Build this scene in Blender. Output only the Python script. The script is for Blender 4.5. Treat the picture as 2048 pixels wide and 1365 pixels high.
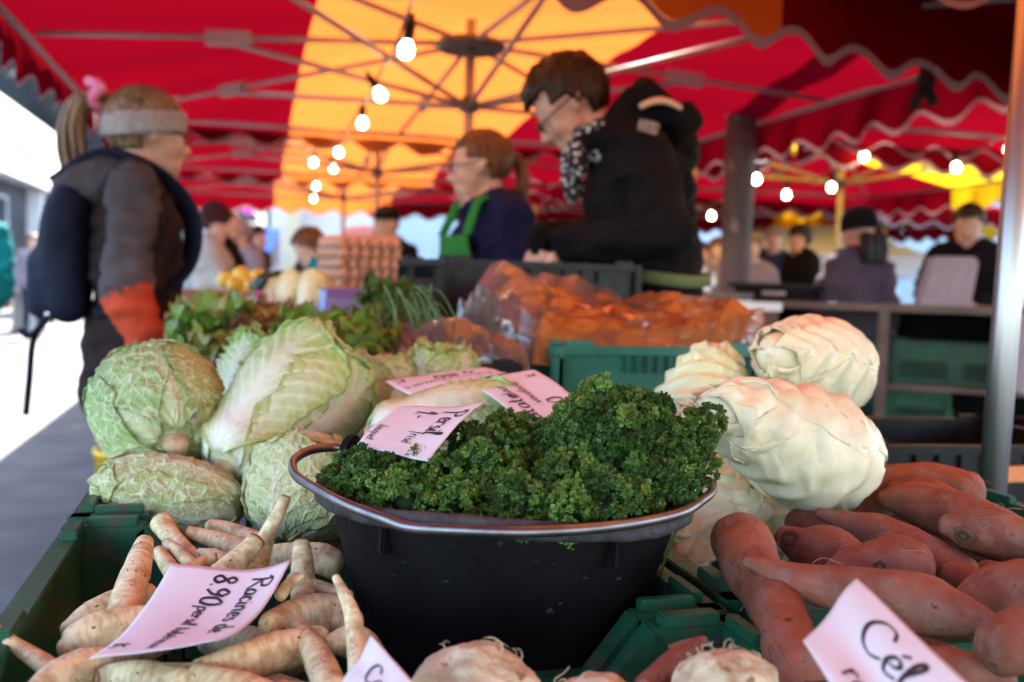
import bpy, bmesh, math, random
import numpy as np
from mathutils import Vector, Matrix, noise as mnoise

for _o in list(bpy.data.objects):
    bpy.data.objects.remove(_o, do_unlink=True)
R = math.radians
scene = bpy.context.scene
COL = scene.collection
FPX = 1991.0            # focal length in pixels of the 2048 px wide photograph (35 mm lens)
CZ = 1.15               # camera height

# ------------------------------------------------------------------ camera
cam_d = bpy.data.cameras.new('camera')
cam = bpy.data.objects.new('camera', cam_d)
COL.objects.link(cam)
CM = Matrix.Rotation(R(-15.0), 4, 'Z') @ Matrix.Rotation(R(90 - 3.5), 4, 'X') @ Matrix.Rotation(R(1.7), 4, 'Z')
cam.matrix_world = Matrix.Translation((0, 0, CZ)) @ CM
cam_d.lens = 35.0
cam_d.sensor_width = 36.0
cam_d.clip_start = 0.02
cam_d.clip_end = 600
cam_d.dof.use_dof = True
cam_d.dof.focus_distance = 0.93
cam_d.dof.aperture_fstop = 4.3
cam_d.dof.aperture_blades = 9
scene.camera = cam

# ------------------------------------------------------------------ sky, sun, exposure
SUN_EL, SUN_AZ = 43.0, 12.0       # azimuth clockwise from +Y: the sun stands high ahead, a little to the right
world = bpy.data.worlds.new('World')
scene.world = world
world.use_nodes = True
wn = world.node_tree.nodes
wl = world.node_tree.links
wn.clear()
sky = wn.new('ShaderNodeTexSky')
sky.sky_type = 'NISHITA'
sky.sun_disc = False
sky.sun_elevation = R(SUN_EL)
sky.sun_rotation = R(SUN_AZ)
bg = wn.new('ShaderNodeBackground')
bg.inputs['Strength'].default_value = 0.15
wo = wn.new('ShaderNodeOutputWorld')
wl.new(sky.outputs[0], bg.inputs[0])
wl.new(bg.outputs[0], wo.inputs[0])
sun_d = bpy.data.lights.new('sun', 'SUN')
sun_d.energy = 5.0
sun_d.angle = R(0.5)
sun_d.color = (1.0, 0.95, 0.87)
sun = bpy.data.objects.new('sun', sun_d)
COL.objects.link(sun)
_sd = Vector((math.sin(R(SUN_AZ)) * math.cos(R(SUN_EL)), math.cos(R(SUN_AZ)) * math.cos(R(SUN_EL)), math.sin(R(SUN_EL))))
sun.rotation_euler = _sd.to_track_quat('Z', 'Y').to_euler()
sun.location = _sd * 40
vs = scene.view_settings
vs.view_transform = 'Standard'
vs.look = 'None'
vs.gamma = 1.0
vs.use_curve_mapping = False
vs.exposure = 3.05
scene.cycles.use_denoising = True
scene.cycles.max_bounces = 8
scene.cycles.transparent_max_bounces = 12
scene.cycles.transmission_bounces = 6
scene.cycles.diffuse_bounces = 4
scene.cycles.sample_clamp_indirect = 6.0
scene.cycles.caustics_reflective = False
scene.cycles.caustics_refractive = False

# ------------------------------------------------------------------ helpers: points
def ray(px, py):
    v = CM.to_3x3() @ Vector(((px - 1024) / FPX, -(py - 682.5) / FPX, -1.0))
    return v
def at(px, py, d):
    """the point of the place that the photograph shows at (px, py), d metres deep"""
    return Vector((0, 0, CZ)) + ray(px, py) * d
def onz(px, py, z):
    v = ray(px, py)
    return Vector((0, 0, CZ)) + v * ((z - CZ) / v.z)
def V(*a):
    return Vector(a)
def lerp(a, b, t):
    return a + (b - a) * t
RNG = np.random.default_rng(7)
random.seed(7)

# ------------------------------------------------------------------ helpers: value noise for arrays
_PT = np.random.default_rng(3).random((64, 64, 64)).astype(np.float32)
def vnoise(p):
    """smooth value noise, p (n,3), returns -1..1"""
    p = np.asarray(p, dtype=np.float64)
    i = np.floor(p).astype(int)
    f = p - i
    f = f * f * (3 - 2 * f)
    r = 0
    for dx in (0, 1):
        for dy in (0, 1):
            for dz in (0, 1):
                w = (f[:, 0] if dx else 1 - f[:, 0]) * (f[:, 1] if dy else 1 - f[:, 1]) * (f[:, 2] if dz else 1 - f[:, 2])
                r = r + w * _PT[(i[:, 0] + dx) % 64, (i[:, 1] + dy) % 64, (i[:, 2] + dz) % 64]
    return r * 2 - 1
def fbm(p, oct=3):
    s, a = 0, 1.0
    p = np.asarray(p, dtype=np.float64)
    for k in range(oct):
        s = s + a * vnoise(p * (2 ** k) + 7.3 * k)
        a *= 0.5
    return s

# ------------------------------------------------------------------ helpers: materials
MATS = {}
def _new(name):
    m = bpy.data.materials.new(name)
    m.use_nodes = True
    nt = m.node_tree
    for n in list(nt.nodes):
        if n.type != 'OUTPUT_MATERIAL' and n.type != 'BSDF_PRINCIPLED':
            nt.nodes.remove(n)
    MATS[name] = m
    return m, nt, nt.nodes['Principled BSDF']
def c4(c):
    return (c[0], c[1], c[2], 1.0)
def mat(name, col, col2=None, scale=20, rough=0.6, bump=0.0, bscale=None, detail=4, metal=0.0, coords='Object',
        stretch=(1, 1, 1), spec=0.5, coat=0.0, spots=None, attr=None, sub=0.0, lo=0.35, hi=0.65, transl=0.0, sheen=0.0, dist=0.02):
    """procedural surface: two colours mixed by noise, optional dark spots, optional vertex albedo, bump"""
    if name in MATS:
        return MATS[name]
    m, nt, b = _new(name)
    N, L = nt.nodes, nt.links
    tc = N.new('ShaderNodeTexCoord')
    mp = N.new('ShaderNodeMapping')
    mp.inputs['Scale'].default_value = stretch
    L.new(tc.outputs[coords], mp.inputs[0])
    nz = N.new('ShaderNodeTexNoise')
    nz.inputs['Scale'].default_value = scale
    nz.inputs['Detail'].default_value = detail
    L.new(mp.outputs[0], nz.inputs['Vector'])
    rp = N.new('ShaderNodeValToRGB')
    rp.color_ramp.elements[0].position = lo
    rp.color_ramp.elements[1].position = hi
    rp.color_ramp.elements[0].color = c4(col)
    rp.color_ramp.elements[1].color = c4(col2 if col2 else col)
    L.new(nz.outputs[0], rp.inputs[0])
    colout = rp.outputs[0]
    if attr:
        at_ = N.new('ShaderNodeAttribute')
        at_.attribute_name = attr
        mx = N.new('ShaderNodeMix')
        mx.data_type = 'RGBA'
        mx.blend_type = 'MULTIPLY'
        mx.inputs[0].default_value = 1.0
        L.new(at_.outputs[0], mx.inputs[6])
        L.new(colout, mx.inputs[7])
        colout = mx.outputs[2]
    if spots:
        sc, thr, scol = spots
        n2 = N.new('ShaderNodeTexNoise')
        n2.inputs['Scale'].default_value = sc
        n2.inputs['Detail'].default_value = 2
        L.new(mp.outputs[0], n2.inputs['Vector'])
        r2 = N.new('ShaderNodeValToRGB')
        r2.color_ramp.elements[0].position = thr
        r2.color_ramp.elements[1].position = thr + 0.05
        L.new(n2.outputs[0], r2.inputs[0])
        mx2 = N.new('ShaderNodeMix')
        mx2.data_type = 'RGBA'
        L.new(r2.outputs[0], mx2.inputs[0])
        L.new(colout, mx2.inputs[6])
        mx2.inputs[7].default_value = c4(scol)
        colout = mx2.outputs[2]
    L.new(colout, b.inputs['Base Color'])
    b.inputs['Roughness'].default_value = rough
    b.inputs['Metallic'].default_value = metal
    b.inputs['Specular IOR Level'].default_value = spec
    if coat:
        b.inputs['Coat Weight'].default_value = coat
        b.inputs['Coat Roughness'].default_value = 0.15
    if sheen and False:
        b.inputs['Sheen Weight'].default_value = sheen
    if sub:
        b.inputs['Subsurface Weight'].default_value = sub
        b.inputs['Subsurface Radius'].default_value = (0.006, 0.006, 0.003)
        b.inputs['Subsurface Scale'].default_value = 1.0
    if bump:
        n3 = N.new('ShaderNodeTexNoise')
        n3.inputs['Scale'].default_value = bscale or scale * 3
        n3.inputs['Detail'].default_value = 5
        L.new(mp.outputs[0], n3.inputs['Vector'])
        bp = N.new('ShaderNodeBump')
        bp.inputs['Strength'].default_value = bump
        bp.inputs['Distance'].default_value = dist
        L.new(n3.outputs[0], bp.inputs['Height'])
        L.new(bp.outputs[0], b.inputs['Normal'])
    if transl:
        out = N['Material Output']
        tr = N.new('ShaderNodeBsdfTranslucent')
        L.new(colout, tr.inputs[0])
        ms = N.new('ShaderNodeMixShader')
        ms.inputs[0].default_value = transl
        L.new(b.outputs[0], ms.inputs[1])
        L.new(tr.outputs[0], ms.inputs[2])
        L.new(ms.outputs[0], out.inputs[0])
    return m

# ------------------------------------------------------------------ helpers: meshes and objects
def link(o, parent=None):
    COL.objects.link(o)
    if parent is not None:
        o.parent = parent
        o.matrix_parent_inverse = Matrix.Identity(4)
    return o
def mesh_from(name, verts, faces, smooth=True, cols=None, uvs=None):
    me = bpy.data.meshes.new(name)
    verts = np.asarray(verts, dtype=np.float32)
    if isinstance(faces, np.ndarray):
        nf, k = faces.shape
        me.vertices.add(len(verts))
        me.vertices.foreach_set('co', verts.ravel())
        me.loops.add(nf * k)
        me.polygons.add(nf)
        me.loops.foreach_set('vertex_index', faces.astype(np.int32).ravel())
        me.polygons.foreach_set('loop_start', np.arange(0, nf * k, k, dtype=np.int32))
        me.update(calc_edges=True)
    else:
        me.from_pydata([tuple(v) for v in verts], [], faces)
        me.update()
    if cols is not None:
        a = me.color_attributes.new('Col', 'FLOAT_COLOR', 'POINT')
        c = np.ones((len(verts), 4), dtype=np.float32)
        c[:, :3] = np.asarray(cols, dtype=np.float32)[:, :3]
        a.data.foreach_set('color', c.ravel())
    if uvs is not None:
        uvl = me.uv_layers.new(name='UVMap')
        idx = np.empty(len(me.loops), dtype=np.int32)
        me.loops.foreach_get('vertex_index', idx)
        uvl.data.foreach_set('uv', np.asarray(uvs, dtype=np.float32)[idx].ravel())
    me.polygons.foreach_set('use_smooth', np.full(len(me.polygons), bool(smooth)))
    me.validate()
    return me
def obj(name, me, m=None, parent=None, loc=None, rot=None):
    o = bpy.data.objects.new(name, me)
    if m is not None:
        me.materials.clear()
        for k in (m if isinstance(m, (list, tuple)) else [m]):
            me.materials.append(k)
    link(o, parent)
    if loc is not None:
        o.location = loc
    if rot is not None:
        o.rotation_euler = rot
    return o
def tag(o, label=None, cat=None, group=None, kind=None):
    if label: o['label'] = label
    if cat: o['category'] = cat
    if group: o['group'] = group
    if kind: o['kind'] = kind
    return o
def empty(name, loc=(0, 0, 0), rz=0.0, label=None, cat=None, group=None):
    o = bpy.data.objects.new(name, None)
    link(o)
    o.location = loc
    o.rotation_euler = (0, 0, rz)
    o.empty_display_size = 0.1
    return tag(o, label, cat, group)
def copy_tree(o, parent=None):
    c = o.copy()
    link(c)
    if parent is not None:
        c.parent = parent
    for ch in list(o.children):
        copy_tree(ch, c)
    return c
def quads(nu, nv, closeu=False):
    a = np.arange(nu * nv).reshape(nv, nu)
    if closeu:
        b = np.concatenate([a, a[:, :1]], axis=1)
    else:
        b = a
    return np.stack([b[:-1, :-1], b[:-1, 1:], b[1:, 1:], b[1:, :-1]], -1).reshape(-1, 4)

class MB:
    """collects solid pieces of one part"""
    def __init__(s):
        s.v, s.f = [], []
    def add(s, v, f):
        n = len(s.v)
        s.v += [tuple(x) for x in v]
        s.f += [tuple(i + n for i in q) for q in f]
        return s
    def box(s, a, b, M=None):
        x0, y0, z0 = a
        x1, y1, z1 = b
        v = [Vector(p) for p in ((x0, y0, z0), (x1, y0, z0), (x1, y1, z0), (x0, y1, z0), (x0, y0, z1), (x1, y0, z1), (x1, y1, z1), (x0, y1, z1))]
        if M is not None:
            v = [M @ p for p in v]
        return s.add(v, [(0, 3, 2, 1), (4, 5, 6, 7), (0, 1, 5, 4), (1, 2, 6, 5), (2, 3, 7, 6), (3, 0, 4, 7)])
    def bar(s, p0, p1, r0, r1=None, n=8, flat=1.0):
        p0, p1 = Vector(p0), Vector(p1)
        return s.tube([p0, p1], [r0, r0 if r1 is None else r1], n)
    def tube(s, pts, rad, n=8, caps=True):
        v, f = tube_vf(pts, rad, n, caps)
        return s.add(v, f)
    def lathe(s, prof, n=24, M=None):
        v = []
        for r, z in prof:
            for k in range(n):
                t = 2 * math.pi * k / n
                p = Vector((r * math.cos(t), r * math.sin(t), z))
                v.append(M @ p if M is not None else p)
        f = []
        for j in range(len(prof) - 1):
            for k in range(n):
                f.append((j * n + k, j * n + (k + 1) % n, (j + 1) * n + (k + 1) % n, (j + 1) * n + k))
        return s.add(v, f)
    def prism(s, poly, z0, z1, M=None):
        n = len(poly)
        v = [Vector((p[0], p[1], z0)) for p in poly] + [Vector((p[0], p[1], z1)) for p in poly]
        if M is not None:
            v = [M @ p for p in v]
        f = [tuple(range(n))[::-1], tuple(range(n, 2 * n))] + [(i, (i + 1) % n, n + (i + 1) % n, n + i) for i in range(n)]
        return s.add(v, f)
    def build(s, name, m, parent=None, smooth=False, loc=None, rot=None, bevel=0.0):
        me = bpy.data.meshes.new(name)
        me.from_pydata(s.v, [], s.f)
        if bevel:
            bm = bmesh.new()
            bm.from_mesh(me)
            bmesh.ops.bevel(bm, geom=[e for e in bm.edges if len(e.link_faces) == 2 and e.calc_face_angle(0) > 0.5], offset=bevel, segments=2, affect='EDGES', clamp_overlap=True)
            bm.to_mesh(me)
            bm.free()
        me.update()
        me.polygons.foreach_set('use_smooth', np.full(len(me.polygons), bool(smooth)))
        return obj(name, me, m, parent, loc, rot)

def frames(pts):
    pts = [Vector(p) for p in pts]
    T = []
    for i in range(len(pts)):
        a = pts[max(i - 1, 0)]
        b = pts[min(i + 1, len(pts) - 1)]
        t = (b - a)
        T.append(t.normalized() if t.length > 1e-9 else Vector((0, 0, 1)))
    n = T[0].orthogonal().normalized()
    out = []
    for i, t in enumerate(T):
        n = (n - t * n.dot(t))
        n = n.normalized() if n.length > 1e-6 else t.orthogonal().normalized()
        out.append((pts[i], t, n, t.cross(n)))
    return out
def tube_vf(pts, rad, n=8, caps=True):
    v, f = [], []
    fr = frames(pts)
    for (p, t, a, b), r in zip(fr, rad):
        ra, rb = (r if isinstance(r, (tuple, list)) else (r, r))
        for k in range(n):
            w = 2 * math.pi * k / n
            v.append(p + a * (ra * math.cos(w)) + b * (rb * math.sin(w)))
    for j in range(len(pts) - 1):
        for k in range(n):
            f.append((j * n + k, j * n + (k + 1) % n, (j + 1) * n + (k + 1) % n, (j + 1) * n + k))
    if caps:
        f.append(tuple(range(n))[::-1])
        f.append(tuple((len(pts) - 1) * n + k for k in range(n)))
    return v, f
def catmull(pts, per=8):
    P = [Vector(p) for p in pts]
    if len(P) < 3:
        return P
    P = [P[0] * 2 - P[1]] + P + [P[-1] * 2 - P[-2]]
    out = []
    for i in range(1, len(P) - 2):
        for k in range(per):
            t = k / per
            a, b, c, d = P[i - 1], P[i], P[i + 1], P[i + 2]
            out.append(0.5 * ((2 * b) + (c - a) * t + (2 * a - 5 * b + 4 * c - d) * t * t + (3 * b - a - 3 * c + d) * t ** 3))
    out.append(P[-2])
    return out
# ================================================================== the setting
M_asphalt = mat('asphalt', (0.040, 0.041, 0.043), (0.072, 0.073, 0.075), scale=3, rough=0.85, bump=0.3, bscale=160, detail=8, dist=0.004)
M_white_wall = mat('white_render', (0.80, 0.80, 0.80), (0.72, 0.72, 0.73), scale=0.6, rough=0.8, bump=0.1, bscale=30)
M_cream_wall = mat('cream_render', (0.74, 0.64, 0.42), (0.70, 0.60, 0.38), scale=0.8, rough=0.8, bump=0.1, bscale=30)
M_mint_wall = mat('pale_green_render', (0.46, 0.50, 0.49), (0.42, 0.46, 0.45), scale=0.8, rough=0.8)
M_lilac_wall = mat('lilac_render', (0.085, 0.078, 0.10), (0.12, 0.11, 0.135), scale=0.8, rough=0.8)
M_dark_gap = mat('dark_opening', (0.012, 0.012, 0.014), (0.03, 0.03, 0.03), scale=2, rough=0.5)
M_glass_dark = mat('window_glass', (0.03, 0.04, 0.05), (0.05, 0.06, 0.07), scale=1, rough=0.08, spec=0.8)
M_siding = mat('blue_grey_siding', (0.36, 0.43, 0.46), (0.42, 0.48, 0.51), scale=3, rough=0.6, bump=0.1, bscale=20)
M_trim = mat('pale_trim', (0.62, 0.64, 0.66), (0.55, 0.57, 0.6), scale=2, rough=0.6)

g = MB()
g.box((-140, -60, -0.4), (140, 220, 0.0))
tag(g.build('ground', M_asphalt), kind='structure')

def struct(name, mb, m, **k):
    return tag(mb.build(name, m, **k), kind='structure')

# rocky hillside above the town, far left
nx, ny = 140, 60
xs = np.linspace(-170, 60, nx)
ys = np.linspace(0, 1, ny)
gx, gy = np.meshgrid(xs, ys)
px_ = gx
py_ = 85 + gy * 70
pz_ = gy ** 0.8 * 95 * np.clip((30 - gx) / 90, 0.0, 1.0)
pp = np.stack([gx.ravel() * 0.06, gy.ravel() * 5, np.zeros(gx.size)], -1)
hz = pz_.ravel() + fbm(pp, 4) * 6 * np.clip(gy.ravel() * 4, 0, 1) + fbm(pp * 5, 3) * 1.6 * np.clip(gy.ravel() * 4, 0, 1)
hv = np.stack([gx.ravel(), py_.ravel() + fbm(pp * 3 + 9, 3) * 4, hz - 0.3], -1)
M_hill = mat('rocky_hill', (0.0038, 0.005, 0.0042), (0.019, 0.0185, 0.0185), scale=0.16, rough=0.95, bump=0.5, bscale=1.2, detail=8, lo=0.4, hi=0.62, dist=0.6)
tag(obj('hills', mesh_from('hills', hv, quads(nx, ny)), M_hill), kind='structure')

def opening(root, x0, x1, z0, z1, y, pane_m, frame_m, axis='y', depth=0.12, bars=1, name='window', sgn=-1):
    """a window set into a wall: dark recess pane with frame, sill; wall face at y (or x), outside is sgn"""
    def B(mb, a0, a1, d0, d1, c0, c1):
        lo, hi = sorted((y + sgn * d0, y + sgn * d1))
        if axis == 'y':
            mb.box((a0, lo, c0), (a1, hi, c1))
        else:
            mb.box((lo, a0, c0), (hi, a1, c1))
    p = MB(); B(p, x0, x1, 0.005, 0.02, z0, z1)
    w = p.build(name, pane_m, root)
    fr = MB()
    t = 0.09
    B(fr, x0 - t, x0, 0.004, 0.07, z0 - t, z1 + t); B(fr, x1, x1 + t, 0.004, 0.07, z0 - t, z1 + t)
    B(fr, x0, x1, 0.004, 0.07, z1, z1 + t); B(fr, x0, x1, 0.004, 0.07, z0 - t, z0)
    for k in range(bars):
        c = x0 + (x1 - x0) * (k + 1) / (bars + 1)
        B(fr, c - 0.03, c + 0.03, 0.022, 0.06, z0, z1)
    fr.build('frame', frame_m, w)
    sl = MB(); B(sl, x0 - 0.15, x1 + 0.15, 0.075, 0.2, z0 - 0.17, z0 - 0.095)
    sl.build('sill', M_trim, w)
    return w

# long white building along the left side of the street
bl = empty('white_building', (-6.6, 24, 0), label='long low white building along the left edge of the sunny street', cat='building')
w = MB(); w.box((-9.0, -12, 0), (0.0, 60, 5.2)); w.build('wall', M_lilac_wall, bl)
w = MB(); w.box((0.003, -12, 3.5), (0.62, 60, 5.42)); w.build('white_fascia', M_white_wall, bl, bevel=0.02)
w = MB(); w.box((-9.2, -12.2, 5.202), (-0.05, 60.2, 5.38)); w.build('roof', M_trim, bl)
for k in range(9):
    y0 = -10 + k * 7.2
    opening(bl, y0, y0 + 2.6, 0.25, 3.0, 0.0, M_glass_dark, M_trim, axis='x', bars=1, name='shop_window', sgn=1)
    d = MB(); d.box((0.004, y0 + 3.6, 0.0), (0.03, y0 + 4.9, 2.6)); dd = d.build('door', M_dark_gap, bl)
    hnd = MB(); hnd.box((0.032, y0 + 4.65, 1.0), (0.07, y0 + 4.72, 1.3)); hnd.build('handle', M_trim, dd)
    d = MB(); d.box((0.006, y0 + 5.4, 0.0), (0.4, y0 + 6.0, 3.495)); d.build('pillar', M_white_wall, bl, bevel=0.02)
    d = MB(); d.box((0.624, y0 + 1.0, 4.4), (0.66, y0 + 2.4, 4.95)); d.build('sign_panel', mat('pale_blue_sign', (0.30, 0.42, 0.55), (0.4, 0.5, 0.6), scale=2, rough=0.4), bl)

# pale house with window boxes at the far end, left of centre
bm_ = empty('pale_green_house', (-3.4, 34, 0), label='pale green house with a pink flower box at the end of the street', cat='building')
w = MB(); w.box((0.3, 0, 0), (4.0, 10, 9.5)); w.build('wall', M_mint_wall, bm_)
w = MB(); w.box((0.0, -0.5, 9.502), (4.4, 10.5, 9.9)); w.build('roof', M_trim, bm_)
for i, x in enumerate((0.75, 2.45)):
    for j, z in enumerate((2.9, 6.0)):
        wi = opening(bm_, x, x + 1.15, z, z + 1.6, 0.0, M_glass_dark, M_trim)
        if j == 0:
            fb = MB(); fb.box((x - 0.1, -0.42, z - 0.1), (x + 1.25, -0.205, z + 0.12)); fb.build('flower_box', M_dark_gap, wi)
            q = np.stack([RNG.uniform(x - 0.1, x + 1.25, 90), RNG.uniform(-0.5, -0.22, 90), RNG.uniform(z + 0.1, z + 0.5, 90)], -1)
            fl = MB()
            for c in q:
                fl.bar(c, (c[0], c[1] - 0.02, c[2] + 0.09), 0.06, 0.02, n=5)
            tag(fl.build('flowers', mat('pink_flowers', (0.75, 0.10, 0.45), (0.55, 0.08, 0.5), scale=8, rough=0.7), wi), kind='stuff')
w = MB(); w.box((1.6, -0.03, 0), (2.3, -0.004, 2.2)); w.build('door', M_dark_gap, bm_)

# white building with an arched passage across the square, centre
ba = empty('arched_white_building', (0.7, 31, 0), label='bright white building with an arched passage across the square', cat='building')
seg = 20
poly = [(0.0, 0.0), (0.75, 0.0)]
cx_, rx_, spring = 2.55, 1.8, 2.2
for k in range(seg + 1):
    t = math.pi - math.pi * k / seg
    poly.append((cx_ + rx_ * math.cos(t), spring + 1.9 * math.sin(t)))
poly += [(4.35, 0.0), (17.0, 0.0), (17.0, 8.2), (0.0, 8.2)]
MX = Matrix.Rotation(R(90), 4, 'X')
w = MB(); w.prism(poly, -0.9, 0.0, MX); w.build('wall', M_white_wall, ba)
rev = MB()
pts_o = [(cx_ + (rx_ + 0.42) * math.cos(math.pi - math.pi * k / seg), spring + 2.3 * math.sin(math.pi - math.pi * k / seg)) for k in range(seg + 1)]
pts_i = [(cx_ + (rx_ + 0.02) * math.cos(math.pi - math.pi * k / seg), spring + 1.92 * math.sin(math.pi - math.pi * k / seg)) for k in range(seg + 1)]
pol = [(pts_o[0][0], 0.0)] + pts_o + [(pts_o[-1][0], 0.0), (pts_i[-1][0], 0.0)] + pts_i[::-1] + [(pts_i[0][0], 0.0)]
rev.prism(pol, 0.004, 0.12, MX); rev.build('arch_surround', M_cream_wall, ba)
w = MB(); w.box((0.02, 1.4, 0), (4.5, 1.5, 5.5)); w.build('passage_back', M_white_wall, ba)
w = MB(); w.box((-0.3, -0.4, 8.203), (17.3, 1.5, 8.6)); w.build('roof', M_trim, ba)
for i in range(4):
    for z in (2.2, 5.4):
        opening(ba, 7.0 + i * 2.5, 8.2 + i * 2.5, z, z + 1.7, 0.0, mat('pale_window', (0.16, 0.18, 0.21), (0.22, 0.24, 0.27), scale=1, rough=0.15), M_white_wall)

# blue-grey boarded building behind the stalls on the right: every board is its own piece
bs = empty('blue_grey_boarded_house', (8.0, 17.2, 0), rz=R(-16), label='blue grey boarded house front behind the right hand stalls', cat='building')
w = MB(); w.box((-5.5, 0.03, 0), (9.5, 8, 7.5)); w.build('wall', M_siding, bs)
bd = MB(); bd.box((0, 0, 0), (1.9, 0.028, 0.135))
first = None
for i, x in enumerate((-5.4, -2.1, 1.3, 3.9, 6.2)):
    for k in range(30):
        z = 0.3 + k * 0.15
        if first is None:
            first = bd.build('board', M_siding, bs, loc=(x, -0.002, z), rot=(R(-3), 0, 0))
        else:
            o = first.copy(); link(o); o.parent = bs; o.location = (x, -0.002, z)
for i, x in enumerate((-3.35, 0.0, 3.35, 5.95)):
    d = MB(); d.box((x - 0.07, -0.03, 0.1), (x + 0.09, 0.026, 4.9)); d.build('pilaster', M_trim, bs, bevel=0.01)
opening(bs, -3.1, -2.25, 0.6, 3.4, 0.02, M_glass_dark, M_trim, bars=1)
opening(bs, -0.0 + 0.25, 1.1, 0.6, 3.4, 0.02, M_glass_dark, M_trim, bars=1)
opening(bs, 3.5, 3.8, 0.9, 3.2, 0.02, M_glass_dark, M_trim, bars=0)
opening(bs, 8.25, 9.2, 0.4, 3.2, 0.02, M_glass_dark, M_trim, bars=1)
w = MB(); w.box((-5.6, -0.25, 5.0), (9.6, 0.02, 5.3)); w.build('cornice', M_trim, bs, bevel=0.02)
# ================================================================== market parasols
def fabric(name, tcol, dcol, share=0.62):
    m, nt, b = _new(name)
    N, L = nt.nodes, nt.links
    tc = N.new('ShaderNodeTexCoord')
    nz = N.new('ShaderNodeTexNoise'); nz.inputs['Scale'].default_value = 1.3; nz.inputs['Detail'].default_value = 5
    L.new(tc.outputs['Object'], nz.inputs['Vector'])
    mr = N.new('ShaderNodeMapRange'); mr.inputs[3].default_value = 0.86; mr.inputs[4].default_value = 1.12
    L.new(nz.outputs[0], mr.inputs[0])
    def tint(c):
        x = N.new('ShaderNodeMix'); x.data_type = 'RGBA'; x.blend_type = 'MULTIPLY'; x.inputs[0].default_value = 1
        x.inputs[6].default_value = c4(c); L.new(mr.outputs[0], x.inputs[7]); return x.outputs[2]
    wv = N.new('ShaderNodeTexNoise'); wv.inputs['Scale'].default_value = 5; wv.inputs['Detail'].default_value = 2
    L.new(tc.outputs['Object'], wv.inputs['Vector'])
    bp = N.new('ShaderNodeBump'); bp.inputs['Strength'].default_value = 0.25; bp.inputs['Distance'].default_value = 0.03
    L.new(wv.outputs[0], bp.inputs['Height'])
    df = N.new('ShaderNodeBsdfDiffuse'); L.new(tint(dcol), df.inputs[0]); L.new(bp.outputs[0], df.inputs['Normal'])
    tr = N.new('ShaderNodeBsdfTranslucent'); L.new(tint(tcol), tr.inputs[0]); L.new(bp.outputs[0], tr.inputs['Normal'])
    ms = N.new('ShaderNodeMixShader'); ms.inputs[0].default_value = share
    L.new(df.outputs[0], ms.inputs[1]); L.new(tr.outputs[0], ms.inputs[2])
    L.new(ms.outputs[0], N['Material Output'].inputs[0])
    N.remove(b)
    return m
F_red = fabric('red_canvas', (0.051, 0.0003, 0.0020), (0.36, 0.006, 0.012), 0.7)
F_orange = fabric('orange_canvas', (0.27, 0.064, 0.011), (0.70, 0.20, 0.025), 0.7)
F_yellow = fabric('yellow_canvas', (0.42, 0.22, 0.004), (0.75, 0.42, 0.01), 0.7)
F_trim = fabric('pale_trim_tape', (0.18, 0.09, 0.09), (0.42, 0.30, 0.29), 0.4)
F_white = fabric('white_canvas', (0.75, 0.77, 0.80), (0.75, 0.76, 0.78), 0.4)
M_alu = mat('dull_aluminium', (0.36, 0.345, 0.34), (0.46, 0.44, 0.43), scale=14, rough=0.5, metal=0.3)
M_greyplast = mat('grey_plastic_bracket', (0.50, 0.48, 0.47), (0.56, 0.54, 0.53), scale=20, rough=0.5)
M_blackplast = mat('black_plastic', (0.006, 0.006, 0.0065), (0.013, 0.013, 0.014), scale=30, rough=0.4, bump=0.05, bscale=80, dist=0.003, spec=0.22)
M_steel = mat('brushed_steel', (0.34, 0.34, 0.35), (0.42, 0.42, 0.42), scale=60, rough=0.36, metal=1.0, stretch=(1, 1, 0.03), bump=0.03, bscale=200)
M_blackstrap = mat('black_webbing', (0.01, 0.01, 0.011), (0.02, 0.02, 0.02), scale=60, rough=0.8)

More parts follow.
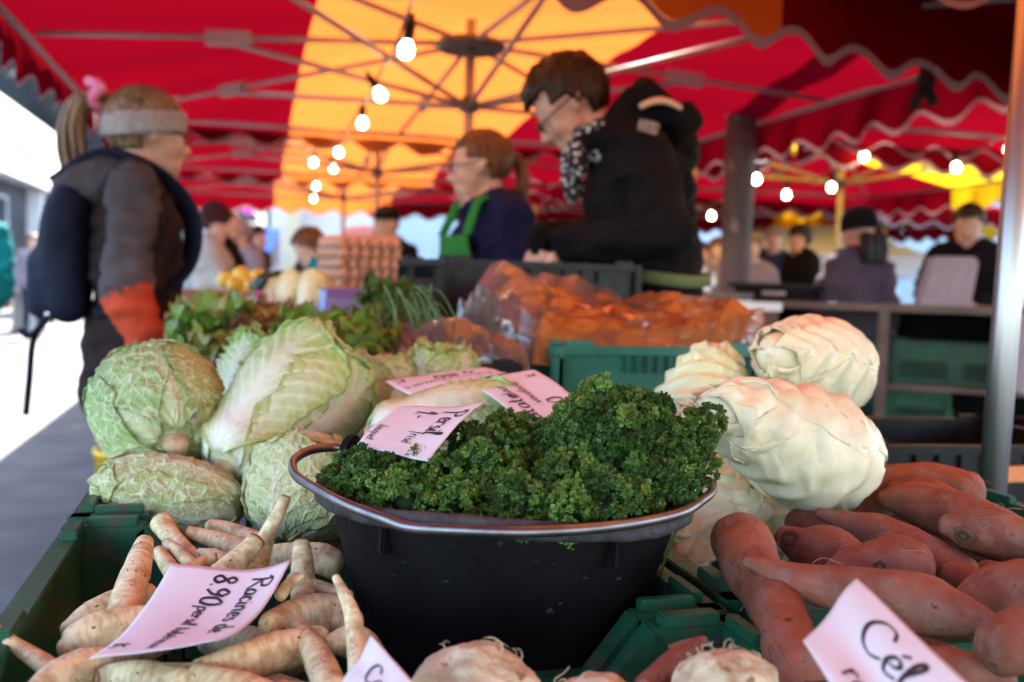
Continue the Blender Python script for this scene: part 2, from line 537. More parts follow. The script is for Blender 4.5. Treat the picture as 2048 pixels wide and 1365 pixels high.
M_hub = mat('grey_hub', (0.07, 0.06, 0.055), (0.10, 0.09, 0.08), scale=20, rough=0.5)
def parasol(cx, cy, hx, hy, label, rot=0.0, eave=2.15, peak=2.44, along='y', half=0.735, mid=None, pole=True,
            vdrop=0.21, sides='NSEW', group='market parasols', hub_z=None, run_z=None, sag=0.05, period=0.34):
    root = empty('market_parasol', (cx, cy, 0), rz=rot, label=label, cat='parasol', group=group)
    mid = mid or F_orange
    def hz(x, y):
        m = np.maximum(np.abs(x) / hx, np.abs(y) / hy)
        mm = np.minimum(np.abs(x) / hx, np.abs(y) / hy)
        z = eave + (peak - eave) * (1 - m)
        # the cloth hangs a little between the ribs
        a = np.abs((mm / np.maximum(m, 1e-6)) * 2 % 1 - 0.5) * 2
        return z - sag * m * (1 - a) * 0.8 - 0.02 * np.sin(m * np.pi)
    span = hx if along == 'y' else hy
    for lo, hi, m in ((-span, -half, F_red), (-half, half, mid), (half, span, F_red)):
        nu, nv = 22, 44
        u = np.linspace(lo, hi, nu); v = np.linspace(-(hy if along == 'y' else hx), (hy if along == 'y' else hx), nv)
        U, W = np.meshgrid(u, v)
        x, y = (U, W) if along == 'y' else (W, U)
        z = hz(x, y)
        obj('canopy_panel', mesh_from('canopy_panel', np.stack([x.ravel(), y.ravel(), z.ravel()], -1), quads(nu, nv)), m, root)
    # valances with a scalloped, taped hem
    for sd in sides:
        ax = 'x' if sd in 'NS' else 'y'
        Ls = hx if ax == 'x' else hy
        off = {'N': hy, 'S': -hy, 'E': hx, 'W': -hx}[sd]
        sg = 1 if off > 0 else -1
        n = 2 * int(Ls * 2 / period) // 2
        t = np.linspace(-Ls, Ls, 220)
        vd = vdrop.get(sd, .2) if isinstance(vdrop, dict) else vdrop
        hem = vd + 0.032 * np.cos(2 * np.pi * (t + Ls) / (2 * Ls) * n)
        stripes = (ax == 'x' and along == 'y') or (ax == 'y' and along == 'x')
        rngs = ((-Ls, -half, F_red), (-half, half, mid), (half, Ls, F_red)) if stripes else ((-Ls, Ls, F_red),)
        vall = None
        sw = 0.03 * np.sin(t * 5.3 + cx) + 0.018 * np.sin(t * 17 + cy)
        for lo, hi, m in rngs:
            k = (t >= lo - 0.012) & (t <= hi + 0.012)
            tt, hh, ss = t[k], hem[k], sw[k]
            rows = 6
            P = []
            for r in range(rows):
                q = r / (rows - 1)
                z = eave - hh * q
                o_ = off + sg * (0.01 + ss * q * 0.6)
                P.append(np.stack([tt, np.full_like(tt, 0) + o_, z], -1) if ax == 'x' else np.stack([np.full_like(tt, 0) + o_, tt, z], -1))
            vall = obj('valance', mesh_from('valance', np.concatenate(P), quads(len(tt), rows)), m, root)
        # hem tape
        P = []
        for q in (1.0, 1.11):
            z = eave - hem * q
            o_ = off + sg * (0.012 + sw * 0.6)
            P.append(np.stack([t, o_, z], -1) if ax == 'x' else np.stack([o_, t, z], -1))
        obj('hem_tape', mesh_from('hem_tape', np.concatenate(P), quads(len(t), 2)), F_trim, vall)
    hub_z = hub_z or eave + 0.165
    run_z = run_z or eave - 0.125
    if pole:
        mb = MB(); mb.bar((0, 0, 0.06), (0, 0, peak - 0.01), 0.024, n=14); mb.build('pole', M_alu, root, smooth=True)
        mb = MB(); mb.lathe([(0.0, 0.0), (0.32, 0.0), (0.32, 0.05), (0.06, 0.07), (0.04, 0.16), (0.0, 0.16)], 24); mb.build('base_plate', M_blackplast, root)
        mb = MB(); mb.lathe([(0.0, 0.0), (0.15, 0.0), (0.17, 0.02), (0.15, 0.045), (0.05, 0.06), (0.0, 0.06)], 20, Matrix.Translation((0, 0, hub_z - 0.03))); mb.build('hub', M_hub, root)
        mb = MB(); mb.lathe([(0.0, 0.0), (0.045, 0.0), (0.055, 0.03), (0.03, 0.07), (0.0, 0.07)], 16, Matrix.Translation((0, 0, run_z - 0.03))); mb.build('runner', M_hub, root)
    ends = [(-1, -1), (0, -1), (1, -1), (1, 0), (1, 1), (0, 1), (-1, 1), (-1, 0)]
    def zc(x, y):
        return float(hz(np.array([x]), np.array([y]))[0]) - 0.03
    for ex, ey in ends:
        x1, y1 = ex * (hx - 0.03), ey * (hy - 0.03)
        P = [Vector((x1 * q, y1 * q, min(zc(x1 * q, y1 * q), hub_z) if q > 0.05 else hub_z)) for q in (0.03, 0.35, 0.7, 0.98)]
        P[0].z = hub_z; P[-1].z = eave - 0.02
        P[1] = P[0].lerp(P[-1], 0.35); P[2] = P[0].lerp(P[-1], 0.7)
        mb = MB(); mb.tube(P, [0.0135] * 4, 8); rb = mb.build('rib', M_alu, root, smooth=True)
        J = P[0].lerp(P[-1], 0.57)
        d = (P[-1] - P[0]).normalized()
        Mx = Matrix.Translation(J) @ d.to_track_quat('X', 'Z').to_matrix().to_4x4()
        mb = MB(); mb.box((-0.10, -0.025, -0.035), (0.10, 0.025, 0.03), Mx); mb.build('bracket', M_greyplast, rb, bevel=0.008)
        mb = MB(); mb.bar((ex * 0.04, ey * 0.04, run_z), J + Vector((0, 0, -0.02)), 0.0125); mb.build('strut', M_alu, rb, smooth=True)
    for a, b in (((-hx, -hy), (hx, -hy)), ((hx, -hy), (hx, hy)), ((hx, hy), (-hx, hy)), ((-hx, hy), (-hx, -hy))):
        mb = MB(); mb.bar((a[0] * .985, a[1] * .985, eave - 0.03), (b[0] * .985, b[1] * .985, eave - 0.03), 0.017); mb.build('eave_bar', M_alu, root, smooth=True)
    return root

# the row over the vegetable stall
parasol(1.0, 4.64, 1.94, 2.26, 'orange striped red parasol with its pole behind the braided vendor', along='y', vdrop=dict(N=.11, S=.17, E=.21, W=.17), peak=2.37, hub_z=2.245, run_z=1.965)
parasol(1.05, 8.45, 1.96, 1.46, 'second orange striped red parasol of the row, behind the nearest pole', along='y', vdrop=dict(N=.11, S=.10, E=.2, W=.17))
parasol(1.05, 11.48, 1.96, 1.46, 'farthest orange striped red parasol of the row, hem over the capped vendor', along='y', vdrop=dict(N=.2, S=.10, E=.2, W=.17))
# the one over the camera, turned a little
parasol(1.35, 1.18, 2.4, 1.5, 'nearest red and orange parasol, overhead at the top right', rot=R(19), along='y', half=0.8, pole=False, eave=2.24, peak=2.5, vdrop=0.29)
parasol(1.0, -2.35, 1.96, 1.7, 'added unseen parasol behind the camera, shading the front of the stall', along='y', pole=False)  # added out of view to cut the light reaching the crates from behind
# the row over the stalls on the right
parasol(4.72, 7.3, 1.55, 1.9, 'red parasol with a yellow band over the right hand stall', along='x', half=0.62, mid=F_yellow)
parasol(4.9, 11.2, 1.75, 1.85, 'farther red parasol with a yellow band behind the grey post', along='x', half=0.6, mid=F_yellow)
parasol(8.2, 11.6, 1.5, 1.7, 'red parasol at the far right beyond the steel pole', along='x', half=0.5, mid=F_yellow)

parasol(4.95, 3.25, 1.8, 2.0, 'red parasol at the right edge above the steel pole', along='x', half=0.01, mid=F_red, sides='N', vdrop=.14)

# black strap knotted at the parasol corner
kn = at(1852, 165, 4.1)
st = empty('tie_strap', kn, label='black strap tied in a knot under the parasol edge', cat='strap')
mb = MB(); mb.lathe([(0, -0.03), (0.035, -0.02), (0.04, 0.0), (0.035, 0.025), (0, 0.035)], 10); mb.build('knot', M_blackstrap, st, smooth=True)
mb = MB(); mb.tube([(0, 0, 0), (-0.03, 0.0, -0.06), (-0.055, 0.01, -0.11)], [(0.012, 0.022)] * 3, 8); mb.build('tail', M_blackstrap, st, smooth=True)
mb = MB(); mb.tube([(0, 0, 0), (0.02, 0.0, -0.05), (0.04, -0.01, -0.09)], [(0.012, 0.022)] * 3, 8); mb.build('tail', M_blackstrap, st, smooth=True)
mb = MB(); mb.tube([(0, 0, 0), (0.0, 0.0, 0.06), (0.015, 0.0, 0.10)], [(0.018, 0.03)] * 3, 8); mb.build('loop', M_blackstrap, st, smooth=True)

# steel pole close by on the right
pp0 = at(2003, 700, 1.62)
sp = empty('steel_pole', (pp0.x, pp0.y, 0), label='shiny steel pole standing beside the sweet potatoes', cat='pole')
mb = MB(); mb.bar((0, 0, 0.012), (0, 0, 2.24), 0.0215, n=24); mb.build('tube', M_steel, sp, smooth=True)
mb = MB(); mb.lathe([(0, 0), (0.11, 0), (0.11, 0.012), (0.03, 0.014), (0.028, 0.1), (0, 0.1)], 24); mb.build('foot', M_steel, sp)
sp.rotation_euler = (0, R(1.3), 0)
sp.location.x -= .02

# concrete post
gp = at(1472, 500, 5.9)
cp = empty('concrete_post', (gp.x, gp.y, 0), label='weathered grey round post rising behind the right hand stall', cat='post')
M_conc = mat('weathered_concrete', (0.075, 0.066, 0.064), (0.15, 0.135, 0.13), scale=5, rough=0.85, bump=0.4, bscale=40, stretch=(1, 1, 0.35), spots=(18, 0.66, (0.26, 0.24, 0.235)))
mb = MB(); mb.lathe([(0, 0), (0.13, 0), (0.13, 0.04), (0.09, 0.06), (0.088, 1.6), (0.084, 3.9), (0, 3.9)], 28); mb.build('shaft', M_conc, cp, smooth=True)
mb = MB(); mb.lathe([(0.0, 3.902), (0.1, 3.902), (0.1, 3.98), (0.0, 4.0)], 24); mb.build('cap', M_conc, cp)

# ------------------------------------------------------------------ string lights
def bulb_mat():
    m, nt, b = _new('lit_bulb')
    b.inputs['Base Color'].default_value = (1, 0.9, 0.7, 1)
    b.inputs['Emission Color'].default_value = (1.0, 0.83, 0.55, 1)
    b.inputs['Emission Strength'].default_value = 9.0
    return m
M_bulb = bulb_mat()
_bulb = {}
def string_light(label, pts, bulbs, group):
    """pts: cable points, bulbs: (pixel x, pixel y, depth, tilt)"""
    root = empty('string_lights', pts[0], label=label, cat='string lights', group=group)
    o0 = Vector(pts[0])
    mb = MB(); mb.tube([p - o0 for p in catmull(pts, 6)], [0.0055] * len(catmull(pts, 6)), 6); mb.build('cable', M_blackplast, root, smooth=True)
    for k, (x, y, d, tilt) in enumerate(bulbs):
        c = at(x, y, d)
        if 'g' not in _bulb:
            b_ = MB(); b_.lathe([(0.0, -0.024), (0.012, -0.0225), (0.021, -0.013), (0.024, 0.0), (0.021, 0.014), (0.0135, 0.026), (0.012, 0.034), (0.0, 0.034)], 18)
            s_ = MB(); s_.lathe([(0.0, 0.03), (0.0145, 0.03), (0.0165, 0.045), (0.0165, 0.085), (0.010, 0.092), (0.008, 0.115), (0.0, 0.115)], 14)
            bo = b_.build('bulb', M_bulb, root, smooth=True); so = s_.build('socket', M_blackplast, bo, smooth=True)
            _bulb['g'] = bo.data; _bulb['s'] = so.data
        else:
            bo = bpy.data.objects.new('bulb', _bulb['g']); link(bo, root)
            so = bpy.data.objects.new('socket', _bulb['s']); link(so, bo)
        bo.location = c - o0
        bo.rotation_euler = (tilt * 0.3, tilt, 0)
    return root
def cable_through(bl, lead_in, lead_out):
    P = [lead_in]
    for i, (x, y, d, t) in enumerate(bl):
        top = at(x, y, d) + Vector((0, 0, 0.105))
        P.append(top)
        if i + 1 < len(bl):
            x2, y2, d2, _ = bl[i + 1]
            nx_ = at(x2, y2, d2) + Vector((0, 0, 0.105))
            P.append(top.lerp(nx_, 0.5) - Vector((0, 0, 0.035)))
    return P + [lead_out]
L1 = [(812, 102, 3.1, 0.15), (761, 191, 4.2, -0.55), (725, 248, 5.2, 0.0), (678, 306, 7.0, -0.3), (667, 338, 8.6, -0.2)]
L2 = [(627, 326, 8.0, 0.1), (632, 373, 10.2, 0.0), (627, 398, 12.0, 0.2)]
string_light('string of bare bulbs hanging under the orange stripe, nearest line', cable_through(L1, at(845, -40, 2.6), at(650, 330, 9.6)), L1, 'string lights under the parasols')
string_light('farther string of bare bulbs under the orange stripe, left line', cable_through(L2, at(640, 290, 7.0), at(615, 405, 13.0)), L2, 'string lights under the parasols')
L3 = [(1513, 360, 6.2, 0), (1728, 314, 6.0, 0.1), (1913, 336, 6.0, -0.2), (2016, 300, 6.2, 0)]
L4 = [(1380, 442, 8.2, 0), (1423, 433, 8.0, 0), (1573, 391, 7.2, 0), (1663, 376, 6.8, 0)]
string_light('string of bare bulbs under the yellow banded parasol, upper line', cable_through(L3, at(1480, 335, 6.3), at(2070, 270, 6.2)), L3, 'string lights under the parasols')
string_light('string of bare bulbs under the yellow banded parasol, lower line', cable_through(L4, at(1350, 425, 8.3), at(1700, 335, 6.7)), L4, 'string lights under the parasols')
# ================================================================== tables, crates, bucket
M_green = mat('green_crate_plastic', (0.008, 0.072, 0.036), (0.016, 0.115, 0.058), scale=9, rough=0.4, bump=0.08, bscale=60, spots=(30, 0.57, (0.05, 0.068, 0.045)), dist=0.003, spec=0.35)
M_teal = mat('teal_crate_plastic', (0.012, 0.14, 0.09), (0.02, 0.19, 0.125), scale=9, rough=0.4)
M_board = mat('stained_board', (0.10, 0.062, 0.04), (0.17, 0.11, 0.07), scale=6, rough=0.75, stretch=(1, 8, 1), bump=0.2, bscale=30)
M_liner = mat('brown_liner_paper', (0.20, 0.13, 0.13), (0.26, 0.18, 0.17), scale=12, rough=0.85)

CA = (0.11, 0.972)            # centre of the parsley root crate
RIM = 0.866
CH = 0.20
def wall_profile(L, h, dip, hi=0.085, sl=0.04, lowL=False):
    a = L / 2
    if lowL:
        return [(-a, h - dip), (a - hi - sl, h - dip), (a - hi, h), (a, h)]
    return [(-a, h), (-a + hi, h), (-a + hi + sl, h - dip), (a - hi - sl, h - dip), (a - hi, h), (a, h)]
def make_crate(m, lx=0.6, ly=0.4, h=CH, dip=0.04, slots=True, low=None):
    # low: the long side (-1 near, 1 far) whose left end is cut down
    root = empty('produce_crate')
    # long walls (along x) dip in the middle, short walls carry a grip opening
    def wall(L, dip, name='side_wall', grip=False, lowL=False):
        mb = MB()
        pr = wall_profile(L, h, dip, lowL=lowL)
        band = 0.115 if not grip else 0.11
        mb.prism([(-L / 2, 0.0), (L / 2, 0.0), (L / 2, 0.028), (-L / 2, 0.028)], -0.004, 0.004, MX)
        mb.prism([(-L / 2, band)] + [(L / 2, band)] + pr[::-1], -0.0045, 0.0045, MX)
        n = int(L / 0.02)
        for k in range(n + 1):
            x = -L / 2 + L * k / n
            if slots and (abs(x) > L / 2 - 0.035 or abs(x) < 0.022):
                mb.box((x - 0.0105, -0.004, 0.026), (x + 0.0105, 0.004, band + 0.002))
            else:
                mb.box((x - 0.0048, -0.004, 0.026), (x + 0.0048, 0.004, band + 0.002))
        return mb, pr
    def lip(pr, sgn):
        mb = MB()
        for (x0, z0), (x1, z1) in zip(pr[:-1], pr[1:]):
            d = Vector((x1 - x0, 0, z1 - z0)); L_ = d.length
            M4 = Matrix.Translation((x0, 0, z0)) @ d.to_track_quat('X', 'Z').to_matrix().to_4x4()
            lo, hi = (-0.0055, 0.017) if sgn > 0 else (-0.017, 0.0055)
            mb.box((-0.001, lo, -0.0135), (L_ + 0.001, hi, 0.0025), M4)
        # stacking tabs standing on the rim near the corners
        for s in ((-1, 1) if pr[0][1] >= h - .001 else (1,)):
            x = s * (abs(pr[0][0]) - 0.052)
            mb.box((x - 0.026, -0.006, h + 0.001), (x + 0.026, 0.011 * sgn if sgn > 0 else 0.006, h + 0.0115))
        for k in range(7):
            x = -abs(pr[0][0]) + 0.14 + k * (2 * abs(pr[0][0]) - 0.28) / 6
            mb.box((x - 0.002, 0.005 if sgn > 0 else -0.014, h - dip - 0.045), (x + 0.002, 0.014 if sgn > 0 else -0.005, h - dip - 0.014))
        return mb
    for s in (-1, 1):
        mb, pr = wall(lx, dip, lowL=(low == s))
        w = mb.build('side_wall', m, root, loc=(0, s * (ly / 2 - 0.018), 0))
        lip(pr, s).build('rim', m, w, bevel=0.0015)
    for s in (-1, 1):
        mb, pr = wall(ly, 0.0, grip=True)
        w = mb.build('end_wall', m, root, loc=(s * (lx / 2 - 0.018), 0, 0), rot=(0, 0, R(90)))
        lip(pr, -s).build('rim', m, w, bevel=0.0015)
    for sx in (-1, 1):
        for sy in (-1, 1):
            mb = MB(); mb.box((sx * (lx / 2 - 0.012) - 0.012, sy * (ly / 2 - 0.012) - 0.012, 0.002), (sx * (lx / 2 - 0.012) + 0.012, sy * (ly / 2 - 0.012) + 0.012, h - 0.016 - (dip + .004 if low == sy and sx < 0 else 0)))
            mb.build('corner_post', m, root, bevel=0.003)
    mb = MB(); mb.box((-lx / 2 + 0.02, -ly / 2 + 0.02, 0.004), (lx / 2 - 0.02, ly / 2 - 0.02, 0.012)); mb.build('floor', m, root)
    return root
crate0 = make_crate(M_green)
_used = []
def crate(cx, cy, z, label, rz=0.0, proto=None, group='green produce crates', tilt=0.0):
    p = proto or crate0
    if p not in _used:
        _used.append(p); o = p
    else:
        o = copy_tree(p)
    o.location = (cx, cy, z)
    o.rotation_euler = (tilt, 0, rz)
    return tag(o, label, 'crate', group)
zc_ = RIM - CH
crate(CA[0], CA[1], zc_, 'green crate of parsley roots with the black bucket standing in it', proto=make_crate(M_green, low=-1, dip=.05))
crate(CA[0], CA[1] + 0.408, zc_ + 0.004, 'green crate of savoy and chinese cabbages behind the bucket', rz=R(0.6))
crate(CA[0] + 0.612, CA[1] + 0.02, zc_, 'green crate of sweet potatoes at the right', rz=R(-0.8))
crate(CA[0] + 0.604, CA[1] + 0.432, zc_ + 0.002, 'green crate of pointed white cabbages behind the sweet potatoes', rz=R(0.5))
crate(CA[0] + 0.004, CA[1] - 0.409, zc_, 'green crate of celeriac at the bottom edge', rz=R(0.5), proto=make_crate(M_green, low=1, dip=.05))
crate(CA[0] + 0.62, CA[1] - 0.392, zc_, 'green crate cut off at the bottom right corner', rz=R(-0.6))

def table(name, x0, x1, y0, y1, top, label, m=M_board, legs=True, t=0.025, group=None):
    r_ = empty(name, ((x0 + x1) / 2, (y0 + y1) / 2, 0), label=label, cat='table', group=group)
    hx, hy = (x1 - x0) / 2, (y1 - y0) / 2
    n = max(2, round((x1 - x0) / 0.16))
    for k in range(n):
        a = -hx + 2 * hx * k / n
        mb = MB(); mb.box((a + 0.002, -hy, top - t), (a + 2 * hx / n - 0.002, hy, top)); mb.build('plank', m, r_, bevel=0.002)
    for sx in (-1, 1):
        for sy in (-1, 1):
            mb = MB(); mb.box((sx * (hx - 0.06) - 0.02, sy * (hy - 0.08) - 0.02, 0), (sx * (hx - 0.06) + 0.02, sy * (hy - 0.08) + 0.02, top - t - 0.001)); mb.build('leg', m, r_)
    return r_
table('market_table', -0.26, 1.12, 0.25, 1.60, zc_ - 0.002, 'low plank table under the front vegetable crates')
table('market_table', -0.20, 1.06, 1.615, 2.16, 0.835, 'plank shelf carrying lettuces and the film covered teal crate')
table('market_table', -0.16, 1.04, 2.17, 5.3, 0.945, 'long plank table carrying the egg trays and the black crate')

# liner papers lying in the root crate
def sheet(name, P, m, label=None, cat=None, n=14, bend=0.0, seed=0, parent=None, crumple=0.004, thick=0.0):
    """a sheet with corners P[TL,TR,BR,BL]; bend bulges its middle along the normal; returns object and a mapping (a,b)->point, a reading direction 0..1, b up 0..1"""
    TL, TR, BR, BL = [Vector(p) for p in P]
    nrm = (TR - TL).cross(BL - TL).normalized()
    if nrm.z < 0:
        nrm = -nrm
    def f(a, b):
        p = (TL * (1 - a) + TR * a) * b + (BL * (1 - a) + BR * a) * (1 - b)
        bd = (bend(a, b) if callable(bend) else bend * (4 * a * (1 - a) - 0.0) * 0.6)
        cr = crumple * mnoise.noise(Vector((a * 2.3 + seed, b * 2.3, seed * 1.7)))
        return p + nrm * (bd + cr)
    v = [f(i / n, j / n) for j in range(n + 1) for i in range(n + 1)]
    o0 = sum(v, Vector()) / len(v)
    me = mesh_from(name, [p - o0 for p in v], quads(n + 1, n + 1))
    o = obj(name, me, m, parent, loc=o0)
    sm = o.modifiers.new('thickness', 'SOLIDIFY'); sm.thickness = 0.0006; sm.offset = 0
    if label:
        tag(o, label, cat)
    return o, f, nrm, o0
sheet('liner_paper', [onz(150, 1140, .80), onz(300, 1135, .80), onz(262, 1268, .79), onz(128, 1268, .77)], M_liner, 'dull brown liner paper against the left of the root crate', 'paper', seed=3)
sheet('liner_paper', [onz(1250, 1180, .76), onz(1345, 1200, .80), onz(1290, 1345, .78), onz(1215, 1330, .76)], M_liner, 'dull liner paper between the bucket and the crate wall', 'paper', seed=5)

# ------------------------------------------------------------------ black rubber bucket
def mat_bucket():
    m, nt, b = _new('black_rubber')
    N, L = nt.nodes, nt.links
    tc = N.new('ShaderNodeTexCoord')
    n1 = N.new('ShaderNodeTexNoise'); n1.inputs['Scale'].default_value = 7; n1.inputs['Detail'].default_value = 6
    L.new(tc.outputs['Object'], n1.inputs['Vector'])
    r1 = N.new('ShaderNodeValToRGB'); r1.color_ramp.elements[0].color = (0.002, 0.002, 0.0025, 1); r1.color_ramp.elements[1].color = (0.008, 0.0078, 0.009, 1)
    r1.color_ramp.elements[0].position = .4; r1.color_ramp.elements[1].position = .75
    L.new(n1.outputs[0], r1.inputs[0])
    # pale scuffs
    mp = N.new('ShaderNodeMapping'); mp.inputs['Scale'].default_value = (60, 60, 150); mp.inputs['Rotation'].default_value = (0.3, 0.2, 0.5)
    L.new(tc.outputs['Object'], mp.inputs[0])
    n2 = N.new('ShaderNodeTexNoise'); n2.inputs['Scale'].default_value = 1.0; n2.inputs['Detail'].default_value = 3
    L.new(mp.outputs[0], n2.inputs['Vector'])
    r2 = N.new('ShaderNodeValToRGB'); r2.color_ramp.elements[0].position = .69; r2.color_ramp.elements[1].position = .78
    L.new(n2.outputs[0], r2.inputs[0])
    mx = N.new('ShaderNodeMix'); mx.data_type = 'RGBA'; L.new(r2.outputs[0], mx.inputs[0]); L.new(r1.outputs[0], mx.inputs[6]); mx.inputs[7].default_value = (0.06, 0.057, 0.057, 1)
    L.new(mx.outputs[2], b.inputs['Base Color'])
    b.inputs['Roughness'].default_value = 0.6
    b.inputs['Specular IOR Level'].default_value = 0.12
    bp = N.new('ShaderNodeBump'); bp.inputs['Strength'].default_value = 0.25; bp.inputs['Distance'].default_value = 0.004
    n4 = N.new('ShaderNodeTexNoise'); n4.inputs['Scale'].default_value = 60; n4.inputs['Detail'].default_value = 5
    L.new(tc.outputs['Object'], n4.inputs['Vector']); L.new(n4.outputs[0], bp.inputs['Height']); L.new(bp.outputs[0], b.inputs['Normal'])
    return m
M_bucket = mat_bucket()
M_worn = mat('worn_grey_rim', (0.008, 0.008, 0.009), (0.05, 0.05, 0.055), scale=38, rough=0.75, bump=0.8, bscale=110, detail=6, dist=0.004)
M_bail = mat('bail_steel', (0.17, 0.17, 0.18), (0.26, 0.26, 0.27), scale=40, rough=0.42, metal=1.0, spots=(70, 0.7, (0.13, 0.11, 0.10)))
BC = at(996, 1000, 0.965)
BC.z = zc_ + 0.038
BZ = 0.252                                    # rim height above the crate floor
BS = 0.93
bk = empty('black_bucket', BC, label='black rubber bucket of curly parsley with a steel bail along its rim', cat='bucket')
n = 96
prof = [(0.0, 0.004), (0.104, 0.0), (0.110, 0.004), (0.118, 0.03), (0.151, 0.15), (0.1735, 0.231), (0.1745, 0.240)]
inner = [(0.176, BZ - 0.002), (0.168, BZ - 0.012), (0.160, 0.20), (0.138, 0.13), (0.106, 0.02), (0.0, 0.018)]
flange = [(0.174, 0.238), (0.186, 0.2385), (0.1915, 0.241), (0.1925, 0.246), (0.190, BZ), (0.184, BZ + 0.003), (0.176, BZ - 0.002)]
def oval(mb_v):
    out = []
    for x, y, z in mb_v:
        q = z / BZ
        k = 1 + 0.02 * q * math.cos(2 * math.atan2(y, x) + 0.5)
        w = 0.0035 * q * q * math.sin(3 * math.atan2(y, x) + 1)
        out.append((x * k, y * k, z + w))
    return out
mb = MB(); mb.lathe(prof, n); mb.v = oval(mb.v); mb.build('shell', M_bucket, bk, smooth=True)
mb = MB(); mb.lathe(inner, n); mb.v = oval(mb.v); mb.build('inside', M_bucket, bk, smooth=True)
mb = MB(); mb.lathe(flange, n); mb.v = oval(mb.v)
mb.v = [(x * (1 + 0.004 * mnoise.noise(Vector((x * 90, y * 90, z * 90)))), y * (1 + 0.004 * mnoise.noise(Vector((x * 90, y * 90, z * 90)))), z + 0.002 * mnoise.noise(Vector((x * 60, y * 60, 3)))) for x, y, z in mb.v]
mb.build('rim', M_worn, bk, smooth=True)
def ba_(az, r, z):
    t = R(az - 15)
    return Vector((r * math.cos(t), r * math.sin(t), z))
for az in (158, 3):
    c = ba_(az, 0.186, BZ)
    tdir = ba_(az + 90, 1, 0)
    rdir = ba_(az, 1, 0)
    M4 = Matrix((tuple(tdir) + (0,), (0, 0, 1, 0), tuple(rdir) + (0,), (0, 0, 0, 1))).transposed()
    M4 = Matrix.Translation(c) @ M4
    pr = [(-0.028, -0.012), (0.028, -0.012), (0.02, 0.016), (0.011, 0.027), (0, 0.031), (-0.011, 0.027), (-0.02, 0.016)]
    mb = MB(); mb.prism(pr, -0.007, 0.007, M4); ear = mb.build('handle_lug', M_bucket, bk, bevel=0.003)
    mb = MB(); mb.lathe([(0, -0.009), (0.007, -0.009), (0.007, 0.009), (0, 0.010)], 14, M4 @ Matrix.Translation((0, 0.013, 0))); mb.build('rivet', M_worn, ear, smooth=True)
bk.scale = (BS, BS, 0.985)
bk.rotation_euler = (0, R(1.6), 0)
path = [ba_(158, 0.19, BZ + 0.014), ba_(160, 0.207, BZ + 0.0155), ba_(166, 0.222, BZ + 0.014), ba_(175, 0.226, BZ + 0.009), ba_(186, 0.217, BZ + 0.004), ba_(200, 0.204, BZ + 0.003), ba_(222, 0.1985, BZ + 0.001), ba_(238, 0.1975, BZ - 0.003),
        ba_(246, 0.1985, BZ - 0.0055), ba_(258, 0.1975, BZ - 0.003), ba_(278, 0.1975, BZ + 0.0), ba_(300, 0.1975, BZ + 0.003), ba_(325, 0.198, BZ + 0.004), ba_(345, 0.203, BZ + 0.006), ba_(354, 0.212, BZ + 0.009), ba_(360, 0.213, BZ + 0.014), ba_(363, 0.19, BZ + 0.0145)]
pp_ = catmull(path, 8)
mb = MB(); mb.tube(pp_, [0.0047] * len(pp_), 12); mb.build('bail', M_bail, bk, smooth=True)
for az in (232, 305, 20, 90, 150):
    M4 = Matrix.Translation(ba_(az, 0.172, 0.2)) @ Matrix.Rotation(R(az - 15), 4, 'Z')
    mb = MB(); mb.box((-0.004, -0.004, 0.012), (0.008, 0.004, 0.037), M4); mb.build('rim_support', M_bucket, bk, bevel=0.002)
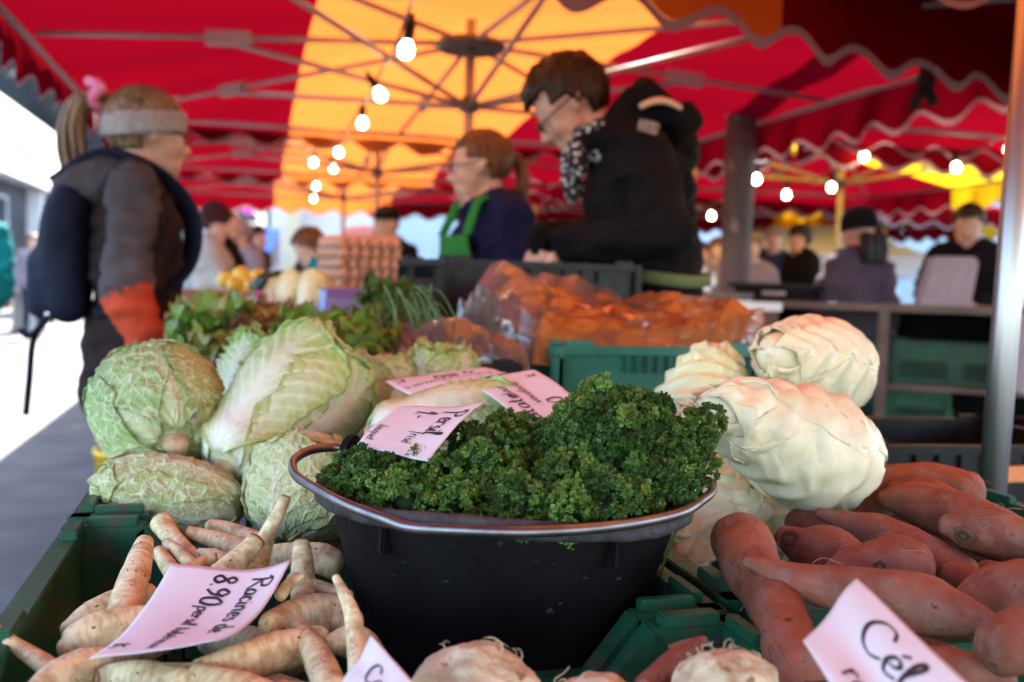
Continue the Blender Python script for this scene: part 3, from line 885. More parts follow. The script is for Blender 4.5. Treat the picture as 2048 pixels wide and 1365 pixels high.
# ================================================================== vegetables
def mat_root():
    """parsley root skin: vertex albedo, fine rings across, brown flecks"""
    m, nt, b = _new('parsley_root_skin')
    N, L = nt.nodes, nt.links
    uv = N.new('ShaderNodeTexCoord')
    mp = N.new('ShaderNodeMapping'); mp.inputs['Scale'].default_value = (5, 160, 1)
    L.new(uv.outputs['UV'], mp.inputs[0])
    n1 = N.new('ShaderNodeTexNoise'); n1.inputs['Scale'].default_value = 1; n1.inputs['Detail'].default_value = 4
    L.new(mp.outputs[0], n1.inputs['Vector'])
    r1 = N.new('ShaderNodeValToRGB')
    r1.color_ramp.elements[0].position = .30; r1.color_ramp.elements[1].position = .55
    r1.color_ramp.elements[0].color = (0.55, 0.42, 0.32, 1); r1.color_ramp.elements[1].color = (1, 1, 1, 1)
    L.new(n1.outputs[0], r1.inputs[0])
    a = N.new('ShaderNodeAttribute'); a.attribute_name = 'Col'
    x1 = N.new('ShaderNodeMix'); x1.data_type = 'RGBA'; x1.blend_type = 'MULTIPLY'; x1.inputs[0].default_value = 0.8
    L.new(a.outputs[0], x1.inputs[6]); L.new(r1.outputs[0], x1.inputs[7])
    n2 = N.new('ShaderNodeTexNoise'); n2.inputs['Scale'].default_value = 55; n2.inputs['Detail'].default_value = 3
    L.new(uv.outputs['Object'], n2.inputs['Vector'])
    r2 = N.new('ShaderNodeValToRGB'); r2.color_ramp.elements[0].position = .50; r2.color_ramp.elements[1].position = .76
    L.new(n2.outputs[0], r2.inputs[0])
    x2 = N.new('ShaderNodeMix'); x2.data_type = 'RGBA'; L.new(r2.outputs[0], x2.inputs[0]); L.new(x1.outputs[2], x2.inputs[6]); x2.inputs[7].default_value = (0.30, 0.15, 0.06, 1)
    mp3 = N.new('ShaderNodeMapping'); mp3.inputs['Scale'].default_value = (14, 130, 1); L.new(uv.outputs['UV'], mp3.inputs[0])
    n3 = N.new('ShaderNodeTexNoise'); n3.inputs['Scale'].default_value = 1; n3.inputs['Detail'].default_value = 1; L.new(mp3.outputs[0], n3.inputs['Vector'])
    r3 = N.new('ShaderNodeValToRGB'); r3.color_ramp.elements[0].position = .67; r3.color_ramp.elements[1].position = .72; L.new(n3.outputs[0], r3.inputs[0])
    x3 = N.new('ShaderNodeMix'); x3.data_type = 'RGBA'; L.new(r3.outputs[0], x3.inputs[0]); L.new(x2.outputs[2], x3.inputs[6]); x3.inputs[7].default_value = (0.16, 0.075, 0.03, 1)
    L.new(x3.outputs[2], b.inputs['Base Color'])
    b.inputs['Roughness'].default_value = 0.55
    b.inputs['Subsurface Weight'].default_value = 0.15
    b.inputs['Subsurface Radius'].default_value = (0.008, 0.005, 0.003)
    bp = N.new('ShaderNodeBump'); bp.inputs['Strength'].default_value = 0.5; bp.inputs['Distance'].default_value = 0.0015
    L.new(n1.outputs[0], bp.inputs['Height']); L.new(bp.outputs[0], b.inputs['Normal'])
    return m
M_root = mat_root()
M_rootcut = mat('root_cut_face', (0.50, 0.33, 0.17), (0.62, 0.45, 0.26), scale=90, rough=0.7, bump=0.4, bscale=200, attr='Col', dist=0.002)

def loft_veg(name, P, rad, m, colf, seg=22, nz=0.06, nfreq=18, seed=0, parent=None, flat=1.0, rings=None, round0=True, round1=True):
    """a solid along the smooth path P with radii rad; rounded or cut ends"""
    per = 7
    C = catmull(P, per)
    rr = np.interp(np.linspace(0, 1, len(C)), np.linspace(0, 1, len(rad)), rad)
    k = np.ones(5) / 5
    rr = np.convolve(np.pad(rr, 2, mode='edge'), k, 'valid')
    rr[0], rr[-1] = rad[0], rad[-1]
    fr = frames(C)
    rows, rads, vs_ = [], [], []
    def capring(fr_, r, sgn):
        p, t, a, b = fr_
        out = []
        for q in (0.0, 0.22, 0.42, 0.62, 0.8, 0.93):
            th = q * math.pi / 2
            out.append((p + t * (sgn * r * math.cos(th) * 0.75), t, a, b, max(r * math.sin(th), r * 0.02)))
        return out
    seq = []
    if round0:
        seq += capring(fr[0], rr[0], -1)
    seq += [(f_[0], f_[1], f_[2], f_[3], r) for f_, r in zip(fr, rr)]
    if round1:
        seq += capring(fr[-1], rr[-1], 1)[::-1]
    n = len(seq)
    th = np.linspace(0, 2 * np.pi, seg, endpoint=False)
    V_ = np.zeros((n, seg, 3))
    for i, (p, t, a, b, r) in enumerate(seq):
        V_[i] = np.array(p) + np.outer(np.cos(th) * r, np.array(a)) + np.outer(np.sin(th) * r * flat, np.array(b))
    flatv = V_.reshape(-1, 3)
    cen = np.repeat(np.array([np.array(s_[0]) for s_ in seq]), seg, axis=0)
    rfull = np.repeat(np.array([s_[4] for s_ in seq]), seg)
    d = flatv - cen
    o0 = np.array(C[len(C) // 2])
    disp = nz * fbm((flatv - o0) * nfreq + seed * 3.1, 3) + nz * .28 * fbm((flatv - o0) * nfreq * 5 + seed, 2)
    flatv = cen + d * (1 + disp[:, None])
    arc = np.concatenate([[0], np.cumsum([max((Vector(seq[i + 1][0]) - Vector(seq[i][0])).length, abs(seq[i + 1][4] - seq[i][4])) for i in range(n - 1)])])
    vv = np.repeat(arc, seg)
    uu = np.tile(np.abs(np.linspace(-1, 1, seg)) , n) * 0.5
    cols = colf(vv / max(arc[-1], 1e-6), np.tile(th, n), flatv - o0)
    faces = [tuple(q) for q in quads(seg, n, True)]
    faces.append(tuple(range(seg))[::-1]); faces.append(tuple((n - 1) * seg + k_ for k_ in range(seg)))
    me = mesh_from(name, flatv - o0, faces, True, cols, np.stack([uu, vv], -1))
    o = obj(name, me, m, parent, loc=o0)
    return o, seq, o0

def rootcol(tint):
    base = np.array([0.77, 0.68, 0.42]) * (np.array(tint) * .6 + .4)
    def f(v, th, p):
        n1 = fbm(p * 22, 3)[:, None]
        c = base * (1 + 0.10 * n1)
        br = np.clip(1 - v / 0.10, 0, 1)[:, None]
        c = c * (1 - br * 0.6) + np.array([0.36, 0.19, 0.08]) * br * 0.6
        return np.clip(c, 0, 1)
    return f
def px2m(r, d):
    return r * d / FPX
def pd(y, h=0.262):
    return h * FPX / (y - 545)
_roots = []
def parsley_root(label, pts, rad, cut=True, tint=(1, 1, 1), seed=0, lift=0.0, dd=None):
    """pts in pixels from the crown to the tail, rad in pixels"""
    P, Rm = [], []
    for i, q in enumerate(pts):
        d = q[2] if len(q) > 2 else (dd if dd else pd(q[1]))
        P.append(at(q[0], q[1], d) + Vector((0, 0, lift)))
    for i, r in enumerate(rad):
        q = pts[min(i, len(pts) - 1)]
        d = q[2] if len(q) > 2 else (dd if dd else pd(q[1]))
        Rm.append(px2m(r * .92, d))
    o, seq, o0 = loft_veg('parsley_root', P, Rm, M_root, rootcol(tint), nz=0.07, nfreq=30, seed=seed, round0=not cut)
    tag(o, label, 'parsley root', 'parsley roots in the front crate')
    if cut:
        p, t, a, b, r = seq[0]
        mb_v, cols, f = [], [], []
        S = 18
        for q, c, dz in ((0.98, (0.45, 0.25, 0.12), 0.0), (0.86, (0.42, 0.22, 0.10), 0.12), (0.7, (0.62, 0.42, 0.24), 0.05), (0.45, (1.0, 0.9, 0.75), -0.02), (0.0, (0.85, 0.7, 0.5), 0.03)):
            for k in range(S):
                w = 2 * math.pi * k / S
                mb_v.append(Vector(p) - Vector(o0) + (a * math.cos(w) + b * math.sin(w)) * r * q * (1 + 0.05 * math.sin(5 * w + seed)) - t * (r * dz + 0.0006))
                cols.append(c)
        me = mesh_from('cut_top', mb_v, [tuple(q) for q in quads(S, 5, True)][:], True, cols)
        obj('cut_top', me, M_rootcut, o)
    _roots.append(o)
    return o

PR = parsley_root
PR('thick parsley root standing up left of the price card', [(232, 1285, .79), (256, 1195, .84), (280, 1120, .89), (289, 1086, .915)], [42, 35, 27, 19], cut=False, seed=1, tint=(1.08, 1.05, 1.0))
PR('smooth round headed parsley root at the back by the savoy', [(322, 1046, 1.04), (345, 1075, 1.03), (385, 1108, 1.0), (425, 1135, .97)], [25, 22, 13, 7], cut=False, seed=2, tint=(1.02, .92, .82))
PR('slim parsley root with a dark cut end beside the standing one', [(333, 1086, 1.0), (358, 1105, .98), (400, 1150, .93)], [11, 15, 18], seed=3, tint=(.92, .84, .74))
PR('parsley root lying across the back with its cut end left', [(374, 1064, 1.04), (420, 1078, 1.04), (480, 1098, 1.03), (560, 1125, 1.0)], [14, 19, 27, 24], seed=4, tint=(1.0, .9, .78))
PR('blunt pale parsley root half hidden behind the crossing one', [(420, 1052, 1.08), (462, 1062, 1.08), (520, 1085, 1.06)], [14, 18, 22], cut=False, seed=5, tint=(1.0, .88, .76))
PR('tall thin parsley root pointing up in front of the round cabbage', [(572, 994, .965), (555, 1030, .96), (528, 1085, .955), (500, 1165, .93)], [11, 14, 21, 34], seed=6, tint=(1.05, 1.0, .92))
PR('parsley root with a broad cut end leaning on the tall one', [(514, 1091, .93), (490, 1118, .92), (440, 1165, .90)], [20, 24, 30], seed=7, tint=(1.05, 1.02, .95), lift=0.005)
PR('little parsley root stub with a cut end above the price card', [(432, 1127, .925), (408, 1135, .92), (370, 1155, .90)], [11, 12, 16], seed=8, tint=(1.05, .98, .86), lift=0.006)
PR('pinkish parsley root under the stubs at the back', [(400, 1110, 1.0), (430, 1120, .98), (480, 1145, .95)], [16, 24, 26], cut=False, seed=9, tint=(1.0, .84, .76))
PR('plump parsley root lying against the bucket foot', [(668, 1130, .985), (640, 1118, .99), (590, 1112, 1.0), (530, 1110, 1.0)], [32, 34, 31, 20], cut=False, seed=10, tint=(1.02, .93, .84))
PR('parsley root standing on end with a ringed cut top', [(602, 1083, .925), (604, 1105, .92), (606, 1150, .90), (606, 1190, .88)], [17, 21, 26, 27], seed=11, tint=(1.0, .97, .88))
PR('thin parsley root lying under the slender curved one', [(585, 1163, .885), (630, 1172, .89), (700, 1190, .88)], [20, 15, 10], cut=False, seed=12, tint=(1.0, .95, .86))
PR('slender curved parsley root leaning on the bucket front', [(720, 1372, .70), (712, 1300, .735), (702, 1232, .76), (672, 1166, .785)], [26, 22, 18, 9], cut=False, seed=13, tint=(1.12, 1.1, 1.02), lift=0.004)
PR('fat grey parsley root below the upright one', [(700, 1250, .84), (660, 1228, .845), (600, 1235, .83), (540, 1250, .80)], [36, 46, 44, 28], cut=False, seed=14, tint=(.92, .86, .80))
PR('short pointed parsley root stump in the middle front', [(665, 1385, .70), (632, 1310, .75), (596, 1250, .79)], [38, 32, 17], cut=False, seed=15, tint=(.98, .92, .85))
PR('big parsley root under the lower edge of the price card', [(640, 1258, .78), (570, 1275, .765), (480, 1300, .745), (400, 1320, .73)], [34, 43, 44, 30], cut=False, seed=16, tint=(1.0, .92, .82), lift=-.010)
PR('long fat parsley root along the bottom edge', [(620, 1400, .69), (500, 1372, .70), (390, 1345, .72), (330, 1335, .73)], [30, 50, 44, 34], cut=False, seed=17, tint=(1.05, .92, .82), lift=-.008)
PR('cream parsley root with its crown at the bottom left', [(196, 1348, .715), (225, 1345, .72), (290, 1345, .72), (360, 1350, .71)], [26, 36, 42, 34], seed=18, tint=(1.1, 1.08, .95), lift=-0.006)
PR('parsley root nearest the corner at the bottom left', [(60, 1395, .69), (110, 1360, .71), (170, 1335, .73), (215, 1318, .74)], [26, 40, 42, 24], cut=False, seed=19, tint=(1.0, .85, .74))
PR('pale parsley root by the liner paper', [(140, 1262, .82), (180, 1235, .83), (240, 1205, .85), (300, 1185, .87)], [26, 33, 32, 18], cut=False, seed=20, tint=(.95, .9, .82))
PR('brown skinned fat parsley root left of the price card', [(135, 1300, .775), (160, 1285, .78), (225, 1262, .79), (300, 1240, .80)], [28, 46, 50, 34], cut=False, seed=21, tint=(.98, .84, .70))
PR('dark orange parsley root poking out over the left wall', [(-60, 1215, .76), (0, 1270, .75), (60, 1310, .74), (120, 1350, .725)], [12, 15, 19, 23], cut=False, seed=22, tint=(.80, .56, .36))
PR('round parsley root end right of the middle stump', [(760, 1320, .76), (725, 1290, .78), (690, 1285, .78), (660, 1290, .77)], [22, 36, 34, 20], cut=False, seed=23, tint=(.98, .9, .83))
PR('small parsley root finger by the card corner', [(560, 1215, .82), (580, 1190, .83), (604, 1176, .835)], [15, 13, 7], cut=False, seed=24, tint=(1.0, .9, .76), lift=.01)
PR('buried parsley root at the bottom between two stumps', [(690, 1400, .70), (640, 1370, .72), (560, 1350, .725)], [30, 36, 26], cut=False, seed=25, tint=(.95, .86, .78), lift=-.012)
PR('buried parsley root under the standing one', [(120, 1330, .74), (200, 1290, .76), (330, 1230, .80)], [28, 34, 30], cut=False, seed=26, tint=(.9, .8, .7), lift=-.02)
PR('buried parsley root behind the price card', [(330, 1190, .87), (400, 1180, .88), (470, 1195, .87)], [30, 34, 26], cut=False, seed=27, tint=(.95, .86, .76), lift=-.015)
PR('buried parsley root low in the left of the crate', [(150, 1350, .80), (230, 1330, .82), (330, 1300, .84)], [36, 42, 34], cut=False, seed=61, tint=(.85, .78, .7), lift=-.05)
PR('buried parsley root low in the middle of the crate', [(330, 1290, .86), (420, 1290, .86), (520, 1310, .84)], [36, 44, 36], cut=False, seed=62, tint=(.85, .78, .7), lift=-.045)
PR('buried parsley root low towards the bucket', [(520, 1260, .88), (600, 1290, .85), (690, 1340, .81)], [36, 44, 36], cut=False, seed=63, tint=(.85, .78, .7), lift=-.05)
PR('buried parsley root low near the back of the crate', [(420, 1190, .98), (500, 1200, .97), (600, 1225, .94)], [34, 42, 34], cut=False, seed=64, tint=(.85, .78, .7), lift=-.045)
PR('parsley root peeping out by the standing one', [(318, 1105, .98), (335, 1130, .96), (360, 1165, .92)], [15, 19, 20], cut=False, seed=28, tint=(1.0, .92, .8))

# ------------------------------------------------------------------ sweet potatoes
def mat_sweet():
    m, nt, b = _new('sweet_potato_skin')
    N, L = nt.nodes, nt.links
    tc = N.new('ShaderNodeTexCoord')
    a = N.new('ShaderNodeAttribute'); a.attribute_name = 'Col'
    n1 = N.new('ShaderNodeTexNoise'); n1.inputs['Scale'].default_value = 48; n1.inputs['Detail'].default_value = 9; n1.inputs['Roughness'].default_value = .68
    L.new(tc.outputs['Object'], n1.inputs['Vector'])
    r1 = N.new('ShaderNodeValToRGB'); r1.color_ramp.elements[0].position = .44; r1.color_ramp.elements[1].position = .66
    L.new(n1.outputs[0], r1.inputs[0])
    x1 = N.new('ShaderNodeMix'); x1.data_type = 'RGBA'; L.new(r1.outputs[0], x1.inputs[0]); L.new(a.outputs[0], x1.inputs[6]); x1.inputs[7].default_value = (0.22, 0.135, 0.105, 1)
    n2 = N.new('ShaderNodeTexNoise'); n2.inputs['Scale'].default_value = 95; n2.inputs['Detail'].default_value = 3
    L.new(tc.outputs['Object'], n2.inputs['Vector'])
    r2 = N.new('ShaderNodeValToRGB'); r2.color_ramp.elements[0].position = .68; r2.color_ramp.elements[1].position = .74
    L.new(n2.outputs[0], r2.inputs[0])
    x2 = N.new('ShaderNodeMix'); x2.data_type = 'RGBA'; L.new(r2.outputs[0], x2.inputs[0]); L.new(x1.outputs[2], x2.inputs[6]); x2.inputs[7].default_value = (0.035, 0.017, 0.014, 1)
    n4 = N.new('ShaderNodeTexNoise'); n4.inputs['Scale'].default_value = 22; n4.inputs['Detail'].default_value = 6
    L.new(tc.outputs['Object'], n4.inputs['Vector'])
    r4 = N.new('ShaderNodeValToRGB'); r4.color_ramp.elements[0].position = .52; r4.color_ramp.elements[1].position = .78
    L.new(n4.outputs[0], r4.inputs[0])
    x3 = N.new('ShaderNodeMix'); x3.data_type = 'RGBA'; L.new(r4.outputs[0], x3.inputs[0]); L.new(x2.outputs[2], x3.inputs[6]); x3.inputs[7].default_value = (0.34, 0.10, 0.05, 1)
    # corky eyes and pits, long dull scratches
    vo = N.new('ShaderNodeTexVoronoi'); vo.inputs['Scale'].default_value = 34; L.new(tc.outputs['Object'], vo.inputs['Vector'])
    rv = N.new('ShaderNodeValToRGB'); rv.color_ramp.elements[0].position = .05; rv.color_ramp.elements[1].position = .17
    rv.color_ramp.elements[0].color = (1, 1, 1, 1); rv.color_ramp.elements[1].color = (0, 0, 0, 1); L.new(vo.outputs['Distance'], rv.inputs[0])
    sep = N.new('ShaderNodeSeparateColor'); L.new(vo.outputs['Color'], sep.inputs[0])
    gt = N.new('ShaderNodeMath'); gt.operation = 'GREATER_THAN'; gt.inputs[1].default_value = .55; L.new(sep.outputs[0], gt.inputs[0])
    pit = N.new('ShaderNodeMath'); pit.operation = 'MULTIPLY'; L.new(rv.outputs[0], pit.inputs[0]); L.new(gt.outputs[0], pit.inputs[1])
    x4 = N.new('ShaderNodeMix'); x4.data_type = 'RGBA'; L.new(pit.outputs[0], x4.inputs[0]); L.new(x3.outputs[2], x4.inputs[6]); x4.inputs[7].default_value = (0.07, 0.035, 0.027, 1)
    mps = N.new('ShaderNodeMapping'); mps.inputs['Scale'].default_value = (22, 26, 1); L.new(tc.outputs['UV'], mps.inputs[0])
    ns_ = N.new('ShaderNodeTexNoise'); ns_.inputs['Scale'].default_value = 1.0; ns_.inputs['Detail'].default_value = 6; ns_.inputs['Distortion'].default_value = 1.0; L.new(mps.outputs[0], ns_.inputs['Vector'])
    rs_ = N.new('ShaderNodeValToRGB'); rs_.color_ramp.elements[0].position = .60; rs_.color_ramp.elements[1].position = .72; L.new(ns_.outputs[0], rs_.inputs[0])
    x5 = N.new('ShaderNodeMix'); x5.data_type = 'RGBA'; L.new(rs_.outputs[0], x5.inputs[0]); L.new(x4.outputs[2], x5.inputs[6]); x5.inputs[7].default_value = (0.115, 0.062, 0.048, 1)
    L.new(x5.outputs[2], b.inputs['Base Color'])
    b.inputs['Roughness'].default_value = 0.72
    b.inputs['Specular IOR Level'].default_value = 0.3
    bp = N.new('ShaderNodeBump'); bp.inputs['Strength'].default_value = 0.6; bp.inputs['Distance'].default_value = 0.004
    n3 = N.new('ShaderNodeTexNoise'); n3.inputs['Scale'].default_value = 60; n3.inputs['Detail'].default_value = 8
    L.new(tc.outputs['Object'], n3.inputs['Vector']); hs_ = N.new('ShaderNodeMath'); hs_.operation = 'MULTIPLY_ADD'; hs_.inputs[1].default_value = -.8; L.new(pit.outputs[0], hs_.inputs[0]); L.new(n3.outputs[0], hs_.inputs[2])
    L.new(hs_.outputs[0], bp.inputs['Height']); L.new(bp.outputs[0], b.inputs['Normal'])
    return m
M_sweet = mat_sweet()
M_hair = mat('root_hair', (0.24, 0.12, 0.08), (0.3, 0.17, 0.11), scale=30, rough=0.8)
def sweetcol(tint):
    base = np.array([0.24, 0.074, 0.045]) * np.array(tint)
    def f(v, th, p):
        n1 = fbm(p * 16, 4)[:, None]
        c = base * (1 + 0.25 * n1)
        ends = np.clip(np.maximum(0.08 - v, v - 0.93) / 0.08, 0, 1)[:, None]
        return np.clip(c * (1 - 0.35 * ends), 0, 1)
    return f
def sd_(x, y, h=0.250):
    return h * FPX / (y - (561 + (x - 1024) * 0.0297))
def sweet_potato(label, pts, rad, seed=0, tint=(1, 1, 1), lift=0.0, hairs=3):
    P, Rm = [], []
    for q in pts:
        d = q[2] if len(q) > 2 else sd_(q[0], q[1])
        P.append(at(q[0], q[1], d) + Vector((0, 0, lift)))
    for i, r in enumerate(rad):
        q = pts[min(i, len(pts) - 1)]
        d = q[2] if len(q) > 2 else sd_(q[0], q[1])
        Rm.append(px2m(r * 1.08, d))
    o, seq, o0 = loft_veg('sweet_potato', P, Rm, M_sweet, sweetcol(tint), seg=40, nz=0.10, nfreq=24, seed=seed + 40)
    tag(o, label, 'sweet potato', 'sweet potatoes')
    rg = np.random.default_rng(seed)
    for k in range(hairs):
        s_ = seq[int(rg.integers(8, len(seq) - 8))]
        w = rg.uniform(0, 6.28)
        n_ = s_[2] * math.cos(w) + s_[3] * math.sin(w)
        p = Vector(s_[0]) - Vector(o0) + n_ * s_[4]
        q = [p, p + n_ * 0.006 + s_[1] * 0.008, p + n_ * 0.008 + s_[1] * rg.uniform(.01, .03) + Vector((0, 0, rg.uniform(-.006, .004)))]
        mb = MB(); mb.tube(catmull(q, 4), [0.0004] * 9, 4); mb.build('root_hair', M_hair, o)
    return o
SP = sweet_potato
SP('long bent sweet potato running down beside the crate wall', [(1478, 1085, .96), (1500, 1140, .92), (1545, 1205, .86), (1570, 1275, .80), (1605, 1370, .735)], [52, 58, 50, 56, 60], 1, lift=.004)
SP('long tapering sweet potato lying across towards the right', [(1494, 1150, .865), (1600, 1190, .84), (1730, 1215, .815), (1850, 1240, .79), (1985, 1280, .75)], [13, 36, 46, 60, 20], 2, lift=.012)
SP('fat smooth sweet potato in the middle of the crate', [(1660, 1165, .92), (1720, 1142, .925), (1790, 1132, .92), (1830, 1135, .91)], [30, 50, 58, 46], 3, tint=(.98, .92, 1.0))
SP('sweet potato with a dark corky tip left of the fat one', [(1566, 1072, 1.03), (1610, 1095, 1.02), (1660, 1110, 1.0), (1715, 1135, .98)], [20, 42, 54, 40], 4)
SP('tapered sweet potato with a round scar behind the fat one', [(1640, 1028, 1.10), (1700, 1048, 1.08), (1770, 1075, 1.05), (1850, 1115, 1.0), (1930, 1150, .97)], [11, 24, 42, 44, 30], 5, hairs=3)
SP('large dusty sweet potato at the right below the pole', [(1768, 998, 1.20), (1830, 1005, 1.18), (1910, 1035, 1.13), (2000, 1068, 1.08), (2090, 1110, 1.03)], [17, 40, 50, 50, 34], 6, tint=(1.0, .95, .9), hairs=3)
SP('big arched orange red sweet potato at the back by the pole', [(1650, 1030, 1.28), (1720, 992, 1.28), (1800, 972, 1.27), (1880, 972, 1.25), (1935, 985, 1.22)], [30, 42, 40, 40, 38], 7, tint=(1.25, 1.15, .8))
SP('knobbly sweet potato peeping between the back ones', [(1790, 985, 1.235), (1850, 985, 1.22), (1905, 1010, 1.19)], [20, 30, 26], 8, tint=(1.0, .95, .85))
SP('small grey tipped sweet potato at the right edge', [(1892, 1090, .99), (1930, 1098, .985), (1990, 1105, .97), (2060, 1120, .95)], [20, 36, 45, 34], 9, lift=.02, tint=(.95, .95, 1))
SP('small plain sweet potato under the grey tipped one', [(1905, 1148, .945), (1940, 1165, .92), (1990, 1190, .90)], [22, 32, 28], 10)
SP('broad sweet potato at the right edge, half out of the picture', [(1925, 1215, .84), (1980, 1200, .845), (2060, 1190, .84), (2140, 1190, .83)], [26, 52, 58, 44], 11, lift=.004)
SP('round sweet potato end at the bottom right corner', [(2000, 1330, .70), (2050, 1310, .71), (2130, 1300, .71)], [52, 62, 54], 12, lift=.012, tint=(.98, .92, .9))
SP('sweet potato in the dark gap above the celeriac card', [(1800, 1320, .74), (1890, 1318, .735), (2000, 1330, .72)], [40, 50, 42], 13, lift=-.012)
SP('bright orange sweet potato showing in a gap', [(1830, 1205, .87), (1880, 1200, .865), (1935, 1215, .85)], [22, 28, 24], 14, tint=(1.5, 1.5, .5), lift=-.008)
SP('sweet potato buried below the corky tipped one', [(1570, 1130, .98), (1620, 1160, .95), (1690, 1190, .92)], [40, 44, 40], 15, lift=-.02, tint=(.9, .85, .8))
SP('sweet potato half hidden under the pointed cabbage', [(1590, 1035, 1.14), (1620, 1045, 1.13), (1680, 1062, 1.11)], [24, 30, 30], 16, lift=-.006, tint=(.85, .75, .7))
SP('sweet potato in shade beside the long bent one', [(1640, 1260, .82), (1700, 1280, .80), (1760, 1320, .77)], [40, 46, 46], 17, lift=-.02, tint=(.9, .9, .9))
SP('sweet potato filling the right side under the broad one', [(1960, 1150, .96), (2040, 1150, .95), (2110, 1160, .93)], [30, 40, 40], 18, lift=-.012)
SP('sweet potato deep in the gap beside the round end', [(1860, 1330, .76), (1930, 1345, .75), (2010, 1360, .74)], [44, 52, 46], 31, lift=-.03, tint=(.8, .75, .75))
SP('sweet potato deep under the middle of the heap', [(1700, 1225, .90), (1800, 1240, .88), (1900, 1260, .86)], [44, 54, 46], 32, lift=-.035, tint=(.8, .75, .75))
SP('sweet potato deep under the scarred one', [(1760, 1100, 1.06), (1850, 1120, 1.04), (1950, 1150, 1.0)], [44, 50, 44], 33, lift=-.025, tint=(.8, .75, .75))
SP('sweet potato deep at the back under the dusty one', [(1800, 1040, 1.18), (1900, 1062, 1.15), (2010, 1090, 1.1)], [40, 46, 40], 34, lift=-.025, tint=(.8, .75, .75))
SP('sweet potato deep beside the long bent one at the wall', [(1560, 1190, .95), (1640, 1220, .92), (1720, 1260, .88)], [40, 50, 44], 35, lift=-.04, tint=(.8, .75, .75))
SP('sweet potato deep at the right border of the crate', [(1980, 1130, 1.0), (2060, 1150, .97), (2140, 1170, .94)], [44, 52, 46], 36, lift=-.02, tint=(.8, .75, .75))
SP('thin pink sweet potato in the celeriac crate by the corner', [(1408, 1281, .735), (1385, 1295, .73), (1345, 1325, .715), (1290, 1372, .69)], [9, 16, 24, 22], 19, tint=(1.0, 1.0, 1.15))

def scar(o, target, r, ring=(0.50, 0.24, 0.13), core=(0.10, 0.055, 0.04)):
    ok, p, n_, i_ = o.closest_point_on_mesh(Vector(target) - o.location)
    M4 = Matrix.Translation(p + n_ * .0004) @ n_.to_track_quat('Z', 'Y').to_matrix().to_4x4()
    v, c = [], []
    for q, h, col in ((1.0, -.0012, (.2, .08, .05)), (.92, .0006, ring), (.55, .0004, tuple(x * .8 for x in ring)), (.38, -.0002, core), (.12, .0006, (.32, .2, .13)), (0.01, .0004, (.2, .12, .08))):
        for k in range(20):
            w = 2 * math.pi * k / 20
            v.append(M4 @ Vector((r * q * math.cos(w) * (1.25 + .08 * math.sin(3 * w)), r * q * math.sin(w) * (1 + .06 * math.sin(5 * w)), h))); c.append(col)
    return obj('scar', mesh_from('scar', v, quads(20, 6, True), True, c), M_rootcut, o)
for o in list(bpy.data.objects):
    if o.get('label') == 'tapered sweet potato with a round scar behind the fat one':
        scar(o, at(1748, 1076, 1.0), .014)
    if o.get('label') == 'sweet potato with a dark corky tip left of the fat one':
        scar(o, at(1562, 1070, 1.0), .009, ring=(.16, .09, .06))
    if o.get('label') == 'small grey tipped sweet potato at the right edge':
        scar(o, at(1888, 1088, .95), .010, ring=(.24, .17, .14))
    if o.get('label') == 'fat smooth sweet potato in the middle of the crate':
        scar(o, at(1762, 1118, .85), .0045, ring=(.09, .045, .035), core=(.05, .025, .02))
# ------------------------------------------------------------------ celeriac
M_cel = mat('celeriac_skin', (0.42, 0.34, 0.20), (0.70, 0.64, 0.44), scale=45, rough=0.85, bump=0.8, bscale=110, detail=8, spots=(70, 0.63, (0.26, 0.15, 0.08)), dist=0.006)
def celeriac(label, c, r, seed):
    n, mseg = 60, 40
    th = np.linspace(0, 2 * np.pi, n, endpoint=False); ph = np.linspace(0.02, np.pi - 0.02, mseg)
    T, Pq = np.meshgrid(th, ph)
    D = np.stack([np.sin(Pq) * np.cos(T), np.sin(Pq) * np.sin(T), np.cos(Pq)], -1).reshape(-1, 3)
    k = 1 + 0.10 * fbm(D * 1.6 + seed, 2) + 0.05 * fbm(D * 5 + seed, 4)
    v = D * (r * k)[:, None] * np.array([1.08, 1.0, 0.88])
    f = [tuple(q) for q in quads(n, mseg, True)] + [tuple(range(n))[::-1], tuple((mseg - 1) * n + i for i in range(n))]
    o = obj('celeriac', mesh_from('celeriac', v, f), M_cel, loc=c)
    tag(o, label, 'celeriac', 'celeriac roots')
    rg = np.random.default_rng(seed)
    hb = MB()
    for _ in range(14):
        t, p = rg.uniform(0, 6.28), rg.uniform(0.15, 0.9)
        d = Vector((math.sin(p) * math.cos(t), math.sin(p) * math.sin(t), math.cos(p)))
        q0 = Vector((d.x * 1.06, d.y, d.z * .88)) * r * 1.0
        side = d.orthogonal().normalized(); side.rotate(Matrix.Rotation(rg.uniform(0, 6.28), 3, d))
        L_ = rg.uniform(.08, .30) * r
        q = [q0, q0 + d * L_ * .4 + side * L_ * .2, q0 + d * L_ * rg.uniform(.3, .6) + side * L_ * .8, q0 + d * L_ * rg.uniform(0, .5) + side * L_ * 1.2]
        w = rg.uniform(.006, .016) * r
        C = catmull(q, 4)
        hb.tube(C, [w * (1 - .7 * i / len(C)) for i in range(len(C))], 5)
    tag(hb.build('rootlets', M_cel, o), kind='stuff')
    return o
# dirt coloured, pitted
celeriac('hairy round celeriac in front of the bucket', at(950, 1410, .665), .044, 3)
celeriac('celeriac behind the celeriac card, beside the pink sweet potato', at(1452, 1398, .66), .036, 8)
celeriac('celeriac cut off by the bottom edge between the other two', at(1200, 1480, .66), .045, 12)

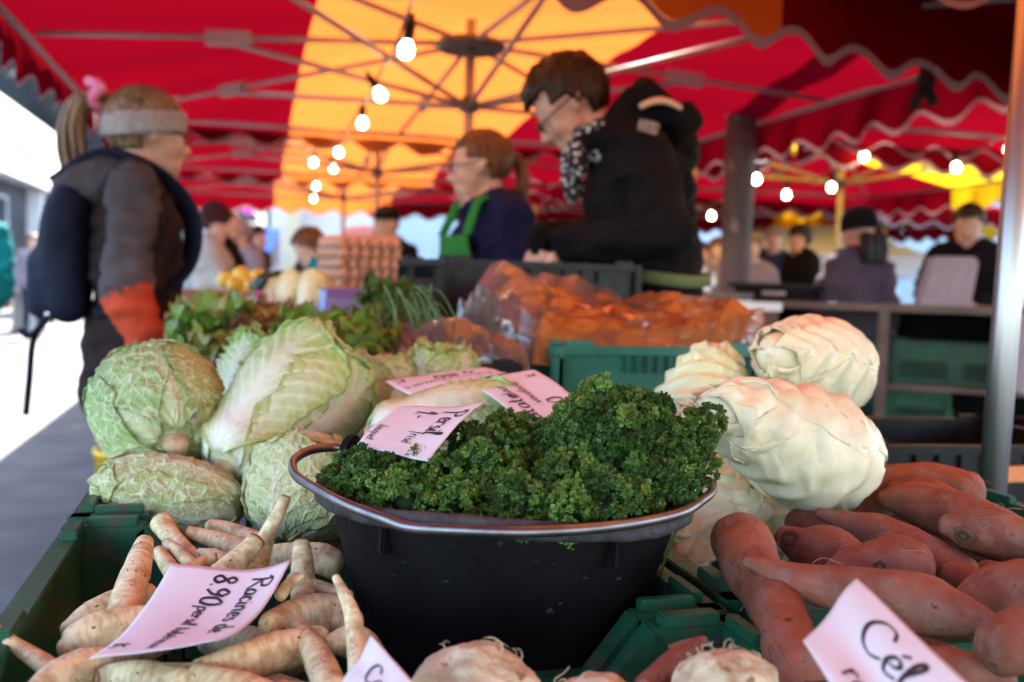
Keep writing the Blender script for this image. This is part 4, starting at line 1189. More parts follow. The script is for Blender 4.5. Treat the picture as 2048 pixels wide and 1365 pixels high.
# ------------------------------------------------------------------ cabbage heads made of wrapped leaves
def mat_leaf(name, net=0.0, nscale=60, transl=0.18, rough=0.45, bump=0.5, sub=0.0, vein=(0.62, 0.66, 0.42)):
    m, nt, b = _new(name)
    N, L = nt.nodes, nt.links
    tc = N.new('ShaderNodeTexCoord')
    a = N.new('ShaderNodeAttribute'); a.attribute_name = 'Col'
    wob = N.new('ShaderNodeTexNoise'); wob.inputs['Scale'].default_value = nscale * 0.5; wob.inputs['Detail'].default_value = 2
    L.new(tc.outputs['UV'], wob.inputs['Vector'])
    va = N.new('ShaderNodeMix'); va.data_type = 'RGBA'; va.blend_type = 'LINEAR_LIGHT'; va.inputs[0].default_value = 0.012
    L.new(tc.outputs['UV'], va.inputs[6]); L.new(wob.outputs['Color'], va.inputs[7])
    def cells(s):
        vo = N.new('ShaderNodeTexVoronoi'); vo.feature = 'DISTANCE_TO_EDGE'; vo.inputs['Scale'].default_value = s
        L.new(va.outputs[2], vo.inputs['Vector'])
        mr = N.new('ShaderNodeMapRange'); mr.inputs[1].default_value = 0.0; mr.inputs[2].default_value = 0.11; mr.inputs[3].default_value = 1.0; mr.inputs[4].default_value = 0.0
        mr.interpolation_type = 'SMOOTHSTEP'
        L.new(vo.outputs['Distance'], mr.inputs[0])
        return mr.outputs[0]
    c1, c2 = cells(nscale), cells(nscale * 2.3)
    mxm = N.new('ShaderNodeMath'); mxm.operation = 'MULTIPLY_ADD'; mxm.inputs[1].default_value = 0.55; L.new(c2, mxm.inputs[0]); L.new(c1, mxm.inputs[2])
    cl = N.new('ShaderNodeClamp'); L.new(mxm.outputs[0], cl.inputs[0])
    wgt = N.new('ShaderNodeMath'); wgt.operation = 'MULTIPLY'; wgt.inputs[1].default_value = net; L.new(cl.outputs[0], wgt.inputs[0])
    x = N.new('ShaderNodeMix'); x.data_type = 'RGBA'; L.new(wgt.outputs[0], x.inputs[0]); L.new(a.outputs[0], x.inputs[6]); x.inputs[7].default_value = c4(vein)
    nn = N.new('ShaderNodeTexNoise'); nn.inputs['Scale'].default_value = 90; nn.inputs['Detail'].default_value = 4
    L.new(tc.outputs['Object'], nn.inputs['Vector'])
    mr2 = N.new('ShaderNodeMapRange'); mr2.inputs[3].default_value = 0.86; mr2.inputs[4].default_value = 1.1; L.new(nn.outputs[0], mr2.inputs[0])
    x2 = N.new('ShaderNodeMix'); x2.data_type = 'RGBA'; x2.blend_type = 'MULTIPLY'; x2.inputs[0].default_value = 1; L.new(x.outputs[2], x2.inputs[6]); L.new(mr2.outputs[0], x2.inputs[7])
    L.new(x2.outputs[2], b.inputs['Base Color'])
    b.inputs['Roughness'].default_value = rough
    hsum = N.new('ShaderNodeMath'); hsum.operation = 'MULTIPLY_ADD'; hsum.inputs[1].default_value = 0.25; L.new(nn.outputs[0], hsum.inputs[0]); L.new(wgt.outputs[0], hsum.inputs[2])
    bp = N.new('ShaderNodeBump'); bp.inputs['Strength'].default_value = bump; bp.inputs['Distance'].default_value = 0.003
    L.new(hsum.outputs[0], bp.inputs['Height']); L.new(bp.outputs[0], b.inputs['Normal'])
    tr = N.new('ShaderNodeBsdfTranslucent'); L.new(x2.outputs[2], tr.inputs[0])
    ms = N.new('ShaderNodeMixShader'); ms.inputs[0].default_value = transl
    L.new(b.outputs[0], ms.inputs[1]); L.new(tr.outputs[0], ms.inputs[2]); L.new(ms.outputs[0], N['Material Output'].inputs[0])
    return m
M_savoy = mat_leaf('savoy_leaf', net=0.7, nscale=52, bump=0.7, vein=(0.70, 0.73, 0.45))
M_savoyp = mat_leaf('pale_savoy_leaf', net=0.85, nscale=56, bump=0.7, vein=(0.78, 0.75, 0.48))
M_chinese = mat_leaf('chinese_cabbage_leaf', net=0.22, nscale=70, bump=0.35, vein=(0.80, 0.82, 0.62))
M_pointed = mat_leaf('pointed_cabbage_leaf', net=0.10, nscale=34, bump=0.2, transl=0.12, rough=0.4, vein=(0.84, 0.83, 0.60))
M_stem = mat('cut_stem', (0.42, 0.27, 0.14), (0.62, 0.47, 0.28), scale=40, rough=0.8, bump=0.5, bscale=120, dist=0.003)

def smoothstep(a, b, x):
    t = np.clip((x - a) / (b - a), 0, 1)
    return t * t * (3 - 2 * t)
def head(name, label, cat, base, tip, radius, m, style, leaves, roll=0.0, seed=0, group=None, stem=True, prof=None, core_col=(0.6, 0.66, 0.36)):
    """a head of leaves wrapped round the axis base->tip; leaves: (longitude deg, half width deg, s0, s1, layer)"""
    base, tip = Vector(base), Vector(tip)
    ax = (tip - base); Lh = ax.length; ax.normalize()
    qt = ax.to_track_quat('Z', 'Y') @ Matrix.Rotation(roll, 3, 'Z').to_quaternion()
    root = empty(name, base, label=label, cat=cat, group=group)
    root.rotation_mode = 'QUATERNION'
    root.rotation_quaternion = qt
    if prof is None:
        prof = lambda s: np.sqrt(np.clip(1 - (2 * s - 1) ** 2, 0, 1))
    rg = np.random.default_rng(seed + 100)
    cdir = qt.inverted() @ (Vector((0, 0, CZ)) - (base + tip) / 2)
    lon0 = math.degrees(math.atan2(cdir.y, cdir.x))
    leaves = [(l_[0] + lon0,) + tuple(l_[1:]) for l_ in leaves]
    def surf(s, phi, grow=1.0):
        r = radius * prof(np.clip(s, 0.0, 1.0)) * grow
        z = Lh * s
        w = 1 + 0.06 * fbm(np.stack([np.cos(phi) * 1.1 + seed, np.sin(phi) * 1.1, s * 2], -1).reshape(-1, 3), 2).reshape(s.shape)
        return np.stack([r * np.cos(phi) * w, r * np.sin(phi) * w, z], -1)
    # solid heart
    nu, nv = 40, 28
    S, F = np.meshgrid(np.linspace(0.015, 0.985, nv), np.linspace(0, 2 * np.pi, nu, endpoint=False), indexing='ij')
    c = surf(S, F, 0.955).reshape(-1, 3)
    fc = [tuple(q) for q in quads(nu, nv, True)] + [tuple(range(nu))[::-1], tuple((nv - 1) * nu + i for i in range(nu))]
    obj('heart', mesh_from('heart', c, fc, True, np.tile(np.array(core_col), (len(c), 1)), c[:, :2] * 1.0), m, root)
    for li, (lon, hw, s0, s1, layer) in enumerate(leaves):
        s0 = max(s0, style.get('smin', 0.02))
        nu, nv = 57, 61
        u = np.linspace(-1, 1, nu); v = np.linspace(0, 1, nv)
        U, W = np.meshgrid(u, v)
        sd = seed * 13 + li * 7.7
        en = fbm(np.stack([W.ravel() * 7 + sd, np.sign(U.ravel()) * 3, np.full(U.size, sd)], -1), 3).reshape(U.shape)
        wid = R(hw) * np.clip(1 - np.abs(2 * (W - 0.03) / 0.97 - 0.95) ** style.get('shape', 3.2) * 0.88, 0.06, 1) ** 0.6
        wid = np.where(W < .5, np.maximum(wid, R(hw) * style.get('basew', 0.0)), wid)
        wid = wid * (1 + style.get('ragged', 0.05) * en * np.abs(U) ** 3)
        phi = R(lon) + U * wid + style.get('twist', 0.0) * W
        tipn = fbm(np.stack([U.ravel() * 4 + sd, np.zeros(U.size), np.full(U.size, 1 + sd)], -1), 3).reshape(U.shape)
        s = s0 + (s1 - s0) * (W - style.get('tipdrop', 0.12) * np.abs(U) ** 2.2 * W ** 2 + style.get('ragged', .05) * 0.4 * tipn * W ** 4)
        P0 = surf(s, phi)
        e = 1e-3
        ds = surf(s + e, phi) - P0
        dp = surf(s, phi + e) - P0
        Nn = np.cross(dp, ds)
        Nn /= np.maximum(np.linalg.norm(Nn, axis=-1, keepdims=True), 1e-12)
        # where the leaf lies on the axis end the radius collapses; keep a sane normal
        arcu = np.abs(U) * wid * radius * prof(np.clip(s, 0.02, .98))
        au = np.abs(U)
        mid = np.exp(-(arcu / (style['rib'] * (1.05 - 0.85 * W))) ** 2) * (1 - 0.75 * W)
        t = W * style.get('lat_len', 1.0) - style['slope'] * au * (1 - 0.3 * W)
        lat_ph = t * style['nlat'] + 0.35 * fbm(np.stack([U.ravel() * 2, W.ravel() * 3, np.full(U.size, sd)], -1), 2).reshape(U.shape) + (U > 0) * 0.37
        fr_ = np.abs(lat_ph - np.round(lat_ph))
        lat = np.exp(-(fr_ / style['latw']) ** 2) * smoothstep(0.02, 0.12, au) * (1 - 0.6 * au) * (1 - 0.3 * W)
        vein = np.clip(np.maximum(mid, lat), 0, 1)
        edge = np.clip(np.maximum(au ** style.get('edgep', 6), W ** 14 * 0.9), 0, 1)
        puck = fbm(np.stack([phi.ravel() * radius * style['pf'], s.ravel() * Lh * style['pf'], np.full(U.size, sd)], -1), 3).reshape(U.shape)
        fold = np.sin(lat_ph * 2 * np.pi) * style.get('fold', 0.0)
        ruf = np.sin((W * 9 + U * 2) * 2 * np.pi * style.get('rufk', 1.0) + sd) * style.get('ruffle', 0.0) * edge * W ** 2
        lift_ = (0.003 + 0.0055 * layer) * radius / 0.08 * style.get('lift', 1.0)
        ring_ = style.get('ring', 0.0) * (1 - np.abs(np.sin(np.pi * (s * style.get('nring', 7) + .55 * fbm(np.stack([np.cos(phi).ravel() * 1.3 + seed, np.sin(phi).ravel() * 1.3, s.ravel() * 2.5], -1), 2).reshape(U.shape)))) ** 1.5)
        off = ring_ * (1 - .5 * mid) + lift_ * (0.35 + 0.65 * W) + style['relief'] * (vein * style.get('vup', 1.0)) + style['puck'] * puck * (1 - 0.6 * mid) + fold * smoothstep(.03, .2, au) + style.get('curl', 0.006) * edge * (0.4 + 0.6 * layer) + ruf
        P = P0 + Nn * off[..., None]
        # colour of the leaf itself: pale ribs, greener blade towards the rim
        g_ = np.clip(style.get('gbase', 0.25) + style.get('gain', 0.75) * np.maximum(W ** style.get('gw', 1.2), au ** 2.5 * style.get('gu', 0.7)) + 0.15 * puck + 0.10 * layer, 0, 1)[..., None]
        col = np.array(style['pale']) * (1 - g_) + np.array(style['green']) * g_
        vv = (vein * style.get('vcol', 0.85))[..., None]
        col = col * (1 - vv) + np.array(style['ribc']) * vv
        if style.get('edgec') is not None:
            ee = (edge * 0.75)[..., None]
            col = col * (1 - ee) + np.array(style['edgec']) * ee
        col = col * (1 + 0.06 * rg.standard_normal())
        uv = np.stack([U * wid * radius, W * Lh * (s1 - s0)], -1)
        me = mesh_from('leaf', P.reshape(-1, 3), quads(nu, nv), True, np.clip(col, 0, 1).reshape(-1, 3), uv.reshape(-1, 2))
        o = obj('leaf', me, m, root)
        sm = o.modifiers.new('thickness', 'SOLIDIFY'); sm.thickness = 0.0013; sm.offset = -1
    if stem:
        mb = MB(); rs = radius * 0.18
        mb.lathe([(0, -radius * .16), (rs * .8, -radius * .15), (rs, -radius * .10), (rs * 1.1, 0.0), (rs * 1.3, radius * .14)], 20)
        mb.v = [(x * (1 + .12 * math.sin(5 * math.atan2(y, x) + seed)), y * (1 + .12 * math.sin(3 * math.atan2(y, x))), z) for x, y, z in mb.v]
        mb.build('stem', M_stem, root, smooth=True)
    return root

SAVOY = dict(rib=0.0085, slope=0.34, nlat=5.2, latw=0.085, relief=0.0022, puck=0.0020, pf=130, pale=(0.42, 0.54, 0.20), green=(0.26, 0.44, 0.10), ribc=(0.68, 0.72, 0.44), fold=0.0006, curl=0.0035, ragged=0.07, gw=1.0, ruffle=0.003, edgec=(0.16, 0.30, 0.06))
SAVOYP = dict(SAVOY, pale=(0.54, 0.55, 0.22), green=(0.42, 0.49, 0.15), ribc=(0.86, 0.83, 0.62), edgec=(0.40, 0.48, 0.14), relief=.0026, latw=.07, puck=0.0014, ruffle=.0015, curl=.003, lift=.6)
ROUNDC = dict(SAVOYP, pale=(0.60, 0.63, 0.30), green=(0.50, 0.58, 0.22), puck=0.0022, pf=70, nlat=6)
CHIN = dict(rib=0.024, slope=0.50, nlat=8.5, latw=0.10, relief=0.0016, puck=0.0012, pf=90, pale=(0.80, 0.80, 0.56), green=(0.36, 0.50, 0.12), ribc=(0.86, 0.86, 0.74), fold=0.0005, curl=0.003, ragged=0.10, gw=1.6, gbase=0.0, gain=1.0, gu=0.75, ruffle=0.0035, edgec=(0.34, 0.46, 0.09), shape=4.5, tipdrop=0.08, vcol=0.95, rufk=1.4)
POINT = dict(rib=0.0075, slope=0.5, nlat=8.0, latw=0.12, relief=0.0006, lift=.30, smin=.075, basew=.8, ring=.0068, nring=6.5, puck=0.0013, pf=30, pale=(0.90, 0.86, 0.63), green=(0.86, 0.84, 0.54), ribc=(0.92, 0.90, 0.78), fold=0.0005, curl=0.0003, ragged=0.035, gw=1.6, vcol=0.6, twist=0.5, tipdrop=0.16, ruffle=0.0005, edgec=(0.86, 0.84, 0.60))
ell = None
def pprof(s):
    # pear: broad near the stem, drawn out to a blunt point
    return np.clip(np.sqrt(np.clip(1 - (1 - s / 0.38) ** 2, 0, 1)) * (s < 0.38) + (s >= 0.38) * (1 - (np.maximum(s - 0.38, 0) / 0.62) ** 1.2 * 0.74) * np.sqrt(np.clip(1 - (np.maximum(s - .9, 0) / .101) ** 2, 0, 1)), 0.01, 1)
def cprof(s):
    return np.clip(np.where(s < 0.12, np.sqrt(np.clip(1 - (1 - s / 0.12) ** 2, 0, 1)) * 0.66, 0.66 + 0.34 * smoothstep(0.12, 0.6, s)) * np.where(s > 0.82, np.sqrt(np.clip(1 - ((s - 0.82) / 0.19) ** 2, 0.0, 1)), 1.0), 0.01, 1)
def sprof(s):
    return np.sqrt(np.clip(1 - np.abs(2 * s - 1) ** 2.2, 0.0, 1))

wrap_s = [(20, 95, 0.03, 0.93, 0), (140, 100, 0.03, 0.92, 0), (255, 95, 0.03, 0.90, 0), (80, 78, 0.02, 0.86, 1), (200, 80, 0.02, 0.88, 1), (320, 80, 0.02, 0.82, 1.3)]
def hd(*a, **k):
    return head(*a, **k)
# savoy, upper left: the cut stem looks down towards us
hd('savoy_cabbage', 'large green savoy cabbage on top, its cut stem facing down', 'cabbage', at(352, 890, 1.25), at(292, 768, 1.41), px2m(118, 1.34), M_savoy, SAVOY,
   [(180, 100, 0.03, 0.97, 0), (70, 95, 0.03, 0.93, 0), (290, 100, 0.03, 0.92, 0), (-35, 62, 0.02, 0.86, 0.8), (22, 64, 0.02, 0.88, 1.4), (-92, 62, 0.0, 0.84, 1.7), (95, 70, 0.0, 0.82, 1.2)], roll=0, seed=1, group='savoy cabbages', prof=sprof, core_col=(.3, .42, .14))
hd('savoy_cabbage', 'pale savoy cabbage lying on its side in the crate corner', 'cabbage', at(484, 1014, 1.20), at(184, 975, 1.22), px2m(80, 1.2), M_savoyp, SAVOYP,
   [(20, 95, 0.03, 0.96, 0), (140, 95, 0.03, 0.95, 0), (260, 95, 0.03, 0.94, 0), (55, 62, 0.02, 0.90, 1.0), (330, 60, 0.02, 0.86, 1.0), (195, 70, 0.02, 0.9, 1)], seed=2, group='savoy cabbages', prof=sprof, stem=False, core_col=(.5, .55, .24))
hd('round_cabbage', 'pale crinkled round cabbage beside the bucket', 'cabbage', at(585, 1085, 1.17), at(640, 868, 1.22), px2m(118, 1.16), M_savoyp, ROUNDC,
   [(270, 90, 0.03, 0.95, 0), (30, 95, 0.03, 0.93, 0), (150, 100, 0.03, 0.92, 0), (215, 70, 0.02, 0.88, 1.0), (330, 70, 0.02, 0.86, 1.0)], seed=3, prof=sprof, stem=False, core_col=(.6, .64, .34))
hd('round_cabbage', 'pale cabbage wedged in the gap under the green savoy', 'cabbage', at(452, 985, 1.36), at(440, 870, 1.38), px2m(78, 1.36), M_savoy, ROUNDC, wrap_s, seed=4, prof=sprof, stem=False)
# chinese cabbages
wrap_c = [(10, 90, 0.01, 0.97, 0), (130, 92, 0.01, 0.98, 0), (250, 92, 0.01, 0.96, 0), (70, 74, 0.0, 0.94, 0.8), (190, 74, 0.0, 0.92, 0.8), (310, 74, 0.0, 0.95, 1.0), (35, 62, 0.0, 0.93, 1.5), (-42, 60, 0.0, 0.9, 2.0)]
hd('chinese_cabbage', 'big ribbed chinese cabbage leaning up left of the bucket', 'cabbage', at(448, 940, 1.24), at(672, 728, 1.42), px2m(112, 1.33), M_chinese, CHIN, wrap_c, seed=5, group='chinese cabbages', prof=cprof, core_col=(.72, .74, .44))
hd('chinese_cabbage', 'yellowing chinese cabbage standing behind the big one', 'cabbage', at(735, 900, 1.50), at(765, 722, 1.56), px2m(68, 1.5), M_chinese, dict(CHIN, green=(.5, .46, .12), edgec=(.42, .42, .08)), wrap_c, seed=6, group='chinese cabbages', prof=cprof)
hd('chinese_cabbage', 'white ribbed chinese cabbage lying under the price cards', 'cabbage', at(742, 868, 1.22), at(1040, 842, 1.30), px2m(76, 1.25), M_chinese, dict(CHIN, gain=.9), wrap_c, roll=R(35), seed=7, group='chinese cabbages', prof=cprof, core_col=(.8, .82, .6))
hd('chinese_cabbage', 'yellow green frilly chinese cabbage top behind the cards', 'cabbage', at(870, 870, 1.52), at(890, 712, 1.60), px2m(62, 1.55), M_chinese, dict(CHIN, green=(.46, .50, .08), edgec=(.44, .46, .06), ruffle=.01), wrap_c, roll=1, seed=8, group='chinese cabbages', prof=cprof)
hd('chinese_cabbage', 'chinese cabbage tip showing left behind the big one', 'cabbage', at(470, 850, 1.52), at(545, 690, 1.60), px2m(66, 1.55), M_chinese, dict(CHIN, green=(.28, .46, .07), ruffle=.01), wrap_c, roll=2, seed=9, group='chinese cabbages', prof=cprof)
# pointed cabbages
wrap_p = [(150, 128, 0.02, 1.0, 0), (270, 128, 0.02, 1.0, .25), (20, 135, 0.02, 0.995, 0.5), (100, 92, 0.01, 0.93, 0.9), (-78, 84, 0.01, 0.84, 1.1), (180, 80, 0.0, 0.75, 1.3)]
hd('pointed_cabbage', 'large cream pointed cabbage in front, its tip to the left', 'cabbage', at(1722, 945, 1.20), at(1400, 800, 1.07), px2m(116, 1.15), M_pointed, POINT, wrap_p, roll=R(20), seed=11, group='pointed cabbages', prof=pprof, stem=False, core_col=(.85, .82, .56))
hd('pointed_cabbage', 'topmost cream pointed cabbage, its swirled tip facing us', 'cabbage', at(1690, 752, 1.52), at(1532, 700, 1.29), px2m(98, 1.42), M_pointed, POINT, wrap_p, roll=R(70), seed=12, group='pointed cabbages', prof=pprof, stem=False, core_col=(.85, .82, .56))
hd('pointed_cabbage', 'cream pointed cabbage standing tip up behind the parsley', 'cabbage', at(1395, 905, 1.34), at(1432, 688, 1.40), px2m(96, 1.38), M_pointed, dict(POINT, pale=(.84, .83, .52), green=(.74, .76, .36)), wrap_p, roll=R(140), seed=13, group='pointed cabbages', prof=pprof, core_col=(.85, .82, .56))
hd('pointed_cabbage', 'cream pointed cabbage at the bottom of the pile by the bucket rim', 'cabbage', at(1450, 1120, 1.20), at(1395, 905, 1.22), px2m(104, 1.2), M_pointed, POINT, wrap_p, roll=R(210), seed=14, group='pointed cabbages', prof=pprof, stem=False, core_col=(.85, .82, .56))
hd('pointed_cabbage', 'small peach tinted pointed cabbage tip above the parsley wing', 'cabbage', at(1480, 935, 1.30), at(1362, 822, 1.24), px2m(72, 1.27), M_pointed, dict(POINT, pale=(.88, .78, .48)), wrap_p, roll=R(260), seed=15, group='pointed cabbages', prof=pprof, stem=False, core_col=(.85, .8, .5))
hd('pointed_cabbage', 'pointed cabbage low in the gap under the front one', 'cabbage', at(1610, 1110, 1.27), at(1530, 975, 1.27), px2m(84, 1.27), M_pointed, POINT, wrap_p, roll=R(300), seed=16, group='pointed cabbages', prof=pprof, stem=False, core_col=(.85, .82, .56))
hd('pointed_cabbage', 'pointed cabbage lying low beside the crate wall', 'cabbage', at(1395, 1110, 1.20), at(1330, 1030, 1.16), px2m(62, 1.2), M_pointed, POINT, wrap_p, roll=R(30), seed=17, group='pointed cabbages', prof=pprof, stem=False, core_col=(.85, .82, .56))
# ------------------------------------------------------------------ curly parsley
M_parsley = mat('curly_parsley_leaf', (0.75, 0.8, 0.7), (1, 1, 1), scale=60, rough=0.5, attr='Col', transl=0.22, spec=0.35)
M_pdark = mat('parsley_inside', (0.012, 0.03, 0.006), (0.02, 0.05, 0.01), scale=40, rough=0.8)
M_pstem = mat('parsley_stalk', (0.06, 0.13, 0.03), (0.1, 0.19, 0.05), scale=30, rough=0.5)
def tuft_templates(rg, n=6):
    out = []
    for _ in range(n):
        v, f, sh = [], [], []
        k = 7
        for i in range(k):
            a = 2 * math.pi * i / k + rg.uniform(-.35, .35)
            el = rg.uniform(0.05, 1.15)
            L_ = rg.uniform(.75, 1.25); w = rg.uniform(.34, .58)
            d = np.array([math.cos(a) * math.cos(el), math.sin(a) * math.cos(el), math.sin(el)])
            sdv = np.array([-math.sin(a), math.cos(a), rg.uniform(-.5, .5)]); sdv /= np.linalg.norm(sdv)
            up = np.cross(d, sdv)
            b = len(v)
            cup = rg.uniform(-.35, .35)
            for (q, ww, uu) in ((0.05, .25, 0), (0.55, 1.0, cup * .6), (1.0, .72, -abs(cup) - .1)):
                for s_ in (-1, 0, 1):
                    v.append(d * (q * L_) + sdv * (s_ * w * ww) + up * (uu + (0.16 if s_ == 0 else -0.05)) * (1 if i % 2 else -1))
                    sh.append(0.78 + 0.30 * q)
            for r_ in range(2):
                for s_ in range(2):
                    f.append((b + r_ * 3 + s_, b + r_ * 3 + s_ + 1, b + r_ * 3 + s_ + 4, b + r_ * 3 + s_ + 3))
        out.append((np.array(v), np.array(f), np.array(sh)))
    return out
_tt = tuft_templates(np.random.default_rng(5))
def parsley_bunch(label, lumps, seed, foot):
    rg = np.random.default_rng(seed)
    o0 = Vector(foot)
    root = empty('parsley_bunch', o0, label=label, cat='parsley', group='bunches of curly parsley')
    dk = MB()
    Vs, Fs, Cs, nb = [], [], [], 0
    o0n = np.array(o0)
    cl = [(np.array(at(x, y, d)), px2m(r, d)) for x, y, d, r in lumps]
    view = np.array([0, 0, CZ])
    for ci, (c, r) in enumerate(cl):
        # dark inside of the bunch
        n_, m_ = 16, 10
        th = np.linspace(0, 2 * np.pi, n_, endpoint=False); ph = np.linspace(.05, math.pi - .05, m_)
        T, Q = np.meshgrid(th, ph)
        D = np.stack([np.sin(Q) * np.cos(T), np.sin(Q) * np.sin(T), np.cos(Q)], -1).reshape(-1, 3)
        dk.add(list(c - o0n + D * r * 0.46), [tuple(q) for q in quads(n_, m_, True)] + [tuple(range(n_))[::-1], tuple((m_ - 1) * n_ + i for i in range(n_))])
        ns = int(66 * (r / 0.04) ** 2)
        for _ in range(ns):
            d = rg.standard_normal(3); d /= np.linalg.norm(d)
            if d[2] < -0.35:
                continue
            sc = c + d * r * rg.uniform(.68, 1.02)
            sr = rg.uniform(.007, .0155)
            buried = any(np.linalg.norm(sc - c2) < r2 * .72 for k2, (c2, r2) in enumerate(cl) if k2 != ci)
            if buried:
                continue
            hue = np.clip(rg.uniform(-.1, 1) + (.25 if ci % 2 else -.1), 0, 1)
            base = np.array([0.034, 0.10, 0.020]) * (1 - hue) + np.array([0.15, 0.275, 0.05]) * hue
            nt_ = int(rg.uniform(17, 24))
            dd = rg.standard_normal((nt_, 3)) + d * 1.15
            dd /= np.linalg.norm(dd, axis=1, keepdims=True)
            for k in range(nt_):
                tv, tf, ts = _tt[int(rg.integers(0, len(_tt)))]
                z = dd[k]
                x = np.cross(z, rg.standard_normal(3)); x /= np.linalg.norm(x); y = np.cross(z, x)
                s_ = rg.uniform(.0032, .0052)
                pos = sc + z * sr * rg.uniform(.8, 1.05)
                Vs.append(tv @ np.stack([x, y, z]) * s_ + pos - o0n)
                Fs.append(tf + nb); nb += len(tv)
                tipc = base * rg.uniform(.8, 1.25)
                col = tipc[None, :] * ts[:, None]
                if rg.random() < .12:
                    col = col * np.array([1.5, 1.02, .8])  # warm canopy light painted into the colour of a few tufts
                Cs.append(col)
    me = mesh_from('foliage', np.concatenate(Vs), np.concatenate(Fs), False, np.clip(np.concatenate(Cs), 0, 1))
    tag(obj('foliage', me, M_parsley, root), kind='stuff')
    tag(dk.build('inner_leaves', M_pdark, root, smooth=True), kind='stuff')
    sb = MB()
    for c, r in cl:
        for _ in range(5):
            p = Vector(c - o0n) + Vector(rg.uniform(-.5, .5, 3)) * r
            q = Vector((rg.uniform(-.03, .03), rg.uniform(-.03, .03), 0.0))
            C = catmull([q, q.lerp(p, .5) + Vector((0, 0, .01)), p], 4)
            sb.tube(C, [.0016] * len(C), 5)
    tag(sb.build('stalks', M_pstem, root), kind='stuff')
    return root
def foot_at(px, py, d, z=None):
    p = at(px, py, d)
    p.z = BC.z + 0.05
    return p
parsley_bunch('bunch of curly parsley at the left of the bucket, under the price card', [(740, 985, .93, 72), (700, 965, .97, 48), (815, 1012, .87, 58), (760, 1005, .90, 50), (845, 980, .94, 64), (770, 952, 1.02, 44)], 21, foot_at(850, 1050, .94))
parsley_bunch('bunch of curly parsley in the middle front of the bucket', [(960, 985, .90, 88), (900, 1032, .85, 50), (1035, 1030, .84, 56), (1000, 1018, .85, 60), (955, 915, 1.0, 52), (1020, 895, 1.02, 50), (1000, 930, .96, 70)], 22, foot_at(980, 1050, .93))
parsley_bunch('tallest domed bunch of curly parsley right of the middle', [(1225, 905, .93, 112), (1210, 838, .96, 66), (1270, 850, .96, 66), (1150, 985, .88, 78), (1225, 1015, .85, 54), (1130, 1030, .84, 50), (1125, 905, .97, 58), (1310, 900, .96, 62)], 23, foot_at(1150, 1050, .96))
parsley_bunch('bunch of curly parsley sticking out over the right of the rim', [(1325, 965, .93, 66), (1375, 888, .97, 46), (1422, 872, .97, 38), (1395, 925, .96, 34), (1280, 990, .90, 52)], 24, foot_at(1200, 1050, 1.0))
# ================================================================== price cards with felt pen writing
M_card = mat('pink_card', (0.86, 0.77, 0.82), (0.88, 0.81, 0.85), scale=5, rough=0.75, transl=0.2, spots=(9, 0.68, (0.86, 0.72, 0.74)))
M_cardw = mat('pale_card', (0.86, 0.83, 0.87), (0.88, 0.85, 0.89), scale=4, rough=0.75, transl=0.2)
M_ink = mat('felt_pen_ink', (0.012, 0.010, 0.016), (0.03, 0.025, 0.035), scale=90, rough=0.6)
